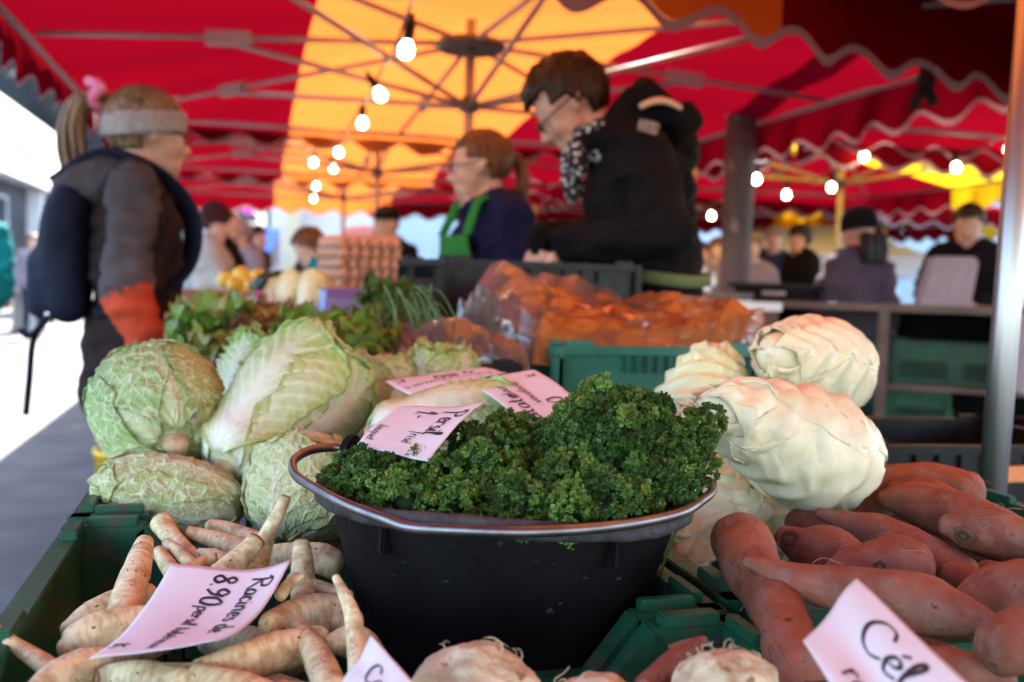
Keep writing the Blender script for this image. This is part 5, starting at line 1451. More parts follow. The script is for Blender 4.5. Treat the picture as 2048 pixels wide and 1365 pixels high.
# strokes on a unit em: x 0..width, y 0 baseline .. 1 cap height
G = {
 'R': (.8, [[(.12, -.02), (.2, .5), (.22, .95)], [(.02, .8), (.3, 1.0), (.7, .92), (.66, .62), (.3, .5), (.45, .3), (.85, -.05)]]),
 'P': (.75, [[(.1, -.25), (.2, .4), (.24, .9)], [(.0, .72), (.25, 1.0), (.7, .98), (.72, .65), (.45, .5), (.2, .52)]]),
 'C': (.75, [[(.7, .75), (.55, .98), (.25, .95), (.05, .55), (.15, .12), (.45, -.02), (.75, .12)]]),
 'K': (.7, [[(.12, 0), (.16, .95)], [(.62, .9), (.18, .42), (.66, -.02)]]),
 'D': (.75, [[(.12, 0), (.16, .95)], [(.0, .95), (.5, .92), (.72, .5), (.45, .05), (.05, 0)]]),
 'H': (.75, [[(.1, 0), (.14, .95)], [(.62, 0), (.64, .95)], [(.1, .48), (.64, .5)]]),
 'a': (.52, [[(.42, .45), (.2, .5), (.05, .25), (.15, .02), (.36, .12), (.43, .46), (.42, .1), (.52, .02)]]),
 'c': (.42, [[(.38, .42), (.18, .5), (.05, .25), (.16, .0), (.42, .1)]]),
 'i': (.25, [[(.1, .48), (.08, .06), (.24, .03)], [(.12, .68), (.15, .72)]]),
 'n': (.52, [[(.05, .48), (.06, .0)], [(.06, .3), (.2, .48), (.36, .42), (.37, .08), (.52, .02)]]),
 'm': (.75, [[(.05, .48), (.06, .0)], [(.06, .3), (.18, .48), (.3, .42), (.31, .02)], [(.31, .3), (.45, .48), (.58, .42), (.59, .06), (.74, .02)]]),
 'e': (.45, [[(.06, .22), (.3, .28), (.36, .42), (.2, .5), (.05, .25), (.16, .0), (.45, .08)]]),
 's': (.4, [[(.34, .46), (.14, .44), (.14, .3), (.34, .2), (.28, .02), (.04, .04)]]),
 'd': (.55, [[(.4, .42), (.16, .48), (.05, .22), (.18, .0), (.4, .15)], [(.44, .98), (.40, .1), (.54, .02)]]),
 'p': (.5, [[(.06, .5), (.05, -.42)], [(.06, .34), (.25, .52), (.42, .32), (.3, .05), (.06, .1)]]),
 'r': (.4, [[(.06, .48), (.07, .0)], [(.07, .3), (.2, .48), (.38, .44)]]),
 'l': (.28, [[(.06, .3), (.2, .8), (.14, .98), (.06, .7), (.08, .08), (.26, .04)]]),
 't': (.36, [[(.14, .85), (.12, .1), (.34, .03)], [(.0, .52), (.34, .56)]]),
 'u': (.52, [[(.05, .48), (.06, .1), (.22, .0), (.38, .14), (.4, .48), (.4, .08), (.52, .03)]]),
 'b': (.48, [[(.08, .98), (.07, .04), (.3, .0), (.4, .22), (.26, .44), (.08, .32)]]),
 'x': (.45, [[(.04, .48), (.42, .0)], [(.42, .48), (.02, .0)]]),
 'f': (.38, [[(.36, .9), (.22, .98), (.16, .6), (.12, -.35)], [(.0, .5), (.34, .54)]]),
 'o': (.46, [[(.24, .5), (.05, .28), (.16, .0), (.38, .12), (.36, .42), (.2, .5)]]),
 'q': (.5, [[(.4, .42), (.18, .5), (.05, .24), (.18, .02), (.4, .2)], [(.42, .48), (.40, -.42)]]),
 'v': (.45, [[(.04, .48), (.2, .0), (.42, .5)]]),
 'h': (.5, [[(.08, .98), (.06, .0)], [(.07, .3), (.22, .48), (.36, .4), (.37, .06), (.5, .02)]]),
 'E': (.45, [[(.06, .22), (.3, .28), (.36, .42), (.2, .5), (.05, .25), (.16, .0), (.45, .08)], [(.22, .64), (.36, .8)]]),
 '0': (.55, [[(.3, .92), (.06, .6), (.12, .1), (.36, .02), (.5, .4), (.42, .85), (.26, .92)]]),
 '1': (.35, [[(.0, .6), (.26, .98), (.2, .0)]]),
 '2': (.55, [[(.06, .7), (.22, .95), (.46, .8), (.3, .4), (.04, .04), (.55, .06)]]),
 '4': (.55, [[(.3, .95), (.04, .4), (.54, .38)], [(.42, .7), (.38, -.05)]]),
 '7': (.55, [[(.02, .88), (.52, .92), (.3, .45), (.2, -.05)], [(.1, .45), (.45, .5)]]),
 '8': (.55, [[(.45, .8), (.25, .95), (.08, .75), (.25, .52), (.48, .25), (.28, .0), (.06, .2), (.25, .5), (.47, .78)]]),
 '9': (.55, [[(.46, .75), (.26, .95), (.06, .7), (.22, .48), (.44, .62), (.47, .8), (.4, .3), (.15, -.02)]]),
 '.': (.2, [[(.05, .0), (.1, .05)]]), '-': (.45, [[(.04, .32), (.4, .34)]]), "'": (.15, [[(.08, .95), (.04, .8)]]), ' ': (.32, []),
}
def lettering(o, f, nrm, o0, lines, aspect):
    """lines: (text, x, y, size, slant, weight) in card units, x along the reading direction 0..1, y up 0..1; aspect = card width / card height"""
    mb = MB()
    for text, x, y, size, drop, wt in lines:
        cx_ = x
        cy_ = y
        for ch in text:
            if ch not in G:
                continue
            adv, strokes = G[ch]
            for s_ in strokes:
                pts = catmull([Vector((p[0], p[1], 0)) for p in s_], 6) if len(s_) > 2 else [Vector((p[0], p[1], 0)) for p in s_]
                n = len(pts)
                L_, R_ = [], []
                for i, p in enumerate(pts):
                    a = pts[max(i - 1, 0)]; b = pts[min(i + 1, n - 1)]
                    t = b - a
                    t = t.normalized() if t.length > 1e-6 else Vector((1, 0, 0))
                    w = wt * 1.22 * (0.55 + 0.65 * abs(t.y)) * (0.75 + 0.25 * math.sin(math.pi * min(max(i / max(n - 1, 1), .1), .9)))
                    nn_ = Vector((-t.y, t.x, 0)) * w
                    for q, lst in ((p + nn_, L_), (p - nn_, R_)):
                        X = cx_ + (q.x + 0.10 * q.y) * size / aspect
                        Y = cy_ + q.y * size
                        lst.append(f(X, Y) + nrm * 0.0009 - o0)
                mb.add(L_ + R_, [(i, i + 1, n + i + 1, n + i) for i in range(n - 1)])
            cx_ += adv * size / aspect * 1.06
            cy_ += drop * size
    return tag(mb.build('lettering', M_ink, o), kind='stuff')
def card(label, P, lines, aspect, m=M_card, bend=0.006, seed=0, crumple=0.003):
    o, f, nrm, o0 = sheet('price_card', P, m, label, 'price card', n=26, bend=bend, seed=seed, crumple=crumple)
    tag(o, group='pink hand lettered price cards')
    if nrm.dot(Vector((0, 0, CZ)) - o0) < 0:
        nrm = -nrm
    lettering(o, f, nrm, o0, lines, aspect)
    return o
# corners: TL, TR, BR, BL of the written side
card('pink price card on the parsley roots reading Racines de persil tubéreux', [at(583, 1152, .835), at(432, 1306, .682), at(178, 1311, .688), at(342, 1131, .855)],
     [('Racines de', .09, .74, .18, -.008, .055), ('persil tubEreux', .35, .43, .128, -.016, .062), ('8.90', .06, .42, .20, -.01, .06), ('K', .80, .05, .15, -.02, .07)], 1.42,
     bend=lambda a, b: -0.010 * (4 * a * (1 - a)) + 0.012 * (a ** 3) * (b - .3) + 0.014 * (1 - a) * b ** 4, seed=1)
card('pink price card stuck in the parsley reading Persil frisé', [at(979, 820, 1.0), at(858, 926, .905), at(711, 893, .945), at(803, 812, 1.05)],
     [('Persil', .16, .66, .26, -.01, .055), ('frisE', .60, .50, .16, -.01, .04), ('1.-', .16, .30, .24, 0, .07), ('bouquet', .58, .07, .12, -.01, .045)], 1.4,
     bend=lambda a, b: 0.005 * math.sin(a * 3.1) + 0.012 * (b ** 5) * (1 - a), seed=2)
card('pink price card behind the parsley reading Patate douce vaudoise', [at(1088, 878, 1.08), at(941, 767, 1.28), at(1068, 738, 1.35), at(1205, 842, 1.12)],
     [('Patate', .10, .70, .24, -.01, .045), ('douce', .58, .71, .17, -.01, .04), ('vaudoise', .42, .48, .155, -.01, .04), ('7.20', .12, .17, .24, 0, .045), ('K', .84, .10, .15, 0, .05), ('CH', .90, .86, .11, 0, .05)], 1.42, bend=0.004, seed=3)
card('pink price card seen edge on reading Chou chinois', [at(1013, 746, 1.36), at(820, 789, 1.26), at(771, 765, 1.34), at(967, 736, 1.46)],
     [('Chou chinois', .08, .60, .22, 0, .035), ('4.80', .18, .18, .30, 0, .05), ('K', .84, .10, .2, 0, .05)], 1.42, bend=0.003, seed=4)
card('pale price card at the bottom right reading Céleri', [at(1716, 1162, .66), at(2010, 1440, .50), at(1800, 1600, .49), at(1609, 1290, .62)],
     [('CEleri', .24, .52, .34, -.0, .038), ('rave', .34, .16, .26, 0, .045), ('K', .85, .05, .16, 0, .05)], 1.35, m=M_cardw, bend=0.004, seed=5, crumple=0.005)
card('white price card corner in front of the bucket at the bottom edge', [at(744, 1274, .66), at(850, 1395, .58), at(760, 1480, .55), at(672, 1390, .62)],
     [('Carottes', .26, .45, .32, 0, .05)], 1.3, m=M_cardw, bend=0.003, seed=6)
o, f, nrm, o0 = sheet('price_card', [at(505, 697, 1.72), at(432, 720, 1.66), at(440, 755, 1.60), at(515, 745, 1.62)], M_card, 'blurred pink card between the lettuces behind the savoy', 'price card', seed=8)
tag(o, group='pink hand lettered price cards')
# ================================================================== people
M_skin = mat('skin', (0.52, 0.28, 0.20), (0.60, 0.34, 0.25), scale=14, rough=0.5, sub=0.1)
M_lip = mat('stubble', (0.24, 0.12, 0.085), (0.32, 0.17, 0.12), scale=300, rough=0.7)
def cloth(name, a, b=None, scale=5, bump=0.5, rough=0.85):
    return mat(name, a, b or tuple(x * 1.35 for x in a), scale=scale, rough=rough, bump=bump, bscale=11, detail=6, dist=0.03, spec=0.08)
def hairmat(name, a, b):
    return mat(name, a, b, scale=60, rough=0.5, stretch=(1.5, 1.5, 0.12), bump=0.6, bscale=90, dist=0.004, spec=0.2)
H_brown = hairmat('brown_hair', (0.014, 0.007, 0.004), (0.05, 0.023, 0.012))
H_light = hairmat('light_brown_hair', (0.10, 0.062, 0.034), (0.26, 0.17, 0.095))
H_auburn = hairmat('auburn_hair', (0.06, 0.024, 0.011), (0.16, 0.068, 0.03))
H_black = hairmat('black_hair', (0.008, 0.007, 0.007), (0.02, 0.017, 0.016))
H_grey = hairmat('grey_hair', (0.2, 0.18, 0.16), (0.34, 0.31, 0.28))
M_metal_dark = mat('dark_metal', (0.02, 0.02, 0.02), (0.04, 0.04, 0.04), scale=30, rough=0.3, metal=0.6)
M_lens = mat('spectacle_lens', (0.35, 0.36, 0.38), (0.4, 0.4, 0.42), scale=3, rough=0.05, spec=1.0)

def capsule_vf(p0, p1, r0, r1, n=14):
    p0, p1 = Vector(p0), Vector(p1)
    ax = p1 - p0
    L_ = ax.length
    t = ax.normalized() if L_ > 1e-6 else Vector((0, 0, 1))
    a = t.orthogonal().normalized(); b = t.cross(a)
    v, f = [], []
    rings = []
    for q in (-90, -60, -30, 0):
        rings.append((p0 + t * (r0 * math.sin(R(q))), max(r0 * math.cos(R(q)), r0 * .03)))
    for q in (0, 30, 60, 90):
        rings.append((p1 + t * (r1 * math.sin(R(q))), max(r1 * math.cos(R(q)), r1 * .03)))
    for c, r in rings:
        for k in range(n):
            w = 2 * math.pi * k / n
            v.append(c + (a * math.cos(w) + b * math.sin(w)) * r)
    for j in range(len(rings) - 1):
        for k in range(n):
            f.append((j * n + k, j * n + (k + 1) % n, (j + 1) * n + (k + 1) % n, (j + 1) * n + k))
    f.append(tuple(range(n))[::-1]); f.append(tuple((len(rings) - 1) * n + k for k in range(n)))
    return v, f
def remeshed(caps, voxel, smooth=3):
    """one continuous skin round overlapping tapered capsules (p0,p1,r0,r1,label)"""
    mb = MB()
    for c in caps:
        mb.add(*capsule_vf(*c[:4]))
    me = bpy.data.meshes.new('tmp'); me.from_pydata(mb.v, [], mb.f); me.update()
    o = bpy.data.objects.new('tmp', me); COL.objects.link(o)
    rm = o.modifiers.new('r', 'REMESH'); rm.mode = 'VOXEL'; rm.voxel_size = voxel; rm.use_smooth_shade = True
    sm = o.modifiers.new('s', 'SMOOTH'); sm.iterations = smooth; sm.factor = 0.5
    dg = bpy.context.evaluated_depsgraph_get()
    out = bpy.data.meshes.new_from_object(o.evaluated_get(dg), depsgraph=dg)
    bpy.data.objects.remove(o, do_unlink=True); bpy.data.meshes.remove(me)
    return out
def seg_dist(P, p0, p1, r0, r1):
    p0, p1 = np.array(p0), np.array(p1)
    d = p1 - p0
    L2 = max(float(d @ d), 1e-9)
    t = np.clip(((P - p0) @ d) / L2, 0, 1)
    return np.linalg.norm(P - (p0 + t[:, None] * d), axis=1) - (r0 + (r1 - r0) * t)
def head_frame(c, pitch=0, yaw=0, tilt=0):
    return Matrix.Translation(c) @ Matrix.Rotation(R(yaw), 4, 'Z') @ Matrix.Rotation(R(-pitch), 4, 'X') @ Matrix.Rotation(R(tilt), 4, 'Y')

def hand_caps(wrist, direction, palm_n, side, s=1.0, curl=0.5):
    """palm, four unequal curled fingers and a thumb leaving the side of the palm"""
    d = Vector(direction).normalized(); n = Vector(palm_n); n = (n - d * n.dot(d)).normalized(); w = d.cross(n) * side
    c = []
    base = Vector(wrist)
    for k, off in enumerate((-.026, -.009, .009, .026)):
        c.append((base + w * off * .55 * s + d * .012, base + d * .085 * s + w * off * s, .017 * s, .0125 * s, 'skin'))
    for k, (off, L_) in enumerate(((-.027, .062), (-.0095, .076), (.009, .082), (.027, .072))):
        p = base + d * .088 * s + w * off * s
        q = p + (d * math.cos(curl * .7) + n * math.sin(curl * .7)) * L_ * .5 * s
        r_ = q + (d * math.cos(curl * 1.9) + n * math.sin(curl * 1.9)) * L_ * .5 * s
        c += [(p, q, .0095 * s, .0088 * s, 'skin'), (q, r_, .0088 * s, .0072 * s, 'skin')]
    p = base + w * .026 * s + d * .03 * s
    q = p + (w * .75 + d * .6 + n * .35).normalized() * .042 * s
    r_ = q + (w * .15 + d * .9 + n * .55).normalized() * .034 * s
    c += [(p, q, .0135 * s, .011 * s, 'skin'), (q, r_, .0105 * s, .0085 * s, 'skin')]
    return c

def person(label, loc, rz, scale=1.0, voxel=0.018, top=None, legs=None, shoes=None, J=None, bulk=1.0, head=(0, 0, 0), hair=None, hairstyle='short',
           group=None, gloves=False, skirt=0.0, skin=None, hands=True, hdir=None, extra=None, sleeve=None, collar=0.0, hood=None, arm=None):
    """joints in metres for a 1.72 m figure facing +Y; J overrides single joints"""
    j = dict(pelvis=(0, 0, .95), waist=(0, 0, 1.10), chest=(0, .0, 1.28), neck=(0, -.01, 1.44), head=(0, .02, 1.585),
             shL=(-.175, 0, 1.385), shR=(.175, 0, 1.385), elL=(-.235, -.02, 1.12), elR=(.235, -.02, 1.12), wrL=(-.24, .05, .89), wrR=(.24, .05, .89),
             hipL=(-.09, 0, .90), hipR=(.09, 0, .90), knL=(-.10, .02, .49), knR=(.10, .02, .49), anL=(-.105, -.01, .085), anR=(.105, -.01, .085))
    j.update(J or {})
    j = {k: Vector(v) * scale for k, v in j.items()}
    s = scale; b = bulk * scale
    C = []
    def cap(a, c, r0, r1, lab):
        C.append((Vector(a), Vector(c), r0, r1, lab))
    X = Vector((1, 0, 0))
    # trunk
    cap(j['pelvis'] - X * .075 * s, j['pelvis'] + X * .075 * s, .115 * b, .115 * b, 'top')
    cap(j['waist'] - X * .065 * s, j['waist'] + X * .065 * s, .108 * b, .108 * b, 'top')
    cap(j['chest'] - X * .075 * s, j['chest'] + X * .075 * s, .118 * b, .118 * b, 'top')
    for t in (.33, .66):
        m1 = j['pelvis'].lerp(j['waist'], t); m2 = j['waist'].lerp(j['chest'], t)
        cap(m1 - X * .07 * s, m1 + X * .07 * s, .11 * b, .11 * b, 'top'); cap(m2 - X * .07 * s, m2 + X * .07 * s, .112 * b, .112 * b, 'top')
    cap(j['shL'].lerp(j['neck'], .12), j['shL'].lerp(j['neck'], .75), .066 * b, .07 * b, 'top'); cap(j['shR'].lerp(j['neck'], .12), j['shR'].lerp(j['neck'], .75), .066 * b, .07 * b, 'top')
    cap(j['chest'], j['neck'].lerp(j['chest'], .25), .10 * b, .075 * b, 'top')
    if skirt:
        cap(j['pelvis'] - X * .08 * s, j['pelvis'] - X * .08 * s - Vector((0, 0, skirt)), .12 * b, .125 * b, 'top'); cap(j['pelvis'] + X * .08 * s, j['pelvis'] + X * .08 * s - Vector((0, 0, skirt)), .12 * b, .125 * b, 'top')
    # arms
    for q in 'LR':
        cap(j['sh' + q], j['el' + q], .062 * b, .052 * b, 'arm')
        cap(j['el' + q], j['wr' + q], .052 * b, .040 * b, 'sleeve' if sleeve else 'top')
        if hands:
            d = (j['wr' + q] - j['el' + q]).normalized()
            cap(j['wr' + q] - d * .03 * s, j['wr' + q] + d * .015 * s, .026 * s, .024 * s, 'skin')
            C.extend(hand_caps(j['wr' + q] + d * .012 * s, Vector(hdir) if hdir else d, Vector((-.4 if q == 'R' else .4, .5, -.3)), 1 if q == 'L' else -1, s, .6))
    # legs
    for q in 'LR':
        cap(j['hip' + q], j['kn' + q], .092 * s, .064 * s, 'legs'); cap(j['kn' + q], j['an' + q], .064 * s, .048 * s, 'legs')
        a = j['an' + q]
        cap(a - Vector((0, .02, .03)) * s, a + Vector((0, .15, -.045)) * s, .045 * s, .036 * s, 'shoes')
    # neck and head
    HM = head_frame(j['head'], *head)
    def hc(p0, p1, r0, r1, lab='skin'):
        cap(HM @ (Vector(p0) * s), HM @ (Vector(p1) * s), r0 * s, r1 * s, lab)
    cap(j['neck'] - Vector((0, 0, .03)) * s, HM @ (Vector((0, -.02, -.06)) * s), .056 * s, .05 * s, 'skin')
    hc((0, -.025, .035), (0, .015, .04), .083, .080); hc((-.014, .03, .02), (.014, .03, .02), .066, .066); hc((-.012, .04, -.03), (.012, .04, -.03), .056, .056)
    hc((-.018, .052, -.075), (.018, .052, -.075), .036, .036); hc((0, .074, -.098), (0, .07, -.095), .022, .024)
    hc((0, .094, .012), (0, .119, -.03), .010, .013); hc((-.012, .106, -.034), (.012, .106, -.034), .009, .009)
    hc((-.034, .086, .022), (.034, .086, .022), .012, .012); hc((-.018, .094, -.066), (.018, .094, -.066), .0085, .0085); hc((-.016, .092, -.078), (.016, .092, -.078), .009, .009)
    hc((-.045, .07, -.02), (-.04, .078, -.03), .022, .02); hc((.045, .07, -.02), (.04, .078, -.03), .022, .02)
    for q in (-1, 1):
        hc((q * .080, -.005, .022), (q * .078, .002, -.02), .016, .011); hc((q * .088, -.014, .02), (q * .086, -.01, .0), .012, .009)
    if collar:
        n_ = 10
        for k in range(n_):
            t0, t1 = 2 * math.pi * k / n_, 2 * math.pi * (k + 1) / n_
            r_ = .082 * b
            c0 = j['neck'] + Vector((0, .0, -.01)) * s
            cap(c0 + Vector((r_ * math.cos(t0), r_ * math.sin(t0), 0)), c0 + Vector((r_ * math.cos(t1), r_ * math.sin(t1), 0)), collar, collar, 'top')
    if hood:
        for p0, p1, r0, r1 in hood:
            cap(Vector(p0) * s, Vector(p1) * s, r0 * s, r1 * s, 'arm')
    for e in (extra or []):
        C.append((Vector(e[0]) * s, Vector(e[1]) * s, e[2] * s, e[3] * s, e[4]))
    me = remeshed(C, voxel)
    me.name = 'body'
    nv = len(me.vertices)
    co = np.empty(nv * 3); me.vertices.foreach_get('co', co); co = co.reshape(-1, 3)
    nrm = np.empty(nv * 3); me.vertices.foreach_get('normal', nrm); nrm = nrm.reshape(-1, 3)
    labs = ['skin', 'top', 'legs', 'shoes', 'sleeve', 'arm']
    best = np.full(nv, 1e9); lab = np.zeros(nv, dtype=int)
    for p0, p1, r0, r1, L_ in C:
        d = seg_dist(co, p0, p1, r0, r1)
        k = d < best
        best[k] = d[k]; lab[k] = labs.index(L_)
    # folds of the cloth
    seed = sum(loc[:2]) * 3.7
    w = ((lab == 1) | (lab >= 4))[:, None]
    fold = fbm(co * np.array([9, 9, 15]) + seed, 3)[:, None] * .007 * s + (0.4 - np.abs(fbm(co * np.array([6, 6, 12]) - seed, 3)))[:, None] * .028 * s
    co = co + nrm * fold * w + nrm * (fbm(co * np.array([11, 11, 5]) + seed, 2)[:, None] * .005 * (lab == 2)[:, None])
    me.vertices.foreach_set('co', co.ravel()); me.update()
    vi = np.empty(len(me.loops), dtype=np.int32); me.loops.foreach_get('vertex_index', vi)
    ls = np.empty(len(me.polygons), dtype=np.int32); me.polygons.foreach_get('loop_start', ls)
    me.polygons.foreach_set('use_smooth', np.ones(len(me.polygons), dtype=bool))
    root = empty('person', loc, rz=rz, label=label, cat='person', group=group)
    obj('body', me, [skin or M_skin, top, legs or top, shoes or M_blackstrap, sleeve or top, arm or top], root)
    me.polygons.foreach_set('material_index', lab[vi[ls]].astype(np.int32))
    # eyes
    for q in (-1, 1):
        mb = MB(); mb.lathe([(0, -.011), (.008, -.008), (.011, 0), (.008, .008), (0, .011)], 10, HM @ Matrix.Translation(Vector((q * .031, .083, .006)) * s))
        mb.build('eye', mat('eye_white', (.55, .52, .5), (.6, .56, .54), scale=50, rough=.2), root, smooth=True)
    if hair is not None:
        hair_shell(root, HM, s, hair, hairstyle)
    root['_'] = 0
    del root['_']
    return root, HM, j, s
def hair_shell(root, HM, s, m, style):
    nu, nv = 48, 34
    th = np.linspace(0, 2 * np.pi, nu, endpoint=False); ph = np.linspace(0.02, np.pi * .80, nv)
    T, Q = np.meshgrid(th, ph)
    x = np.sin(Q) * np.sin(T); y = np.sin(Q) * np.cos(T); z = np.cos(Q)
    D = np.stack([x, y, z], -1).reshape(-1, 3)
    strands = fbm(np.stack([np.tile(th, nv) * 7, np.repeat(ph, nu) * 3.2, np.zeros(nu * nv)], -1), 3)
    k = {'short': .010, 'long': .016, 'tied': .006}.get(style, .01)
    P = D * (np.array([.086, .108, .098]) + k) + np.array([0, -.008, .035])
    P = P + D * (strands * (.009 if style != 'tied' else .004))[:, None]
    if style == 'short':
        P[:, 2] += np.clip(D[:, 2], 0, 1) * .006 + np.clip(D[:, 1], 0, 1) * .012 * np.clip(D[:, 2], 0, 1)
        P[:, 1] += np.clip(D[:, 1], 0, 1) * .014 * np.clip(D[:, 2], 0, 1)
    keep = []
    F = quads(nu, nv, True)
    cen = P[F].mean(axis=1)
    low = {'short': -.055, 'long': -.12, 'tied': -.045}.get(style, -.05)
    face = (cen[:, 1] > .050) & (cen[:, 2] < .082 - (cen[:, 1] - .05) * .15)
    side = (cen[:, 1] > .012) & (cen[:, 2] < .035) & (np.abs(cen[:, 0]) < .2)
    ear = (cen[:, 1] > -.03) & (cen[:, 2] < -.005)
    ok = ~(face | side | ear) & (cen[:, 2] > low)
    F = F[ok]
    used = np.unique(F)
    idx = -np.ones(len(P), dtype=int); idx[used] = np.arange(len(used))
    V_ = [HM @ (Vector(p) * s) for p in P[used]]
    o = obj('hair', mesh_from('hair', V_, idx[F], True), m, root)
    sm = o.modifiers.new('thickness', 'SOLIDIFY'); sm.thickness = .014 * s; sm.offset = -1
    return o
def glasses(root, HM, s, m=M_metal_dark):
    g_ = MB()
    for q in (-1, 1):
        pts = [HM @ (Vector((q * .034 + .024 * math.cos(t), .108, .004 + .019 * math.sin(t))) * s) for t in np.linspace(0, 2 * math.pi, 17)]
        g_.tube(pts, [.0022 * s] * 17, 6, caps=False)
        g_.tube([HM @ (Vector((q * .058, .107, .008)) * s), HM @ (Vector((q * .082, .06, .012)) * s), HM @ (Vector((q * .087, -.01, .016)) * s)], [.0022 * s] * 3, 6)
    g_.tube([HM @ (Vector((-.011, .109, .006)) * s), HM @ (Vector((0, .113, .009)) * s), HM @ (Vector((.011, .109, .006)) * s)], [.002 * s] * 3, 6)
    return g_.build('spectacles', m, root, smooth=True)
def ring_part(name, root, HM, s, m, rx, ry, z0, z1, tilt=0.0, cy=-.008, thick=.008, arc=(0, 360), n=40, bulge=.004):
    """a band round the head between two heights"""
    rows = 6
    P = []
    t = np.linspace(R(arc[0]), R(arc[1]), n)
    for r_ in range(rows):
        q = r_ / (rows - 1)
        zz = z0 + (z1 - z0) * q
        g_ = bulge * math.sin(math.pi * q)
        for a in t:
            x, y = (rx + g_) * math.sin(a), (ry + g_) * math.cos(a)
            P.append(HM @ (Vector((x, y + cy, zz + tilt * y)) * s))
    o = obj(name, mesh_from(name, P, quads(n, rows)), m, root)
    sm = o.modifiers.new('thickness', 'SOLIDIFY'); sm.thickness = thick * s; sm.offset = 1
    return o
def apron(root, j, s, m, bulk=1.0, z1=None, z0=None, front=.13, w=.15, strap=True, lean=0.0):
    """bib apron over the chest, with neck straps and a waist tie"""
    zt = (z1 or 1.36) * s; zb = (z0 or .62) * s
    nu, nv = 15, 16
    P = []
    for r_ in range(nv):
        q = r_ / (nv - 1)
        z = zt + (zb - zt) * q
        ww = (w * (.62 + .38 * min(q / .28, 1.0)) + .06 * max(0, q - .3)) * s
        c = j['chest'].y + (j['pelvis'].y - j['chest'].y) * min(max((j['chest'].z - z) / (j['chest'].z - j['pelvis'].z), 0), 1)
        for k in range(nu):
            u = -1 + 2 * k / (nu - 1)
            P.append((u * ww, c + (front * bulk * s) * math.sqrt(max(1 - (u * ww / (.235 * bulk * s)) ** 2, .1)) + .006 + .006 * math.sin(k * 1.7 + r_ * .8), z))
    o = obj('apron', mesh_from('apron', P, quads(nu, nv)), m, root)
    sm = o.modifiers.new('thickness', 'SOLIDIFY'); sm.thickness = .004; sm.offset = 1
    if strap:
        for q in (-1, 1):
            a = Vector((q * w * .6 * s, j['chest'].y + front * bulk * s * .92, zt))
            b_ = Vector((q * .085 * s, j['neck'].y + .05 * s, j['neck'].z + .0 * s))
            c = Vector((q * .05 * s, j['neck'].y - .085 * s, j['neck'].z + .02 * s))
            pts = catmull([a, a.lerp(b_, .5) + Vector((0, .025, .01)) * s, b_ + Vector((0, .03, .02)) * s, c], 5)
            mb = MB(); mb.tube(pts, [(.017 * s, .005 * s)] * len(pts), 8); mb.build('apron_strap', m, o, smooth=True)
    return o
def belt(root, c, rx, ry, z, m, name='apron_tie', h=.04):
    n = 40
    P = []
    for zz in (z - h / 2, z + h / 2):
        for k in range(n):
            a = 2 * math.pi * k / n
            P.append((c[0] + rx * math.cos(a), c[1] + ry * math.sin(a), zz + .006 * math.sin(3 * a)))
    o = obj(name, mesh_from(name, P, quads(n, 2, True)), m, root)
    sm = o.modifiers.new('thickness', 'SOLIDIFY'); sm.thickness = .006; sm.offset = 1
    return o
def ground(p):
    return Vector((p.x, p.y, 0))
C_black = cloth('black_jacket_cloth', (0.005, 0.0045, 0.005), (0.010, 0.0085, 0.0092))
C_navy = cloth('navy_jacket_cloth', (0.007, 0.009, 0.034), (0.013, 0.014, 0.045))
C_taupe = cloth('taupe_shell_jacket', (0.050, 0.040, 0.042), (0.080, 0.066, 0.068), bump=.8)
C_taupe2 = cloth('dark_shell_jacket', (0.022, 0.014, 0.014), (0.034, 0.022, 0.022), bump=.8)
C_orange = cloth('orange_sleeve_cloth', (0.42, 0.052, 0.022), (0.50, 0.07, 0.03), bump=.7)
C_trous = cloth('dark_grey_trousers', (0.014, 0.015, 0.018), (0.023, 0.024, 0.028))
C_green = cloth('green_apron_cloth', (0.024, 0.18, 0.034), (0.034, 0.23, 0.044), bump=.3)
C_olive = cloth('olive_tie_cloth', (0.10, 0.13, 0.05))
C_beige = cloth('beige_coat_cloth', (0.34, 0.29, 0.26), (0.42, 0.37, 0.34))
C_maroon = cloth('maroon_knit', (0.045, 0.012, 0.016))
C_lilac = cloth('pale_lilac_coat', (0.22, 0.175, 0.205), (0.26, 0.21, 0.24))
C_teal = cloth('teal_jacket_cloth', (0.004, 0.13, 0.125), (0.008, 0.17, 0.16))
C_grey = cloth('charcoal_coat', (0.035, 0.03, 0.035), (0.055, 0.048, 0.055))
C_purple = cloth('dull_purple_coat', (0.06, 0.045, 0.065), (0.085, 0.065, 0.09))
C_blue = cloth('dark_blue_coat', (0.016, 0.022, 0.05), (0.028, 0.034, 0.07))
C_headband = cloth('grey_knit_headband', (0.27, 0.235, 0.23), (0.36, 0.32, 0.31), scale=60, bump=.4)
C_pink = cloth('pink_scrunchie', (0.72, 0.16, 0.30), (0.8, 0.3, 0.42), scale=60)
C_pack = cloth('navy_backpack_cloth', (0.006, 0.008, 0.018), (0.012, 0.016, 0.032), bump=.5, rough=.6)
C_tan = cloth('tan_leather', (0.30, 0.15, 0.08), (0.38, 0.2, 0.11), bump=.1)
C_cream = cloth('cream_lining', (0.62, 0.44, 0.30), (0.68, 0.5, 0.36))
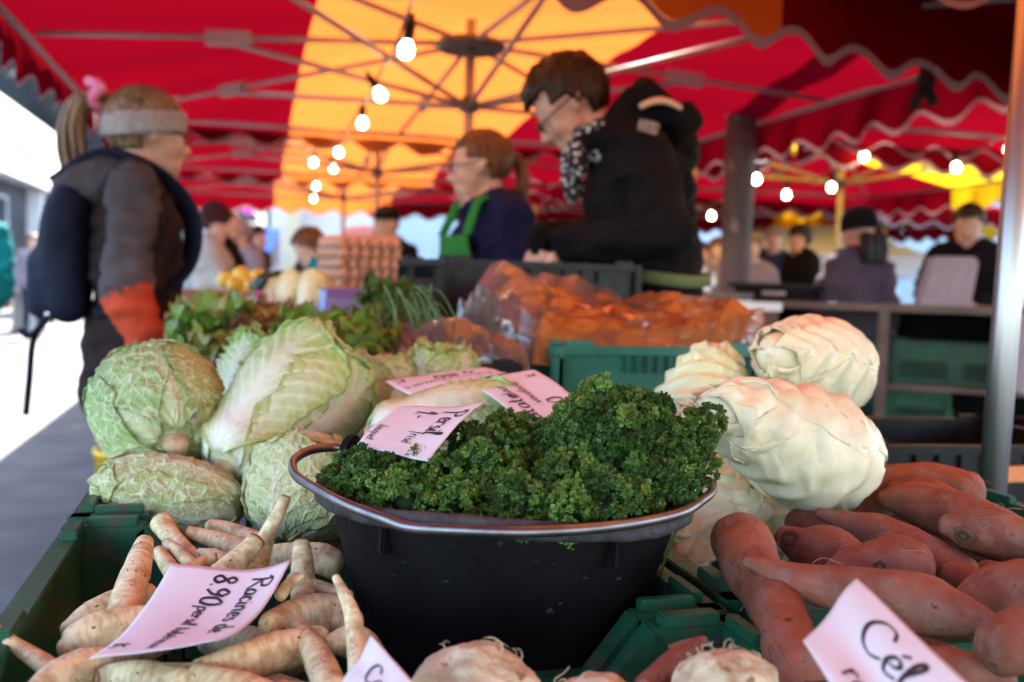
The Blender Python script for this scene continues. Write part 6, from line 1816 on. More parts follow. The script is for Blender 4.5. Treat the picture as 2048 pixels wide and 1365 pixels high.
def scarf_mat():
    m, nt, b = _new('speckled_scarf')
    N, L = nt.nodes, nt.links
    tc = N.new('ShaderNodeTexCoord'); vo = N.new('ShaderNodeTexVoronoi'); vo.inputs['Scale'].default_value = 75
    L.new(tc.outputs['Object'], vo.inputs['Vector'])
    rp = N.new('ShaderNodeValToRGB'); rp.color_ramp.elements[0].position = .30; rp.color_ramp.elements[1].position = .42
    rp.color_ramp.elements[0].color = (.62, .62, .64, 1); rp.color_ramp.elements[1].color = (.012, .012, .016, 1)
    L.new(vo.outputs['Distance'], rp.inputs[0]); L.new(rp.outputs[0], b.inputs['Base Color']); b.inputs['Roughness'].default_value = .9
    return m
M_scarf = scarf_mat()
def tubes(name, root, paths, r, m, n=10, per=6):
    mb = MB()
    for p in paths:
        C = catmull([Vector(q) for q in p], per)
        mb.tube(C, [r] * len(C), n)
    return mb.build(name, m, root, smooth=True)

# ------------------------------------------------------------------ the man bending over the black crate
k_ = 2.75 / FPX
def ml(px, py, x=0.0):
    """photo pixel to the man's own frame: forward is left in the picture"""
    return ((x), (1292 - px) * k_, CZ + (568 - py) * k_)
man_p = ground(at(1292, 568, 2.78))
mr, HM, j, s = person('man in a black hooded jacket and spectacles bending over the black crate', man_p, R(75), 1.0, voxel=.0105, top=C_black, legs=C_trous, bulk=1.24,
    J=dict(pelvis=(0, -.02, 1.03), waist=(0, .0, 1.2), chest=ml(1272, 400), neck=ml(1222, 288), head=ml(1133, 218), shL=(-.205, .045, 1.475), shR=(.205, .06, 1.475),
           elL=(-.285, -.015, 1.275), elR=(.26, .12, 1.27), wrL=(-.15, .235, 1.25), wrR=(.06, .285, 1.268), hipL=(-.095, -.02, .98), hipR=(.095, -.02, .98), knL=(-.11, 0, .53), knR=(.11, 0, .53), anL=(-.115, -.04, .085), anR=(.115, -.04, .085)),
    head=(39, 0, 0), hair=H_brown, hairstyle='short', collar=.034, hdir=(0, .35, -1),
    hood=[(ml(1215, 260, -.075), ml(1275, 200, -.06), .038, .045), (ml(1215, 260, .075), ml(1275, 200, .06), .038, .045), (ml(1275, 195, -.06), ml(1275, 195, .06), .04, .04),
          (ml(1300, 235, -.07), ml(1345, 260, -.05), .05, .05), (ml(1300, 235, .07), ml(1345, 260, .05), .05, .05), (ml(1345, 245, -.05), ml(1345, 245, .05), .05, .05), (ml(1350, 300, -.06), ml(1350, 300, .06), .05, .05)])
glasses(mr, HM, 1.0)
lo_ = obj('hood_lining', mesh_from('hood_lining', [ml(1250 + 84 * u + 4 * math.sin(v * 3), 240 - 34 * math.sin(math.pi * (.12 + .76 * u)) * (0.6 + .4 * v) - 22 * v, -.160 + .16 * v) for v in np.linspace(0, 1, 7) for u in np.linspace(0, 1, 9)], quads(9, 7)), C_cream, mr)
sm = lo_.modifiers.new('t', 'SOLIDIFY'); sm.thickness = .012
# scarf wound round the neck and hanging down the front
sc_ = []
for q in range(3):
    sc_.append([Vector(ml(1160 + 5 * q, 268 + 22 * q)) + Vector((.075 * math.sin(a), .06 * math.cos(a) - .03, .012 * math.sin(a * 2 + q))) for a in np.linspace(0, 2 * math.pi, 12)])
sc_.append([ml(1140, 300, -.04), ml(1128, 330, -.05), ml(1132, 370, -.05), ml(1145, 405, -.05)])
sc_.append([ml(1148, 300, -.07), ml(1140, 330, -.085), ml(1146, 360, -.08)])
tubes('scarf', mr, sc_, .027, M_scarf)
belt(mr, (0, -.012), .222, .158, 1.165, C_olive, h=.032)
bd_ = MB(); Mb_ = Matrix.Translation(Vector(ml(1258, 286, -.288))) @ Matrix.Rotation(R(-8), 4, 'Y') @ Matrix.Rotation(R(12), 4, 'X')
bd_.box((-.004, -.026, -.015), (.004, .026, .015), Mb_); bd_.build('badge', mat('woven_badge', (.33, .26, .22), (.12, .09, .08), scale=120, rough=.8), mr, bevel=.002)
bp_ = MB(); bp_.lathe([(0, 0), (.02, .002), (.028, .012), (.022, .02), (0, .018)], 12, Matrix.Translation(Vector(ml(1088, 296, 0))) @ Matrix.Rotation(R(0), 4, 'X'))

# ------------------------------------------------------------------ the vendor with the braid
k3 = 3.6 / FPX
w3 = ground(at(985, 560, 3.6))
wr, HM, j, s = person('woman vendor with a braid, navy jacket and green apron seen from the side', w3, R(100), 1.0, voxel=.012, top=C_navy, legs=C_trous, bulk=1.12,
    J=dict(head=(0, .055, 1.545), neck=(0, 0, 1.415), chest=(0, 0, 1.26), shL=(-.165, 0, 1.365), shR=(.165, 0, 1.365), elL=(-.22, .02, 1.11), elR=(.2, .06, 1.11), wrL=(-.15, .20, 1.02), wrR=(.12, .24, 1.03)),
    head=(6, -24, 0), hair=H_auburn, hairstyle='tied', collar=.026)
glasses(wr, HM, 1.0)
br = MB()
brp = catmull([(-.02, -.035, 1.60), (-.03, -.075, 1.575), (-.04, -.09, 1.52), (-.05, -.085, 1.45), (-.06, -.11, 1.38), (-.065, -.14, 1.31), (-.065, -.15, 1.26)], 7)
for ph_ in range(3):
    P = []
    for i, p in enumerate(brp):
        a = i * .85 + ph_ * 2.094
        P.append(Vector(p) + Vector((math.cos(a) * .013, math.sin(2 * a) * .008, 0)))
    br.tube(P, [.021 * (1 - .5 * i / len(P)) for i in range(len(P))], 8)
br.build('braid', H_auburn, wr, smooth=True)
apron(wr, j, s, C_green, bulk=1.12, front=.15, z1=1.30, w=.20)

# ------------------------------------------------------------------ the woman with the backpack on the left
k1 = 2.8 / FPX
w1 = ground(at(268, 540, 2.82))
lw, HM, j, s = person('woman with a grey headband and taupe jacket standing at the left, seen from behind', w1, R(-84), 1.0, voxel=.011, top=C_taupe2, arm=C_taupe, legs=C_trous, bulk=1.1, sleeve=C_orange,
    J=dict(head=(0, .03, 1.525), neck=(0, -.01, 1.385), shL=(-.18, 0, 1.355), shR=(.18, 0, 1.355), chest=(0, 0, 1.24), waist=(0, 0, 1.07), pelvis=(0, 0, .93), elR=(.265, -.02, 1.10), elL=(-.26, .0, 1.1), wrR=(.275, .05, .88), wrL=(-.2, .16, .95)),
    head=(2, 16, 0), hair=H_light, hairstyle='tied', collar=.03, skirt=.10,
    hood=[((-.10, -.08, 1.39), (.10, -.08, 1.39), .065, .065), ((-.08, -.13, 1.385), (.08, -.13, 1.385), .06, .06), ((-.07, -.16, 1.36), (.07, -.16, 1.36), .05, .05), ((-.06, -.17, 1.32), (.06, -.17, 1.32), .045, .045)])
ring_part('headband', lw, HM, s, C_headband, .092, .114, -.004, .062, tilt=.14, n=48, thick=.006)
glasses(lw, HM, 1.0)
# orange lower sleeve over the near forearm
for q, (a, b_) in enumerate(((Vector((.267, -.005, 1.085)), Vector((.277, .055, .865))),)):
    P = [a.lerp(b_, t) for t in np.linspace(0, 1, 12)]
    pass
pt = MB()
rg_ = np.random.default_rng(4)
for k in range(44):
    a = rg_.uniform(0, 6.28); r_ = rg_.uniform(0, .038)
    ox, oy = r_ * math.cos(a), r_ * math.sin(a)
    P = [(0 + ox * .4, -.085 + oy * .4, 1.625), (0 + ox * .8, -.135 + oy * .8, 1.615), (ox, -.165 + oy, 1.55), (ox * 1.2, -.165 + oy * 1.2, 1.47), (ox * .9 + .01, -.15 + oy, 1.40 + rg_.uniform(-.03, .03))]
    C = catmull(P, 5); pt.tube(C, [.0135 * (1 - .55 * i / len(C)) for i in range(len(C))], 6)
pt.build('ponytail', H_light, lw, smooth=True)
ps = MB(); P = []
for k in range(40):
    a = 2 * math.pi * k / 36
    P.append(Vector((.033 * math.cos(a), -.10 + .012 * math.sin(3 * a), 1.628 + .033 * math.sin(a))) + Vector((0, .006 * math.sin(k * 2.2), 0)))
ps.tube(P, [.014 + .003 * math.sin(k * 2.5) for k in range(40)], 8); ps.build('scrunchie', C_pink, lw, smooth=True)
# dark side panel of the jacket and sleeve zip
zp = MB(); zp.box((.238, .06, 1.20), (.246, .068, 1.30), None); zp.build('sleeve_zip', C_black, lw)
# backpack, a thing of its own on her back
pk = empty('backpack', w1 + Vector((0, 0, .95)), rz=R(-84), label='navy backpack with a tan handle on the back of the woman at the left', cat='backpack')
caps = [((-.11, -.165 - .012 * math.sin(3.1 * q_), .10 + .27 * q_), (.11, -.165 - .012 * math.sin(3.1 * q_), .10 + .27 * q_), .066 - .012 * abs(2 * q_ - 1) ** 3, .066 - .012 * abs(2 * q_ - 1) ** 3, 0) for q_ in np.linspace(0, 1, 12)] + [((-.085, -.225, .10 + .11 * q_), (.085, -.225, .10 + .11 * q_), .045, .045, 0) for q_ in np.linspace(0, 1, 7)]
_unused = [((-.11, -.22, .06), (.11, -.22, .06), .075, .075, 0), ((-.11, -.225, .16), (.11, -.225, .16), .08, .08, 0), ((-.11, -.22, .26), (.11, -.22, .26), .07, .07, 0), ((-.08, -.205, .36), (.08, -.205, .36), .05, .05, 0), ((-.10, -.29, .06), (.10, -.29, .06), .055, .055, 0), ((-.09, -.285, .17), (.09, -.285, .17), .045, .045, 0), ((-.11, -.21, -.03), (.11, -.21, -.03), .05, .05, 0), ((-.11, -.26, -.02), (.11, -.26, -.02), .045, .045, 0)]
me = remeshed([tuple(Vector(x) if isinstance(x, tuple) else x for x in c) for c in caps], .014); me.name = 'pack'
obj('pack', me, C_pack, pk); me.polygons.foreach_set('use_smooth', np.ones(len(me.polygons), dtype=bool))
tubes('handle', pk, [[(-.05, -.165, .39), (-.03, -.175, .44), (.03, -.175, .44), (.05, -.165, .39)]], .011, C_tan)
tubes('flap_edge', pk, [[(-.15, -.165, .34), (-.11, -.215, .355), (0, -.225, .36), (.11, -.215, .355), (.15, -.165, .34)]], .008, C_tan)
for q in (-1, 1):
    mb = MB(); P = catmull([(q * .08, -.20, .42), (q * .115, -.08, .50), (q * .125, .06, .46), (q * .135, .155, .34), (q * .15, .12, .18), (q * .15, -.10, .08)], 6)
    mb.tube(P, [(.027, .008)] * len(P), 8); mb.build('shoulder_strap', C_pack, pk, smooth=True)
tubes('dangling_strap', pk, [[(.09, -.22, .07), (.10, -.25, -.0), (.085, -.26, -.1), (.07, -.27, -.2)]], .009, C_pack)
tubes('dangling_strap', pk, [[(.12, -.2, .08), (.14, -.25, .02), (.12, -.28, .03)]], .009, C_pack)
mb = MB(); mb.lathe([(0, 0), (.012, .0), (.012, .03), (0, .03)], 10, Matrix.Translation((.12, -.21, .05))); mb.build('buckle', M_steel, pk)

# ------------------------------------------------------------------ people farther away
def cap_hat(root, HM, s, m, peak=True):
    mb = MB(); mb.lathe([(.102, .045), (.106, .07), (.098, .105), (.07, .135), (.03, .148), (0, .15)], 26, HM @ Matrix.Translation((0, -.006, 0)) @ Matrix.Scale(s, 4))
    o = mb.build('cap', m, root, smooth=True)
    if peak:
        P = [HM @ (Vector((.075 * math.sin(a) * (1 + .05 * q), .085 + .07 * q * math.cos(a), .052 - .012 * q)) * s) for q in (0, .5, 1) for a in np.linspace(-1.3, 1.3, 11)]
        p_ = obj('peak', mesh_from('peak', P, quads(11, 3)), m, o)
        sm = p_.modifiers.new('t', 'SOLIDIFY'); sm.thickness = .006
    return o
def beanie(root, HM, s, m):
    mb = MB(); mb.lathe([(.098, .0), (.108, .02), (.107, .06), (.098, .10), (.07, .137), (.03, .152), (0, .155)], 26, HM @ Matrix.Translation((0, -.012, .01)) @ Matrix.Scale(s, 4))
    return mb.build('beanie', m, root, smooth=True)
def face_to(px, deg):
    """heading: 0 faces into the picture, 90 faces left, -90 right, 180 the camera"""
    return R(-15 + deg)
def far(label, px, py, d, head_z, heading, **k):
    """a person whose head shows at (px,py), d metres away"""
    p = at(px, py, d)
    sc = p.z / 1.585
    return person(label, ground(p), face_to(px, heading), scale=k.pop('scale', sc), **k)
cv, HM, j, s = far('vendor in a black cap, dark scarf and green apron facing us', 775, 450, 7.6, 1.6, 172, voxel=.02, top=C_black, legs=C_trous, bulk=1.2, hair=H_black, J=dict(wrL=(-.12, .26, 1.02), wrR=(.12, .26, 1.02), elL=(-.24, .03, 1.12), elR=(.24, .03, 1.12)))
cap_hat(cv, HM, s, C_black); apron(cv, j, s, C_green, bulk=1.2, front=.145, z1=1.30)
tubes('scarf', cv, [[Vector((.1 * math.sin(a), .09 * math.cos(a) + .01, 1.43)) * s for a in np.linspace(0, 2 * math.pi, 14)]], .04, C_black)
pv, HM, j, s = far('customer in a beige coat and dark maroon beanie reaching over the stall', 424, 448, 6.6, 1.6, -75, voxel=.02, top=C_beige, legs=C_trous, bulk=1.28, hair=H_brown, skirt=.2, head=(14, 0, 0), J=dict(wrR=(.12, .40, 1.06), elR=(.22, .12, 1.1), wrL=(-.12, .40, 1.06)))
beanie(pv, HM, s, C_maroon)
pv, HM, j, s = far('bald customer in a dark coat behind the beanie wearer', 452, 452, 7.6, 1.6, -85, voxel=.022, top=C_black, legs=C_trous, bulk=1.2, J=dict(wrR=(.12, .38, 1.06), elR=(.22, .12, 1.1)))
pv, HM, j, s = far('person in a pale lilac hooded coat left of the arch', 487, 476, 9.6, 1.6, 150, voxel=.024, top=C_lilac, legs=C_trous, bulk=1.3, hair=H_light, hairstyle='long', skirt=.2)
beanie(pv, HM, s, C_lilac)
pv, HM, j, s = far('dark haired person in a dark coat beside the lilac coat', 512, 478, 10.6, 1.6, -110, voxel=.024, top=C_grey, legs=C_trous, bulk=1.2, hair=H_black)
pv, HM, j, s = far('brown haired person stooping behind the egg trays', 662, 486, 6.0, 1.6, 95, voxel=.02, top=C_teal, legs=C_trous, bulk=1.15, hair=H_auburn, hairstyle='long', head=(28, 0, 0), J=dict(chest=(0, .06, 1.27), neck=(0, .1, 1.42), head=(0, .15, 1.545)))
pv, HM, j, s = far('man in a grey jacket next to the stooping person', 610, 500, 7.0, 1.6, -70, voxel=.022, top=C_grey, legs=C_trous, bulk=1.15, hair=H_grey, head=(20, 0, 0))
pv, HM, j, s = far('passer by in a teal jacket cut off by the left edge', -52, 412, 8.2, 1.6, 20, voxel=.02, top=C_teal, legs=C_blue, bulk=1.3, hair=H_brown, skirt=.08)
pv, HM, j, s = far('distant passer by with brown hair near the steel bin', 66, 486, 15.5, 1.6, -150, voxel=.03, top=C_lilac, legs=C_blue, bulk=1.15, hair=H_auburn, hairstyle='long')
# right hand side
pv, HM, j, s = far('person in a dark hood and purple coat standing at the right hand counter', 1722, 468, 5.3, 1.6, 25, voxel=.017, top=C_purple, legs=C_grey, bulk=1.28, skirt=.22, head=(10, 0, 0), J=dict(elL=(-.24, .04, 1.12), wrL=(-.14, .28, 1.08), elR=(.25, .0, 1.1), wrR=(.24, .12, .9)))
beanie(pv, HM, s, C_black); tubes('hair', pv, [[Vector((.05 * q, -.09, 1.58)) * s, Vector((.06 * q, -.11, 1.50)) * s, Vector((.05 * q, -.10, 1.42)) * s] for q in (-1, 0, 1)], .035, H_black)
pv, HM, j, s = far('vendor in a dark jacket behind the right hand counter by the grey tub', 1938, 452, 6.6, 1.6, 150, voxel=.018, top=C_black, legs=C_trous, bulk=1.25, hair=H_brown, head=(16, 0, 0), J=dict(wrL=(-.1, .24, 1.08), wrR=(.1, .24, 1.1), elL=(-.26, .05, 1.15), elR=(.26, .05, 1.15)))
pv, HM, j, s = far('grey haired man in a dark blue coat beyond the counter', 1548, 482, 10.5, 1.6, 165, voxel=.024, top=C_blue, legs=C_trous, bulk=1.2, hair=H_grey)
pv, HM, j, s = far('man in a dark flat cap and coat looking left', 1603, 480, 9.8, 1.6, 110, voxel=.024, top=C_black, legs=C_trous, bulk=1.25, hair=H_black)
cap_hat(pv, HM, s, C_grey)
pv, HM, j, s = far('person in a pale lilac jacket just right of the concrete post', 1500, 500, 7.8, 1.6, 170, voxel=.022, top=C_lilac, legs=C_trous, bulk=1.2, hair=H_light, hairstyle='long')
pv, HM, j, s = far('person in a pale lilac coat partly behind the concrete post', 1436, 505, 8.6, 1.6, 180, voxel=.024, top=C_lilac, legs=C_trous, bulk=1.25, hair=H_auburn, hairstyle='long')
pv, HM, j, s = far('brown haired person between the man and the concrete post', 1402, 512, 9.5, 1.6, -160, voxel=.024, top=C_maroon, legs=C_trous, bulk=1.2, hair=H_auburn, hairstyle='long')
# ================================================================== the middle of the stall
# ------------------------------------------------------------------ lettuces: rosettes of ruffled leaves
M_lett = mat_leaf('lettuce_leaf', net=0.12, nscale=40, bump=0.4, transl=0.35, rough=0.28, vein=(0.45, 0.55, 0.2))
def leaf_patch(L_, W_, rise, droop, seed, ruf=.02, nu=13, nv=15, fold=.25):
    rg = np.random.default_rng(seed)
    u = np.linspace(-1, 1, nu); v = np.linspace(0, 1, nv)
    U, Vv = np.meshgrid(u, v)
    w = W_ * (np.sin(np.pi * np.clip(Vv * .86 + .10, 0, 1)) ** .7)
    x = U * w
    y = L_ * Vv * (1 - .25 * Vv * droop)
    z = rise * L_ * np.sin(Vv * np.pi * .5) - droop * L_ * .55 * Vv ** 2.5 + fold * np.abs(U) ** 1.6 * w * .6
    z = z + ruf * np.abs(U) ** 1.5 * Vv * np.sin(Vv * 17 + np.sign(U) * 2 + rg.uniform(0, 6)) + ruf * .6 * Vv ** 3 * np.sin(U * 9 + rg.uniform(0, 6)) + .35 * ruf * fbm(np.stack([U.ravel() * 3, Vv.ravel() * 4, np.full(U.size, seed * 1.3)], -1), 2).reshape(U.shape)
    return np.stack([x, y, z], -1).reshape(-1, 3), U.ravel(), Vv.ravel(), quads(nu, nv)
def lettuce(label, c, r, seed, green=(.13, .27, .03), pale=(.40, .48, .14), tipc=None, n=(8, 7, 5), cat='lettuce', name='lettuce_head', group='lettuces', upright=0.0, ruf=.16):
    root = empty(name, c, label=label, cat=cat, group=group)
    rg = np.random.default_rng(seed)
    root.location.z -= .03
    root.rotation_euler = (rg.uniform(-.2, .2), rg.uniform(-.2, .2), rg.uniform(0, 6))
    for ring, cnt in enumerate(n):
        for k in range(cnt):
            a = 2 * math.pi * (k + .5 * ring) / cnt + rg.uniform(-.2, .2)
            q = ring / max(len(n) - 1, 1)
            P, U, W, F = leaf_patch(r * (1.15 - .3 * q), r * (.62 - .1 * q), .22 + .50 * q + upright, .62 - .45 * q - upright * .4, int(seed * 50 + ring * 10 + k), ruf=r * ruf)
            mid_ = np.exp(-(U / (.16 * (1.1 - W))) ** 2)[:, None]
            gg = np.clip(W * 1.25 + rg.uniform(-.15, .1), 0, 1)[:, None]
            col = np.array(pale) * (1 - gg) + np.array(green) * gg * rg.uniform(.8, 1.25)
            if tipc is not None:
                e = (np.clip(np.maximum(np.abs(U) - .55, W - .7) * 3, 0, 1))[:, None]
                col = col * (1 - e) + np.array(tipc) * e
            col = col * (1 - mid_ * .7) + np.array((.62, .66, .34)) * mid_ * .7
            o = obj('leaf', mesh_from('leaf', P, F, True, np.clip(col, 0, 1), np.stack([U * r, W * r], -1)), M_lett, root)
            o.rotation_euler = (rg.uniform(-.12, .12), 0, a)
            o.location = (0, 0, r * .12 * ring)
    return root
lettuce('glossy green butter lettuce in the middle behind the cabbages', at(640, 695, 1.76), .105, 1)
lettuce('green lettuce right of the middle one, beside the plastic film', at(715, 712, 1.70), .09, 2, green=(.15, .24, .025))
lettuce('loose green lettuce behind the big chinese cabbage', at(575, 725, 1.66), .08, 3)
lettuce('tall green lettuce beside the woman at the left', at(432, 668, 2.05), .10, 4, upright=.2)
lettuce('olive green lettuce below the tall one', at(455, 715, 1.80), .085, 5, green=(.20, .21, .03), pale=(.36, .34, .10))
lettuce('red tipped lettuce between the green ones', at(525, 690, 1.90), .085, 6, green=(.14, .15, .03), tipc=(.075, .022, .02))
lettuce('brownish oak leaf lettuce behind the butter lettuce', at(560, 662, 2.05), .09, 7, green=(.22, .15, .035), tipc=(.16, .06, .025))
lettuce('green lettuce top at the back next to the herbs', at(705, 668, 1.95), .085, 8, green=(.14, .22, .03))
# ------------------------------------------------------------------ teal crate under clear film
crate_t = make_crate(M_teal, dip=0.0)
ct = at(1262, 700, 1.95)
TC = (ct.x - .02, 1.93)
crate(TC[0], TC[1], .837, 'teal crate half wrapped in clear plastic film behind the parsley', rz=R(90), proto=crate_t, group='teal and black crates')
def film_mat(name, tint, milk):
    m, nt, b = _new(name)
    N, L = nt.nodes, nt.links
    tr = N.new('ShaderNodeBsdfTransparent'); tr.inputs[0].default_value = (.93, .92, .92, 1)
    gl = N.new('ShaderNodeBsdfGlossy'); gl.inputs['Roughness'].default_value = .06; gl.inputs[0].default_value = (.95, .93, .92, 1)
    df = N.new('ShaderNodeBsdfDiffuse'); df.inputs[0].default_value = c4(tint)
    fr_ = N.new('ShaderNodeFresnel'); fr_.inputs[0].default_value = 1.55
    ma = N.new('ShaderNodeMath'); ma.operation = 'MULTIPLY_ADD'; ma.inputs[1].default_value = 1.3; ma.inputs[2].default_value = .03; L.new(fr_.outputs[0], ma.inputs[0])
    cl_ = N.new('ShaderNodeClamp'); L.new(ma.outputs[0], cl_.inputs[0])
    m1 = N.new('ShaderNodeMixShader'); L.new(cl_.outputs[0], m1.inputs[0]); L.new(tr.outputs[0], m1.inputs[1]); L.new(gl.outputs[0], m1.inputs[2])
    tl = N.new('ShaderNodeBsdfTranslucent'); tl.inputs[0].default_value = c4(tint)
    m3 = N.new('ShaderNodeMixShader'); m3.inputs[0].default_value = .6; L.new(df.outputs[0], m3.inputs[1]); L.new(tl.outputs[0], m3.inputs[2])
    m2 = N.new('ShaderNodeMixShader'); m2.inputs[0].default_value = milk; L.new(m1.outputs[0], m2.inputs[1]); L.new(m3.outputs[0], m2.inputs[2])
    tc = N.new('ShaderNodeTexCoord'); nz = N.new('ShaderNodeTexNoise'); nz.inputs['Scale'].default_value = 26; nz.inputs['Detail'].default_value = 3; nz.inputs['Distortion'].default_value = 1.2
    L.new(tc.outputs['Object'], nz.inputs['Vector']); bp = N.new('ShaderNodeBump'); bp.inputs['Strength'].default_value = .3; bp.inputs['Distance'].default_value = .01
    L.new(nz.outputs[0], bp.inputs['Height']); L.new(bp.outputs[0], gl.inputs['Normal']); L.new(bp.outputs[0], fr_.inputs['Normal'])
    L.new(m2.outputs[0], N['Material Output'].inputs[0]); N.remove(b)
    return m
M_film = film_mat('clear_film', (.85, .83, .83), .12)
M_film_glow = film_mat('film_painted_canopy_glow', (1.0, .36, .10), .30)  # orange light of the canopy painted into the film's own tint
def ridged(p, oct=3):
    s_, a = 0, 1.0
    for k in range(oct):
        s_ = s_ + a * (1 - np.abs(vnoise(p * 2 ** k + 3.7 * k)) * 2); a *= .5
    return s_
def film(label, cx, cy, z0, lx, ly, hf, seed, cat='plastic film', n=120, skirt=.1, name='plastic_film', m=None, fine=1.0, facet=0.0):
    if facet:
        n = 17
    u = np.linspace(-1, 1, n); U, W = np.meshgrid(u, u)
    x = U * lx; y = W * ly
    inside = np.maximum(np.abs(U), np.abs(W))
    z = hf(U, W) * np.clip((1 - inside) * 6, 0, 1) ** .5
    p = np.stack([x.ravel() * 6.5 + seed, y.ravel() * 6.5, np.full(x.size, seed * .7)], -1)
    z = z + (.010 * fine * ridged(p * 2.6, 3).reshape(x.shape) + .020 * ridged(p, 2).reshape(x.shape) - .015) * np.clip((1 - inside) * 8, .2, 1)
    # the rim of the sheet falls over the crate edge
    over = np.clip((inside - .86) / .14, 0, 1)
    z = z - over * skirt
    k = 1 - over * .06
    x = x * k + .010 * vnoise(p * 1.3 + 5).reshape(x.shape); y = y * k + .010 * vnoise(p * 1.3 + 9).reshape(x.shape)
    F = quads(n, n)
    if facet:
        rr = np.random.default_rng(int(seed * 10))
        q_ = np.clip((1 - inside) * 6, 0, 1)
        x = x + rr.uniform(-1, 1, x.shape) * lx / n * .75 * q_; y = y + rr.uniform(-1, 1, x.shape) * ly / n * .75 * q_; z = z + rr.uniform(-1, 1, x.shape) * facet * (.3 + .7 * q_)
        F = np.concatenate([F[:, [0, 1, 2]], F[:, [0, 2, 3]]])
    o = obj(name, mesh_from(name, np.stack([x.ravel(), y.ravel(), z.ravel()], -1), F, not facet), m or M_film, loc=(cx, cy, z0))
    return tag(o, label, cat, 'clear plastic film over crates')
film('big crumpled clear plastic film over the teal crate, orange canopy light painted in', TC[0], TC[1] + .01, 1.045, .245, .315,
     lambda U, W: .085 * np.exp(-((U + .82) / .40) ** 2 - ((W - .1) / .8) ** 2) + .05 * np.exp(-((U + .05) / .6) ** 2 - ((W - .3) / .6) ** 2) + .05 * np.exp(-((U - .8) / .3) ** 2) + .03, 2.3, skirt=.035, m=M_film_glow, fine=.0, facet=.010)
film('thin shiny clear film rising in a crumpled peak above the teal crate', TC[0] - .01, TC[1] + .03, 1.07, .27, .30,
     lambda U, W: .105 * np.exp(-((U + .78) / .30) ** 2 - ((W + .1) / .7) ** 2) + .075 * np.exp(-((U + .1) / .5) ** 2 - ((W - .3) / .6) ** 2) + .04 * np.exp(-((U - .8) / .3) ** 2), 9.7, skirt=.06, fine=0.0, facet=.018)
# carrots added under the film to supply the orange of the canopy light
M_carrot = mat('carrot_skin', (0.74, 0.23, 0.06), (0.80, 0.30, 0.09), scale=30, rough=.5, bump=.2, bscale=80, dist=.002)
rg_ = np.random.default_rng(11)
for k in range(48):
    a = rg_.uniform(-.9, .9) + (math.pi if rg_.random() < .5 else 0)
    c = Vector((TC[0] + rg_.uniform(-.12, .12) * (1 - .1 * (k // 9)) - .012 * (k // 9), TC[1] + rg_.uniform(-.2, .2) * (1 - .12 * (k // 9)), .945 + .030 * (k // 9) + rg_.uniform(-.01, .01)))
    d = Vector((math.sin(a), math.cos(a), rg_.uniform(-.1, .1)))
    L_ = rg_.uniform(.14, .19)
    mb = MB(); P = catmull([c - d * L_ / 2, c + Vector((rg_.uniform(-.008, .008), 0, 0)), c + d * L_ / 2], 6)
    mb.tube(P, [max(.019 * (1 - .72 * (i / (len(P) - 1)) ** 1.3), .002) * (.6 if i == 0 else 1) for i in range(len(P))], 12)
    o = mb.build('carrot', M_carrot, smooth=True)
    tag(o, 'added orange carrot under the film, standing in for the canopy glow', 'carrot', 'added carrots under the plastic film')
# second wrapped crate to its left, with leafy stalks
crate_k = make_crate(M_blackplast, dip=0.0)
ck = at(845, 690, 1.88)
crate(ck.x + .02, 1.90, .837, 'low black crate under greyish film left of the teal crate', rz=R(90), proto=crate_k, group='teal and black crates').scale = (1, .52, .85)
film('greyish clear film bunched over the low black crate', ck.x + .02, 1.88, .99, .135, .30, lambda U, W: .05 * np.exp(-(U / .7) ** 2) + .02 * np.sin(W * 7), 6.1, skirt=.12)
# ------------------------------------------------------------------ black crate the man reaches into
bkc = at(1040, 560, 2.52)
crate_b = make_crate(M_blackplast, h=.245, dip=0.0)
crate(bkc.x + .0, 2.48, .948, 'deep black crate in front of the bending man', rz=R(8), proto=crate_b, group='teal and black crates').scale = (.86, 1, 1)
# black crates stacked low on the right beyond the pointed cabbages
for q, (px, py, d, z, lab) in enumerate(((1850, 900, 2.05, .62, 'shiny black crate standing low beyond the pointed cabbages'), (1880, 900, 2.05, .405, 'black crate under the shiny one, right of the cabbages'), (1990, 870, 2.5, .56, 'black crate behind the steel pole'), (1900, 760, 2.9, .42, 'black crate farther back below the counter'))):
    p = at(px, py, d)
    crate(p.x, p.y, z, lab, rz=R(-6 + 5 * q), proto=crate_b, group='teal and black crates')
table('trestle_table', 1.15, 2.3, 1.55, 3.3, .40, 'low trestle with black crates on the right of the stall')
# an orange handled tray peeping out at the right edge
p = at(2030, 935, 1.95)
tr_ = empty('orange_tray', p, label='orange tray edge at the right border behind the pole', cat='tray')
mb = MB(); mb.box((-.10, -.07, -.012), (.2, .07, -.004)); mb.build('base', M_carrot, tr_)
mb = MB(); mb.box((-.10, -.078, -.012), (.2, -.0705, .018)); mb.build('rim', M_carrot, tr_)
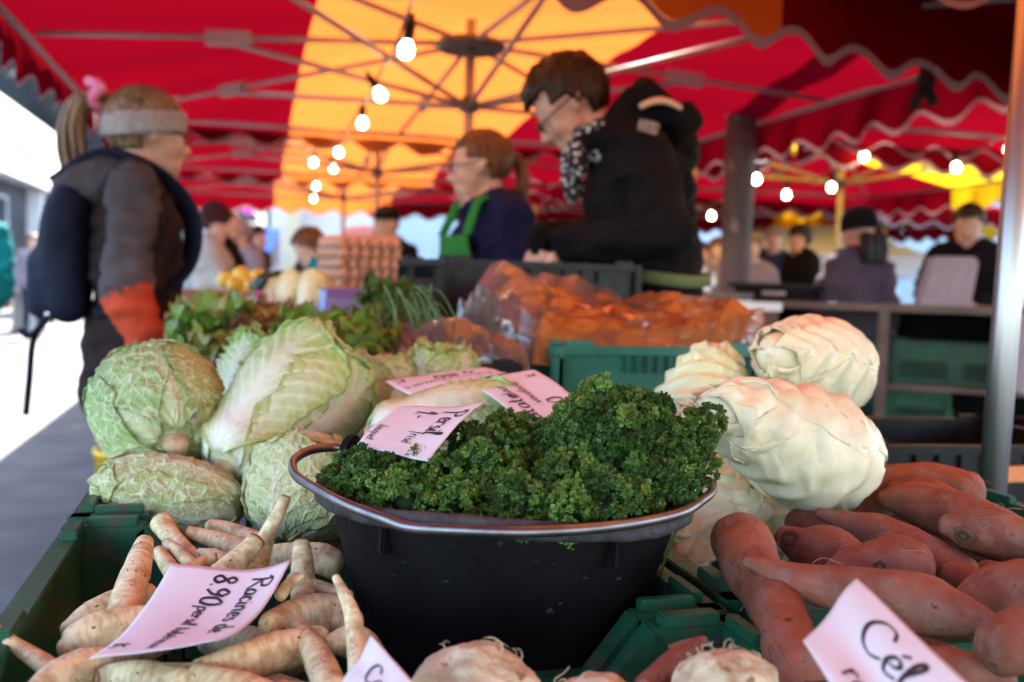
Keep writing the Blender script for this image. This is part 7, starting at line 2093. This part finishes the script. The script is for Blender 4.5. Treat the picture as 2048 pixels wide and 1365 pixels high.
# ------------------------------------------------------------------ egg trays
M_pulp = mat('grey_pulp', (0.42, 0.35, 0.29), (0.50, 0.42, 0.35), scale=30, rough=.95, bump=.4, bscale=120, dist=.003)
M_egg = mat('brown_egg', (0.60, 0.26, 0.14), (0.68, 0.34, 0.20), scale=25, rough=.45)
ex = at(716, 585, 4.35)
EZ = ex.z - .005
tray_me = None
nn = 31
gx_ = np.linspace(-.145, .145, nn)
TX, TY = np.meshgrid(gx_, gx_)
TZ = .011 * np.cos(TX * 2 * np.pi / .0483) * np.cos(TY * 2 * np.pi / .0483) + .022
tray_v = np.stack([TX.ravel(), TY.ravel(), TZ.ravel()], -1)
egg_me = None
for lvl in range(5):
    rt = empty('egg_tray', (ex.x, ex.y, EZ + lvl * .044), rz=R(14 + 3 * (lvl % 2)), label=['bottom egg tray of the stack behind the lettuces', 'second egg tray from the bottom of the stack', 'middle egg tray of the stack', 'fourth egg tray from the bottom of the stack', 'top egg tray heaped with brown eggs'][lvl], cat='egg tray', group='stacked egg trays')
    if tray_me is None:
        tray_me = mesh_from('tray', tray_v, quads(nn, nn)); to = obj('tray', tray_me, M_pulp, rt)
    else:
        to = bpy.data.objects.new('tray', tray_me); link(to, rt)
    sm = to.modifiers.new('t', 'SOLIDIFY'); sm.thickness = .003
    for a in range(6):
        for b_ in range(6):
            if lvl < 4 and 0 < a < 5 and 0 < b_ < 5:
                continue
            if egg_me is None:
                mb = MB(); mb.lathe([(0, -.026), (.012, -.023), (.019, -.012), (.0215, 0), (.019, .014), (.012, .025), (.005, .0295), (0, .03)], 14)
                eo = mb.build('egg', M_egg, rt, smooth=True); egg_me = eo.data
            else:
                eo = bpy.data.objects.new('egg', egg_me); link(eo, rt)
            eo.location = (-.121 + a * .0483, -.121 + b_ * .0483, .043)
# wooden box under the eggs
M_wood = mat('pale_wood', (0.40, 0.23, 0.12), (0.52, 0.32, 0.18), scale=6, rough=.7, stretch=(1, 1, 9), bump=.1)
def wooden_box(label, c, lx, ly, h, rz, m=M_wood, slats=3):
    r_ = empty('wooden_box', c, rz=rz, label=label, cat='box', group='wooden boxes on the stall')
    hs = h / slats
    for k in range(slats):
        for sx in (-1, 1):
            mb = MB(); mb.box((-lx / 2, sx * ly / 2 - .005, k * hs + .004), (lx / 2, sx * ly / 2 + .005, (k + 1) * hs - .004)); mb.build('slat', m, r_)
            mb = MB(); mb.box((sx * lx / 2 - .005, -ly / 2 + .006, k * hs + .004), (sx * lx / 2 + .005, ly / 2 - .006, (k + 1) * hs - .004)); mb.build('slat', m, r_)
    for sx in (-1, 1):
        for sy in (-1, 1):
            mb = MB(); mb.box((sx * (lx / 2 - .018) - .012, sy * (ly / 2 - .018) - .012, .001), (sx * (lx / 2 - .018) + .012, sy * (ly / 2 - .018) + .012, h - .002)); mb.build('corner_batten', m, r_)
    mb = MB(); mb.box((-lx / 2 + .006, -ly / 2 + .006, .002), (lx / 2 - .006, ly / 2 - .006, .01)); mb.build('floor', m, r_)
    return r_
wooden_box('wooden box under the egg trays', (ex.x + .02, ex.y, .946), .5, .36, EZ - .948, R(12))
q = at(612, 560, 4.0); wooden_box('wooden box edge left of the egg trays', (q.x - .05, q.y + .2, .946), .42, .32, .16, R(8))
q = at(800, 590, 3.2); wooden_box('wooden box behind the herbs, right of the eggs', (q.x, q.y + .1, .946), .34, .3, .13, R(10))
q = at(690, 640, 2.45); wooden_box('wooden box carrying the purple carton', (q.x, q.y + .15, .946), .36, .3, .08, R(6))
# purple carton
M_carton = mat('purple_carton', (0.20, 0.12, 0.34), (0.26, 0.17, 0.42), scale=4, rough=.5)
q = at(682, 612, 2.55)
pb = empty('purple_carton', (q.x, q.y, q.z - .03), rz=R(12), label='small purple carton standing before the egg trays', cat='carton')
mb = MB(); mb.box((-.05, -.04, 0), (.05, .04, .075)); mb.build('box', M_carton, pb, bevel=.002)
mb = MB(); mb.box((-.046, -.0425, .012), (.046, -.0405, .05)); mb.build('printed_panel', mat('carton_print', (.35, .25, .5), (.25, .3, .6), scale=60, rough=.5), pb)
mb = MB(); mb.box((-.052, -.035, .01), (-.0502, .035, .068)); mb.build('side_panel', mat('pale_blue_carton', (.35, .45, .75), (.4, .5, .8), scale=10, rough=.5), pb)
# ------------------------------------------------------------------ pale endive-like heads, turnips, cucumbers, lemons, herbs
wrap_e = wrap_c[:6]
ENDV = dict(CHIN, pale=(.82, .72, .40), green=(.78, .60, .20), ribc=(.85, .78, .55), edgec=(.72, .55, .16), ruffle=.002)
for k, (bx_, by_, tx_, ty_, d, r_) in enumerate(((566, 618, 600, 560, 2.6, 34), (612, 625, 640, 556, 2.55, 34), (640, 622, 628, 560, 2.75, 30), (540, 612, 570, 575, 2.75, 28))):
    hd('white_chicory', ['plump pale chicory head leaning left before the egg trays', 'tall pale chicory head beside the purple carton', 'pale chicory head tucked behind the tall one', 'small pale chicory head by the cucumbers'][k], 'chicory', at(bx_, by_, d), at(tx_, ty_, d + .06), px2m(r_, d), M_chinese, ENDV, wrap_e, seed=30 + k, group='pale chicory heads', prof=cprof, stem=False, core_col=(.8, .68, .36))
def ball_veg(name, label, cat, c, r, m, seed, squash=.9, group=None, leaf=None, tip=True):
    n_, m_ = 22, 16
    th = np.linspace(0, 2 * np.pi, n_, endpoint=False); ph = np.linspace(.04, math.pi - .04, m_)
    T, Q = np.meshgrid(th, ph)
    D = np.stack([np.sin(Q) * np.cos(T), np.sin(Q) * np.sin(T), np.cos(Q)], -1).reshape(-1, 3)
    k = 1 + .06 * fbm(D * 1.7 + seed, 2) - (.35 * np.clip((-D[:, 2] - .6) * 2, 0, 1) if tip else 0)
    v = D * (r * k)[:, None] * np.array([1, 1, squash])
    f = [tuple(x) for x in quads(n_, m_, True)] + [tuple(range(n_))[::-1], tuple((m_ - 1) * n_ + i for i in range(n_))]
    cols = np.where((D[:, 2:3] + .25 * fbm(D * 2 + seed, 2)[:, None]) > .1, np.array([[.38, .10, .26]]), np.array([[.78, .66, .60]]))
    o = obj(name, mesh_from(name, v, f, True, cols), m, loc=c)
    return tag(o, label, cat, group)
M_turnip = mat('turnip_skin', (.85, .85, .85), (1, 1, 1), scale=12, rough=.4, attr='Col')
for k, (x, y, d, r_) in enumerate(((492, 618, 2.45, 22), (528, 622, 2.40, 24), (515, 600, 2.55, 22), (555, 632, 2.35, 22), (478, 642, 2.3, 20), (470, 600, 2.7, 22))):
    ball_veg('turnip', ['purple topped turnip at the left of the turnip heap', 'purple topped turnip at the front of the heap', 'purple topped turnip on top of the heap', 'purple topped turnip next to the chicory', 'purple topped turnip low beside the lettuces', 'purple topped turnip at the back left of the heap'][k], 'turnip', at(x, y, d), px2m(r_, d), M_turnip, k, group='purple turnips')
M_cuke = mat('cucumber_skin', (.012, .045, .010), (.03, .085, .02), scale=22, rough=.3)
for k, (x0, y0, x1, y1, d) in enumerate(((512, 585, 588, 572, 3.1), (520, 574, 590, 560, 3.2), (530, 594, 580, 585, 3.0), (506, 578, 560, 560, 3.3))):
    a, b_ = at(x0, y0, d), at(x1, y1, d)
    mb = MB(); P = catmull([a, a.lerp(b_, .5) + Vector((0, 0, .012)), b_], 6)
    mb.tube(P, [max(.030 * math.sin(math.pi * (.12 + .76 * i / (len(P) - 1))) ** .5, .01) for i in range(len(P))], 12)
    tag(mb.build('courgette', M_cuke, smooth=True), ['dark courgette at the front of the pile', 'dark courgette on top of the pile', 'short dark courgette low in the pile', 'dark courgette at the back left of the pile'][k], 'courgette', 'dark courgettes')
M_lemon = mat('yellow_fruit', (.72, .46, .03), (.78, .54, .06), scale=25, rough=.4)
for k, (x, y, d) in enumerate(((470, 572, 3.5), (492, 566, 3.6), (515, 556, 3.8), (452, 562, 3.7), (482, 552, 3.9), (505, 575, 3.4))):
    ball_veg('yellow_pepper', ['yellow pepper at the front of the pile', 'yellow pepper in the middle of the pile', 'yellow pepper at the right end of the pile', 'yellow pepper at the left end of the pile', 'yellow pepper at the back of the pile', 'yellow pepper nearest the courgettes'][k], 'pepper', at(x, y, d), px2m(17, d), M_lemon, 20 + k, squash=1.1, group='yellow peppers')
wooden_box('wooden box of turnips between lettuces and chicory', (at(515, 650, 2.45).x, 2.52, .946), .42, .30, .10, R(4))
wooden_box('wooden box of courgettes behind the turnips', (at(548, 600, 3.15).x, 3.12, .946), .40, .30, .12, R(4))
wooden_box('wooden box of yellow peppers farther along the stall', (at(485, 590, 3.65).x, 3.68, .946), .42, .34, .14, R(4))
# leafy herbs beside the carton
lettuce('bunch of flat green herbs right of the purple carton', at(768, 632, 2.35), .085, 41, green=(.05, .12, .02), pale=(.12, .2, .05), n=(9, 9, 7), cat='herbs', name='herb_bunch', upright=.5, group='herb bunches')
lettuce('second bunch of green herbs against the black crate', at(800, 660, 2.15), .07, 42, green=(.07, .14, .025), pale=(.14, .22, .06), n=(9, 8, 6), cat='herbs', name='herb_bunch', upright=.4, group='herb bunches')
lk = empty('leek_tops', at(800, 700, 1.80), label='feathery green stalks hanging over the film by the lettuces', cat='herbs')
mb = MB()
for k in range(46):
    a = rg_.uniform(-.045, .045); h_ = rg_.uniform(.04, .12)
    P = catmull([(a, 0.03, .05), (a * 1.4 + rg_.uniform(-.01, .01), 0, h_), (a * 1.8 + rg_.uniform(-.03, .03), -.05, h_ * .6 - .02), (a * 2 + rg_.uniform(-.03, .03), -.07, -.05 + rg_.uniform(-.03, .03))], 4)
    mb.tube(P, [.0016] * len(P), 4)
tag(mb.build('stalks', M_pstem, lk), kind='stuff')
# ================================================================== stalls on the right and things on the street
M_counter = mat('worn_counter_wood', (0.11, 0.075, 0.06), (0.18, 0.125, 0.10), scale=4, rough=.5, stretch=(1, 7, 1))
M_greytub = mat('grey_tub_plastic', (0.22, 0.24, 0.27), (0.28, 0.30, 0.33), scale=8, rough=.4)
M_bagw = mat('white_bag', (0.50, 0.44, 0.50), (0.58, 0.52, 0.58), scale=7, rough=.4, transl=.35, bump=.6, bscale=16)
CTZ = 1.085
A_ = at(1500, 590, 5.3); B_ = at(2075, 615, 4.75)
ang = math.atan2(B_.y - A_.y, B_.x - A_.x)
mid_ = (A_ + B_) / 2
Lc = (B_ - A_).length + .5
ctr = empty('counter', (mid_.x, mid_.y, 0), rz=ang, label='long brown counter of the stall on the right', cat='counter')
for k in range(4):
    mb = MB(); mb.box((-Lc / 2, -.1 + k * .2, CTZ - .035), (Lc / 2, .095 + k * .2, CTZ)); mb.build('plank', M_counter, ctr, bevel=.003)
for sx in (-1, 0, 1):
    for y in (-.05, .62):
        mb = MB(); mb.box((sx * (Lc / 2 - .1) - .025, y - .025, 0), (sx * (Lc / 2 - .1) + .025, y + .025, CTZ - .036)); mb.build('leg', M_counter, ctr)
mb = MB(); mb.box((-Lc / 2, .0, .66), (Lc / 2, .5, .685)); mb.build('shelf', M_counter, ctr)
mb = MB(); mb.box((-Lc / 2, .70, .02), (Lc / 2, .708, CTZ - .04)); mb.build('added_dark_sheet', C_black, ctr)  # black sheet added to hide the bright ground and darken the space below
def on_ctr(x, y, z=CTZ):
    c, s_ = math.cos(ang), math.sin(ang)
    return Vector((mid_.x + x * c - y * s_, mid_.y + x * s_ + y * c, z))
# crates under the counter
crate_g2 = make_crate(M_green, dip=0.0)
for k, (x, z, lab) in enumerate(((-.28, .69, 'green crate on the shelf under the right hand counter, behind the purple coat'), (.33, .69, 'green crate on the shelf beside the hanging bag'), (.0, .02, 'green crate on the ground under the right hand counter'), (-.02, .24, 'second green crate up from the ground under the counter'), (.02, .455, 'third green crate up from the ground under the counter'))):
    p = on_ctr(x, .24, z)
    crate(p.x, p.y, z, lab, rz=ang + R(2), proto=crate_g2, group='green crates under the counter')
for k, (x, z, lab) in enumerate(((-.92, .02, 'bottom black crate of the stack under the left end of the counter'), (-.92, .27, 'middle black crate of the stack under the left end of the counter'), (-.92, .76, 'top black crate under the left end of the counter'), (.98, .02, 'bottom black crate right under the counter'), (.98, .27, 'second black crate up under the right of the counter'), (.98, .76, 'top black crate under the right of the counter'))):
    p = on_ctr(x, .22, z)
    crate(p.x, p.y, z, lab, rz=ang - R(2), proto=crate_b, group='black crates under the counter')
def tub(label, c, lx, ly, h, m, rz, name='plastic_tub'):
    r_ = empty(name, c, rz=rz, label=label, cat='tub', group='tubs on the counter')
    def rect(s_, z):
        a, b_ = lx / 2 * s_, ly / 2 * s_
        return [(-a, -b_, z), (a, -b_, z), (a, b_, z), (-a, b_, z)]
    v = rect(.86, 0) + rect(1, h) + rect(.96, h) + rect(.83, .01)
    f = [(0, 3, 2, 1)] + [(i, (i + 1) % 4, 4 + (i + 1) % 4, 4 + i) for i in range(4)] + [(4 + i, 4 + (i + 1) % 4, 8 + (i + 1) % 4, 8 + i) for i in range(4)] + [(8 + i, 8 + (i + 1) % 4, 12 + (i + 1) % 4, 12 + i) for i in range(4)] + [(12, 13, 14, 15)]
    MB().add(v, f).build('shell', m, r_, bevel=.004)
    mb = MB()
    for sx in (-1, 1):
        mb.box((sx * lx / 2 - (.02 if sx < 0 else -.001), -ly / 2 - .012, h - .02), (sx * lx / 2 + (.02 if sx > 0 else -.001), ly / 2 + .012, h + .002))
    mb.box((-lx / 2, -ly / 2 - .016, h - .02), (lx / 2, -ly / 2 - .001, h + .003)); mb.box((-lx / 2, ly / 2 + .001, h - .02), (lx / 2, ly / 2 + .016, h + .003))
    mb.build('rim', m, r_, bevel=.002)
    mb = MB(); mb.box((-.06, -ly / 2 * .98 - .014, h * .3), (.06, -ly / 2 * .98 - .008, h * .55)); mb.build('label_plate', M_bagw, r_)
    return r_
p = on_ctr(1.02, .05); tub('grey plastic tub on the counter by the steel pole', (p.x, p.y, CTZ + .001), .40, .28, .13, M_greytub, ang)
p = on_ctr(-.55, .12); tub('flat black tub on the left part of the counter', (p.x, p.y, CTZ + .001), .44, .30, .085, M_blackplast, ang)
# standing pad of printed paper bags
p = on_ctr(.28, .05)
bg_ = empty('paper_bag_bundle', (p.x, p.y, CTZ + .001), rz=ang + R(4), label='leaning bundle of white printed paper bags on the counter', cat='paper bags')
Mlean = Matrix.Rotation(R(-10), 4, 'X')
for k in range(4):
    sh = .012 * k
    mb = MB(); mb.prism([(-.12 - sh, .0), (.11 - sh, .0), (.14 - sh, .22), (.12 - sh, .25), (-.06 - sh, .25)], -.006 - k * .013, .004 - k * .013, Mlean @ MX); mb.build('paper_bag', M_bagw, bg_)
ln = MB()
for r_ in range(9):
    for c in range(3):
        x = -.075 + c * .055 + .006 * r_
        ln.box((x, -.0085, .03 + r_ * .022), (x + .035, -.0068, .037 + r_ * .022), Mlean)
tag(ln.build('printed_lines', mat('faint_print', (.45, .34, .42), (.5, .4, .46), scale=30, rough=.8), bg_), kind='stuff')
# hanging carrier bag
p = on_ctr(.62, -.16, .98)
hb = empty('carrier_bag', p, rz=ang, label='thin white carrier bag hanging from the counter edge', cat='bag')
nu, nv = 20, 14
P = []
for r_ in range(nv):
    q = r_ / (nv - 1)
    w = .02 + .095 * q ** .8
    for k in range(nu):
        a = 2 * math.pi * k / nu
        P.append((w * math.cos(a) * (1 + .12 * math.sin(5 * a + q * 3)), w * .55 * math.sin(a) * (1 + .1 * math.sin(7 * a)), .08 - .36 * q - .015 * math.sin(a * 4) * q))
obj('bag', mesh_from('bag', P, quads(nu, nv, True)), M_bagw, hb)
tubes('handles', hb, [[(-.015, 0, .08), (-.02, .01, .11), (0, .02, .13), (.02, .01, .11), (.015, 0, .08)]], .004, M_bagw)
# red-brown box with a shiny white tray left of the counter
p = at(1455, 640, 4.6)
rb_ = empty('red_brown_box', (p.x, p.y, 0), rz=R(-10), label='tall red brown box with a shiny white tray on top', cat='box')
mb = MB(); mb.box((-.17, -.2, 0), (.17, .2, 1.045)); mb.build('box', mat('red_brown_paint', (.10, .028, .02), (.15, .045, .03), scale=6, rough=.6), rb_, bevel=.005)
mb = MB(); mb.box((-.18, -.21, 1.047), (.18, .21, 1.062)); mb.box((-.18, -.21, 1.062), (.18, -.195, 1.085)); mb.box((-.18, .195, 1.062), (.18, .21, 1.085)); mb.build('tray', mat('glossy_white_tray', (.75, .76, .78), (.8, .8, .82), scale=3, rough=.12), rb_, bevel=.002)
# glass jars glittering on the box edge
M_jar = mat('jar_glass', (.70, .68, .64), (.85, .84, .82), scale=9, rough=.06, spec=1.0)
for k, (x, y) in enumerate(((1392, 560), (1405, 546), (1420, 558), (1410, 572))):
    q = at(x, y, 5.0)
    jr = empty('glass_jar', (q.x, q.y, q.z - .04), label=['small bright jar nearest the man in black', 'small bright jar at the top of the cluster', 'small bright jar at the right of the cluster', 'small bright jar at the front of the cluster'][k], cat='jar', group='bright jars left of the post')
    mb = MB(); mb.lathe([(0, 0), (.028, 0), (.03, .01), (.03, .055), (.022, .066), (.022, .072), (0, .072)], 14); mb.build('glass', M_jar, jr, smooth=True)
    mb = MB(); mb.lathe([(0, .0725), (.025, .0725), (.025, .088), (0, .09)], 14); mb.build('lid', M_steel, jr, smooth=True)
q = at(1407, 590, 5.0)
table('side_table', q.x - .2, q.x + .2, q.y - .15, q.y + .25, at(1407, 566, 5.0).z - .045, 'small table with bright jars behind the man', m=M_counter)

# ------------------------------------------------------------------ white tents beyond
def tent(label, c, w, h0, h1, rz):
    r_ = empty('white_tent', c, rz=rz, label=label, cat='tent', group='white market tents')
    n = 17
    u = np.linspace(-1, 1, n); U, W = np.meshgrid(u, u)
    m_ = np.maximum(np.abs(U), np.abs(W))
    z = h0 + (h1 - h0) * (1 - m_) ** 1.25
    obj('roof', mesh_from('roof', np.stack([U.ravel() * w, W.ravel() * w, z.ravel()], -1), quads(n, n)), F_white, r_)
    for k in range(4):
        a = R(90 * k)
        M4 = Matrix.Rotation(a, 4, 'Z')
        mb = MB(); mb.box((-w, w - .004, h0 - .28), (w, w + .004, h0 - .002), M4); mb.build('valance', F_white, r_)
        mb = MB(); mb.bar(M4 @ Vector((w * .98, w * .98, 0)), M4 @ Vector((w * .98, w * .98, h0 - .01)), .025); mb.build('leg', M_alu, r_)
    return r_
p = at(1590, 470, 14.5); tent('white peaked tent beyond the right hand counter', (p.x, p.y, 0), 1.5, 1.62, 2.45, R(-10))
p = at(1430, 490, 16.5); tent('white tent farther off beside the concrete post', (p.x, p.y, 0), 1.5, 1.62, 2.3, R(6))

# ------------------------------------------------------------------ steel bin on the street
p = onz(58, 663, 0.0)
bn = empty('steel_bin', p, label='tall round steel litter bin out on the bright street', cat='litter bin')
mb = MB(); mb.lathe([(0, .0), (.30, .0), (.30, .10), (.27, .102), (.27, 1.18), (.0, 1.18)], 30); mb.build('drum', M_steel, bn, smooth=False)
mb = MB(); mb.lathe([(.275, 1.0), (.285, 1.0), (.285, 1.06), (.275, 1.06)], 30); mb.build('band', M_metal_dark, bn)
mb = MB(); mb.lathe([(0, 1.32), (.20, 1.31), (.28, 1.26), (.285, 1.185), (0, 1.182)], 30); mb.build('lid', M_metal_dark, bn, smooth=True)
# ochre sandwich board by the bin
p = onz(112, 640, 0.0)
sb_ = empty('sandwich_board', p, rz=R(35), label='ochre sandwich board standing beside the steel bin', cat='sign board')
for s_ in (-1, 1):
    Mq = Matrix.Translation((0, s_ * .22, 0)) @ Matrix.Rotation(R(s_ * 13), 4, 'X')
    mb = MB(); mb.box((-.33, -.015, .12), (.33, .015, 1.0), Mq); mb.build('panel', mat('ochre_paint', (.62, .36, .03), (.68, .42, .05), scale=6, rough=.6), sb_)
    mb = MB(); mb.box((-.36, -.012, 0), (-.332, .012, 1.02), Mq); mb.box((.332, -.012, 0), (.36, .012, 1.02), Mq); mb.build('frame', M_counter, sb_)
# small yellow bucket on the ground by the table corner
p = onz(262, 930, 0.35)
yb = empty('yellow_bucket', (p.x, p.y, 0), label='yellow bucket half hidden beside the cabbage crate', cat='bucket')
mb = MB(); mb.lathe([(0, 0), (.11, 0), (.14, .40), (.146, .40), (.146, .42), (.135, .42), (.107, .01), (0, .01)], 28); mb.build('shell', mat('yellow_plastic', (.70, .45, .01), (.75, .5, .02), scale=6, rough=.4), yb, smooth=True)
tubes('handle', yb, [[(-.143, 0, .40), (-.10, .1, .43), (0, .148, .44), (.10, .1, .43), (.143, 0, .40)]], .004, M_steel)

# ------------------------------------------------------------------ red van and pale car parked before the far building
def car(label, c, rz, m, L_=4.2, W_=1.75, H_=1.5, van=False, name='parked_car', stripe=None):
    r_ = empty(name, c, rz=rz, label=label, cat='van' if van else 'car')
    if van:
        pr = [(-L_ / 2, .35), (L_ / 2 - .1, .35), (L_ / 2, .8), (L_ / 2 - .25, 1.15), (L_ / 2 - .9, H_ - .05), (L_ / 2 - 1.2, H_), (-L_ / 2 + .05, H_), (-L_ / 2, H_ - .15)]
        win = [(L_ / 2 - 1.9, 1.2), (L_ / 2 - .5, 1.2), (L_ / 2 - 1.0, H_ - .18), (L_ / 2 - 1.9, H_ - .18)]
    else:
        pr = [(-L_ / 2, .35), (L_ / 2, .35), (L_ / 2, .72), (L_ / 2 - .9, .92), (L_ / 2 - 1.7, H_ - .03), (-L_ / 2 + 1.0, H_), (-L_ / 2 + .25, .98), (-L_ / 2, .9)]
        win = [(-L_ / 2 + .6, .98), (L_ / 2 - 1.1, .95), (L_ / 2 - 1.75, H_ - .1), (-L_ / 2 + 1.05, H_ - .1)]
    mb = MB(); mb.prism(pr, -W_ / 2, W_ / 2, MX); mb.build('body', m, r_, bevel=.05)
    for s_ in (-1, 1):
        mb = MB(); mb.prism(win, s_ * (W_ / 2 + .004) - .004, s_ * (W_ / 2 + .004) + .004, MX); mb.build('side_window', M_glass_dark, r_)
        for x in (-L_ / 2 + .8, L_ / 2 - .8):
            M4 = Matrix.Translation((x, s_ * (W_ / 2 - .08), .33)) @ Matrix.Rotation(R(90), 4, 'X')
            mb = MB(); mb.lathe([(0, -.11), (.2, -.11), (.31, -.1), (.33, -.06), (.33, .06), (.31, .1), (.2, .11), (0, .11)], 24, M4); wh = mb.build('wheel', M_blackplast, r_, smooth=True)
            mb = MB(); mb.lathe([(0, -.118), (.18, -.116), (.2, -.112)], 20, M4); mb.lathe([(0, .118), (.18, .116), (.2, .112)], 20, M4); mb.build('rim', M_alu, wh)
        mb = MB(); mb.box((L_ / 2 - .1, s_ * (W_ / 2 - .35) - .16, .66), (L_ / 2 + .012, s_ * (W_ / 2 - .35) + .16, .80)); mb.build('headlight', M_jar, r_, bevel=.01)
        if stripe:
            mb = MB(); mb.box((-L_ / 2 + .3, s_ * (W_ / 2 + .006) - .004, 1.42), (L_ / 2 - 2.1, s_ * (W_ / 2 + .006) + .004, 1.75)); mb.build('stripe', stripe, r_)
    mb = MB(); mb.box((L_ / 2 - .08, -W_ / 2 + .1, .36), (L_ / 2 + .05, W_ / 2 - .1, .55)); mb.build('bumper', M_blackplast, r_, bevel=.02)
    return r_
M_redpaint = mat('red_car_paint', (.50, .012, .015), (.55, .02, .02), scale=2, rough=.25, coat=.6)
M_palepaint = mat('pale_blue_car_paint', (.45, .52, .60), (.5, .57, .65), scale=2, rough=.25, coat=.6)
p = ground(at(850, 520, 21)); car('red van with a white stripe parked across the square', p, R(170), M_redpaint, 5.0, 1.95, 2.15, van=True, name='parked_van', stripe=M_white_wall)
p = ground(at(880, 520, 16)); car('pale blue car parked in front of the red van', p, R(172), M_palepaint, H_=1.42)
# blue awning beyond the beanie wearer
p = at(482, 458, 24)
aw = empty('blue_awning', p, rz=R(-10), label='blue shop awning at the end of the street', cat='awning')
n = 9
v = [(x, -y * 1.2, -.55 * y) for y in np.linspace(0, 1, 4) for x in np.linspace(-.9, .9, n)]
obj('cloth', mesh_from('cloth', v, quads(n, 4)), mat('blue_awning_cloth', (.05, .16, .50), (.07, .2, .58), scale=5, rough=.8), aw)
for s_ in (-1, 1):
    mb = MB(); mb.bar((s_ * .85, 0, -.75), (s_ * .85, -1.15, -.55), .02); mb.build('arm', M_alu, aw)
mb = MB(); mb.box((-.92, -.02, -.95), (.92, .04, .06)); mb.build('back_board', M_mint_wall, aw)
mb = MB(); mb.bar((-.8, .06, -p.z + .01), (-.8, .06, .0), .03); mb.bar((.8, .06, -p.z + .01), (.8, .06, 0), .03); mb.build('posts', M_alu, aw)
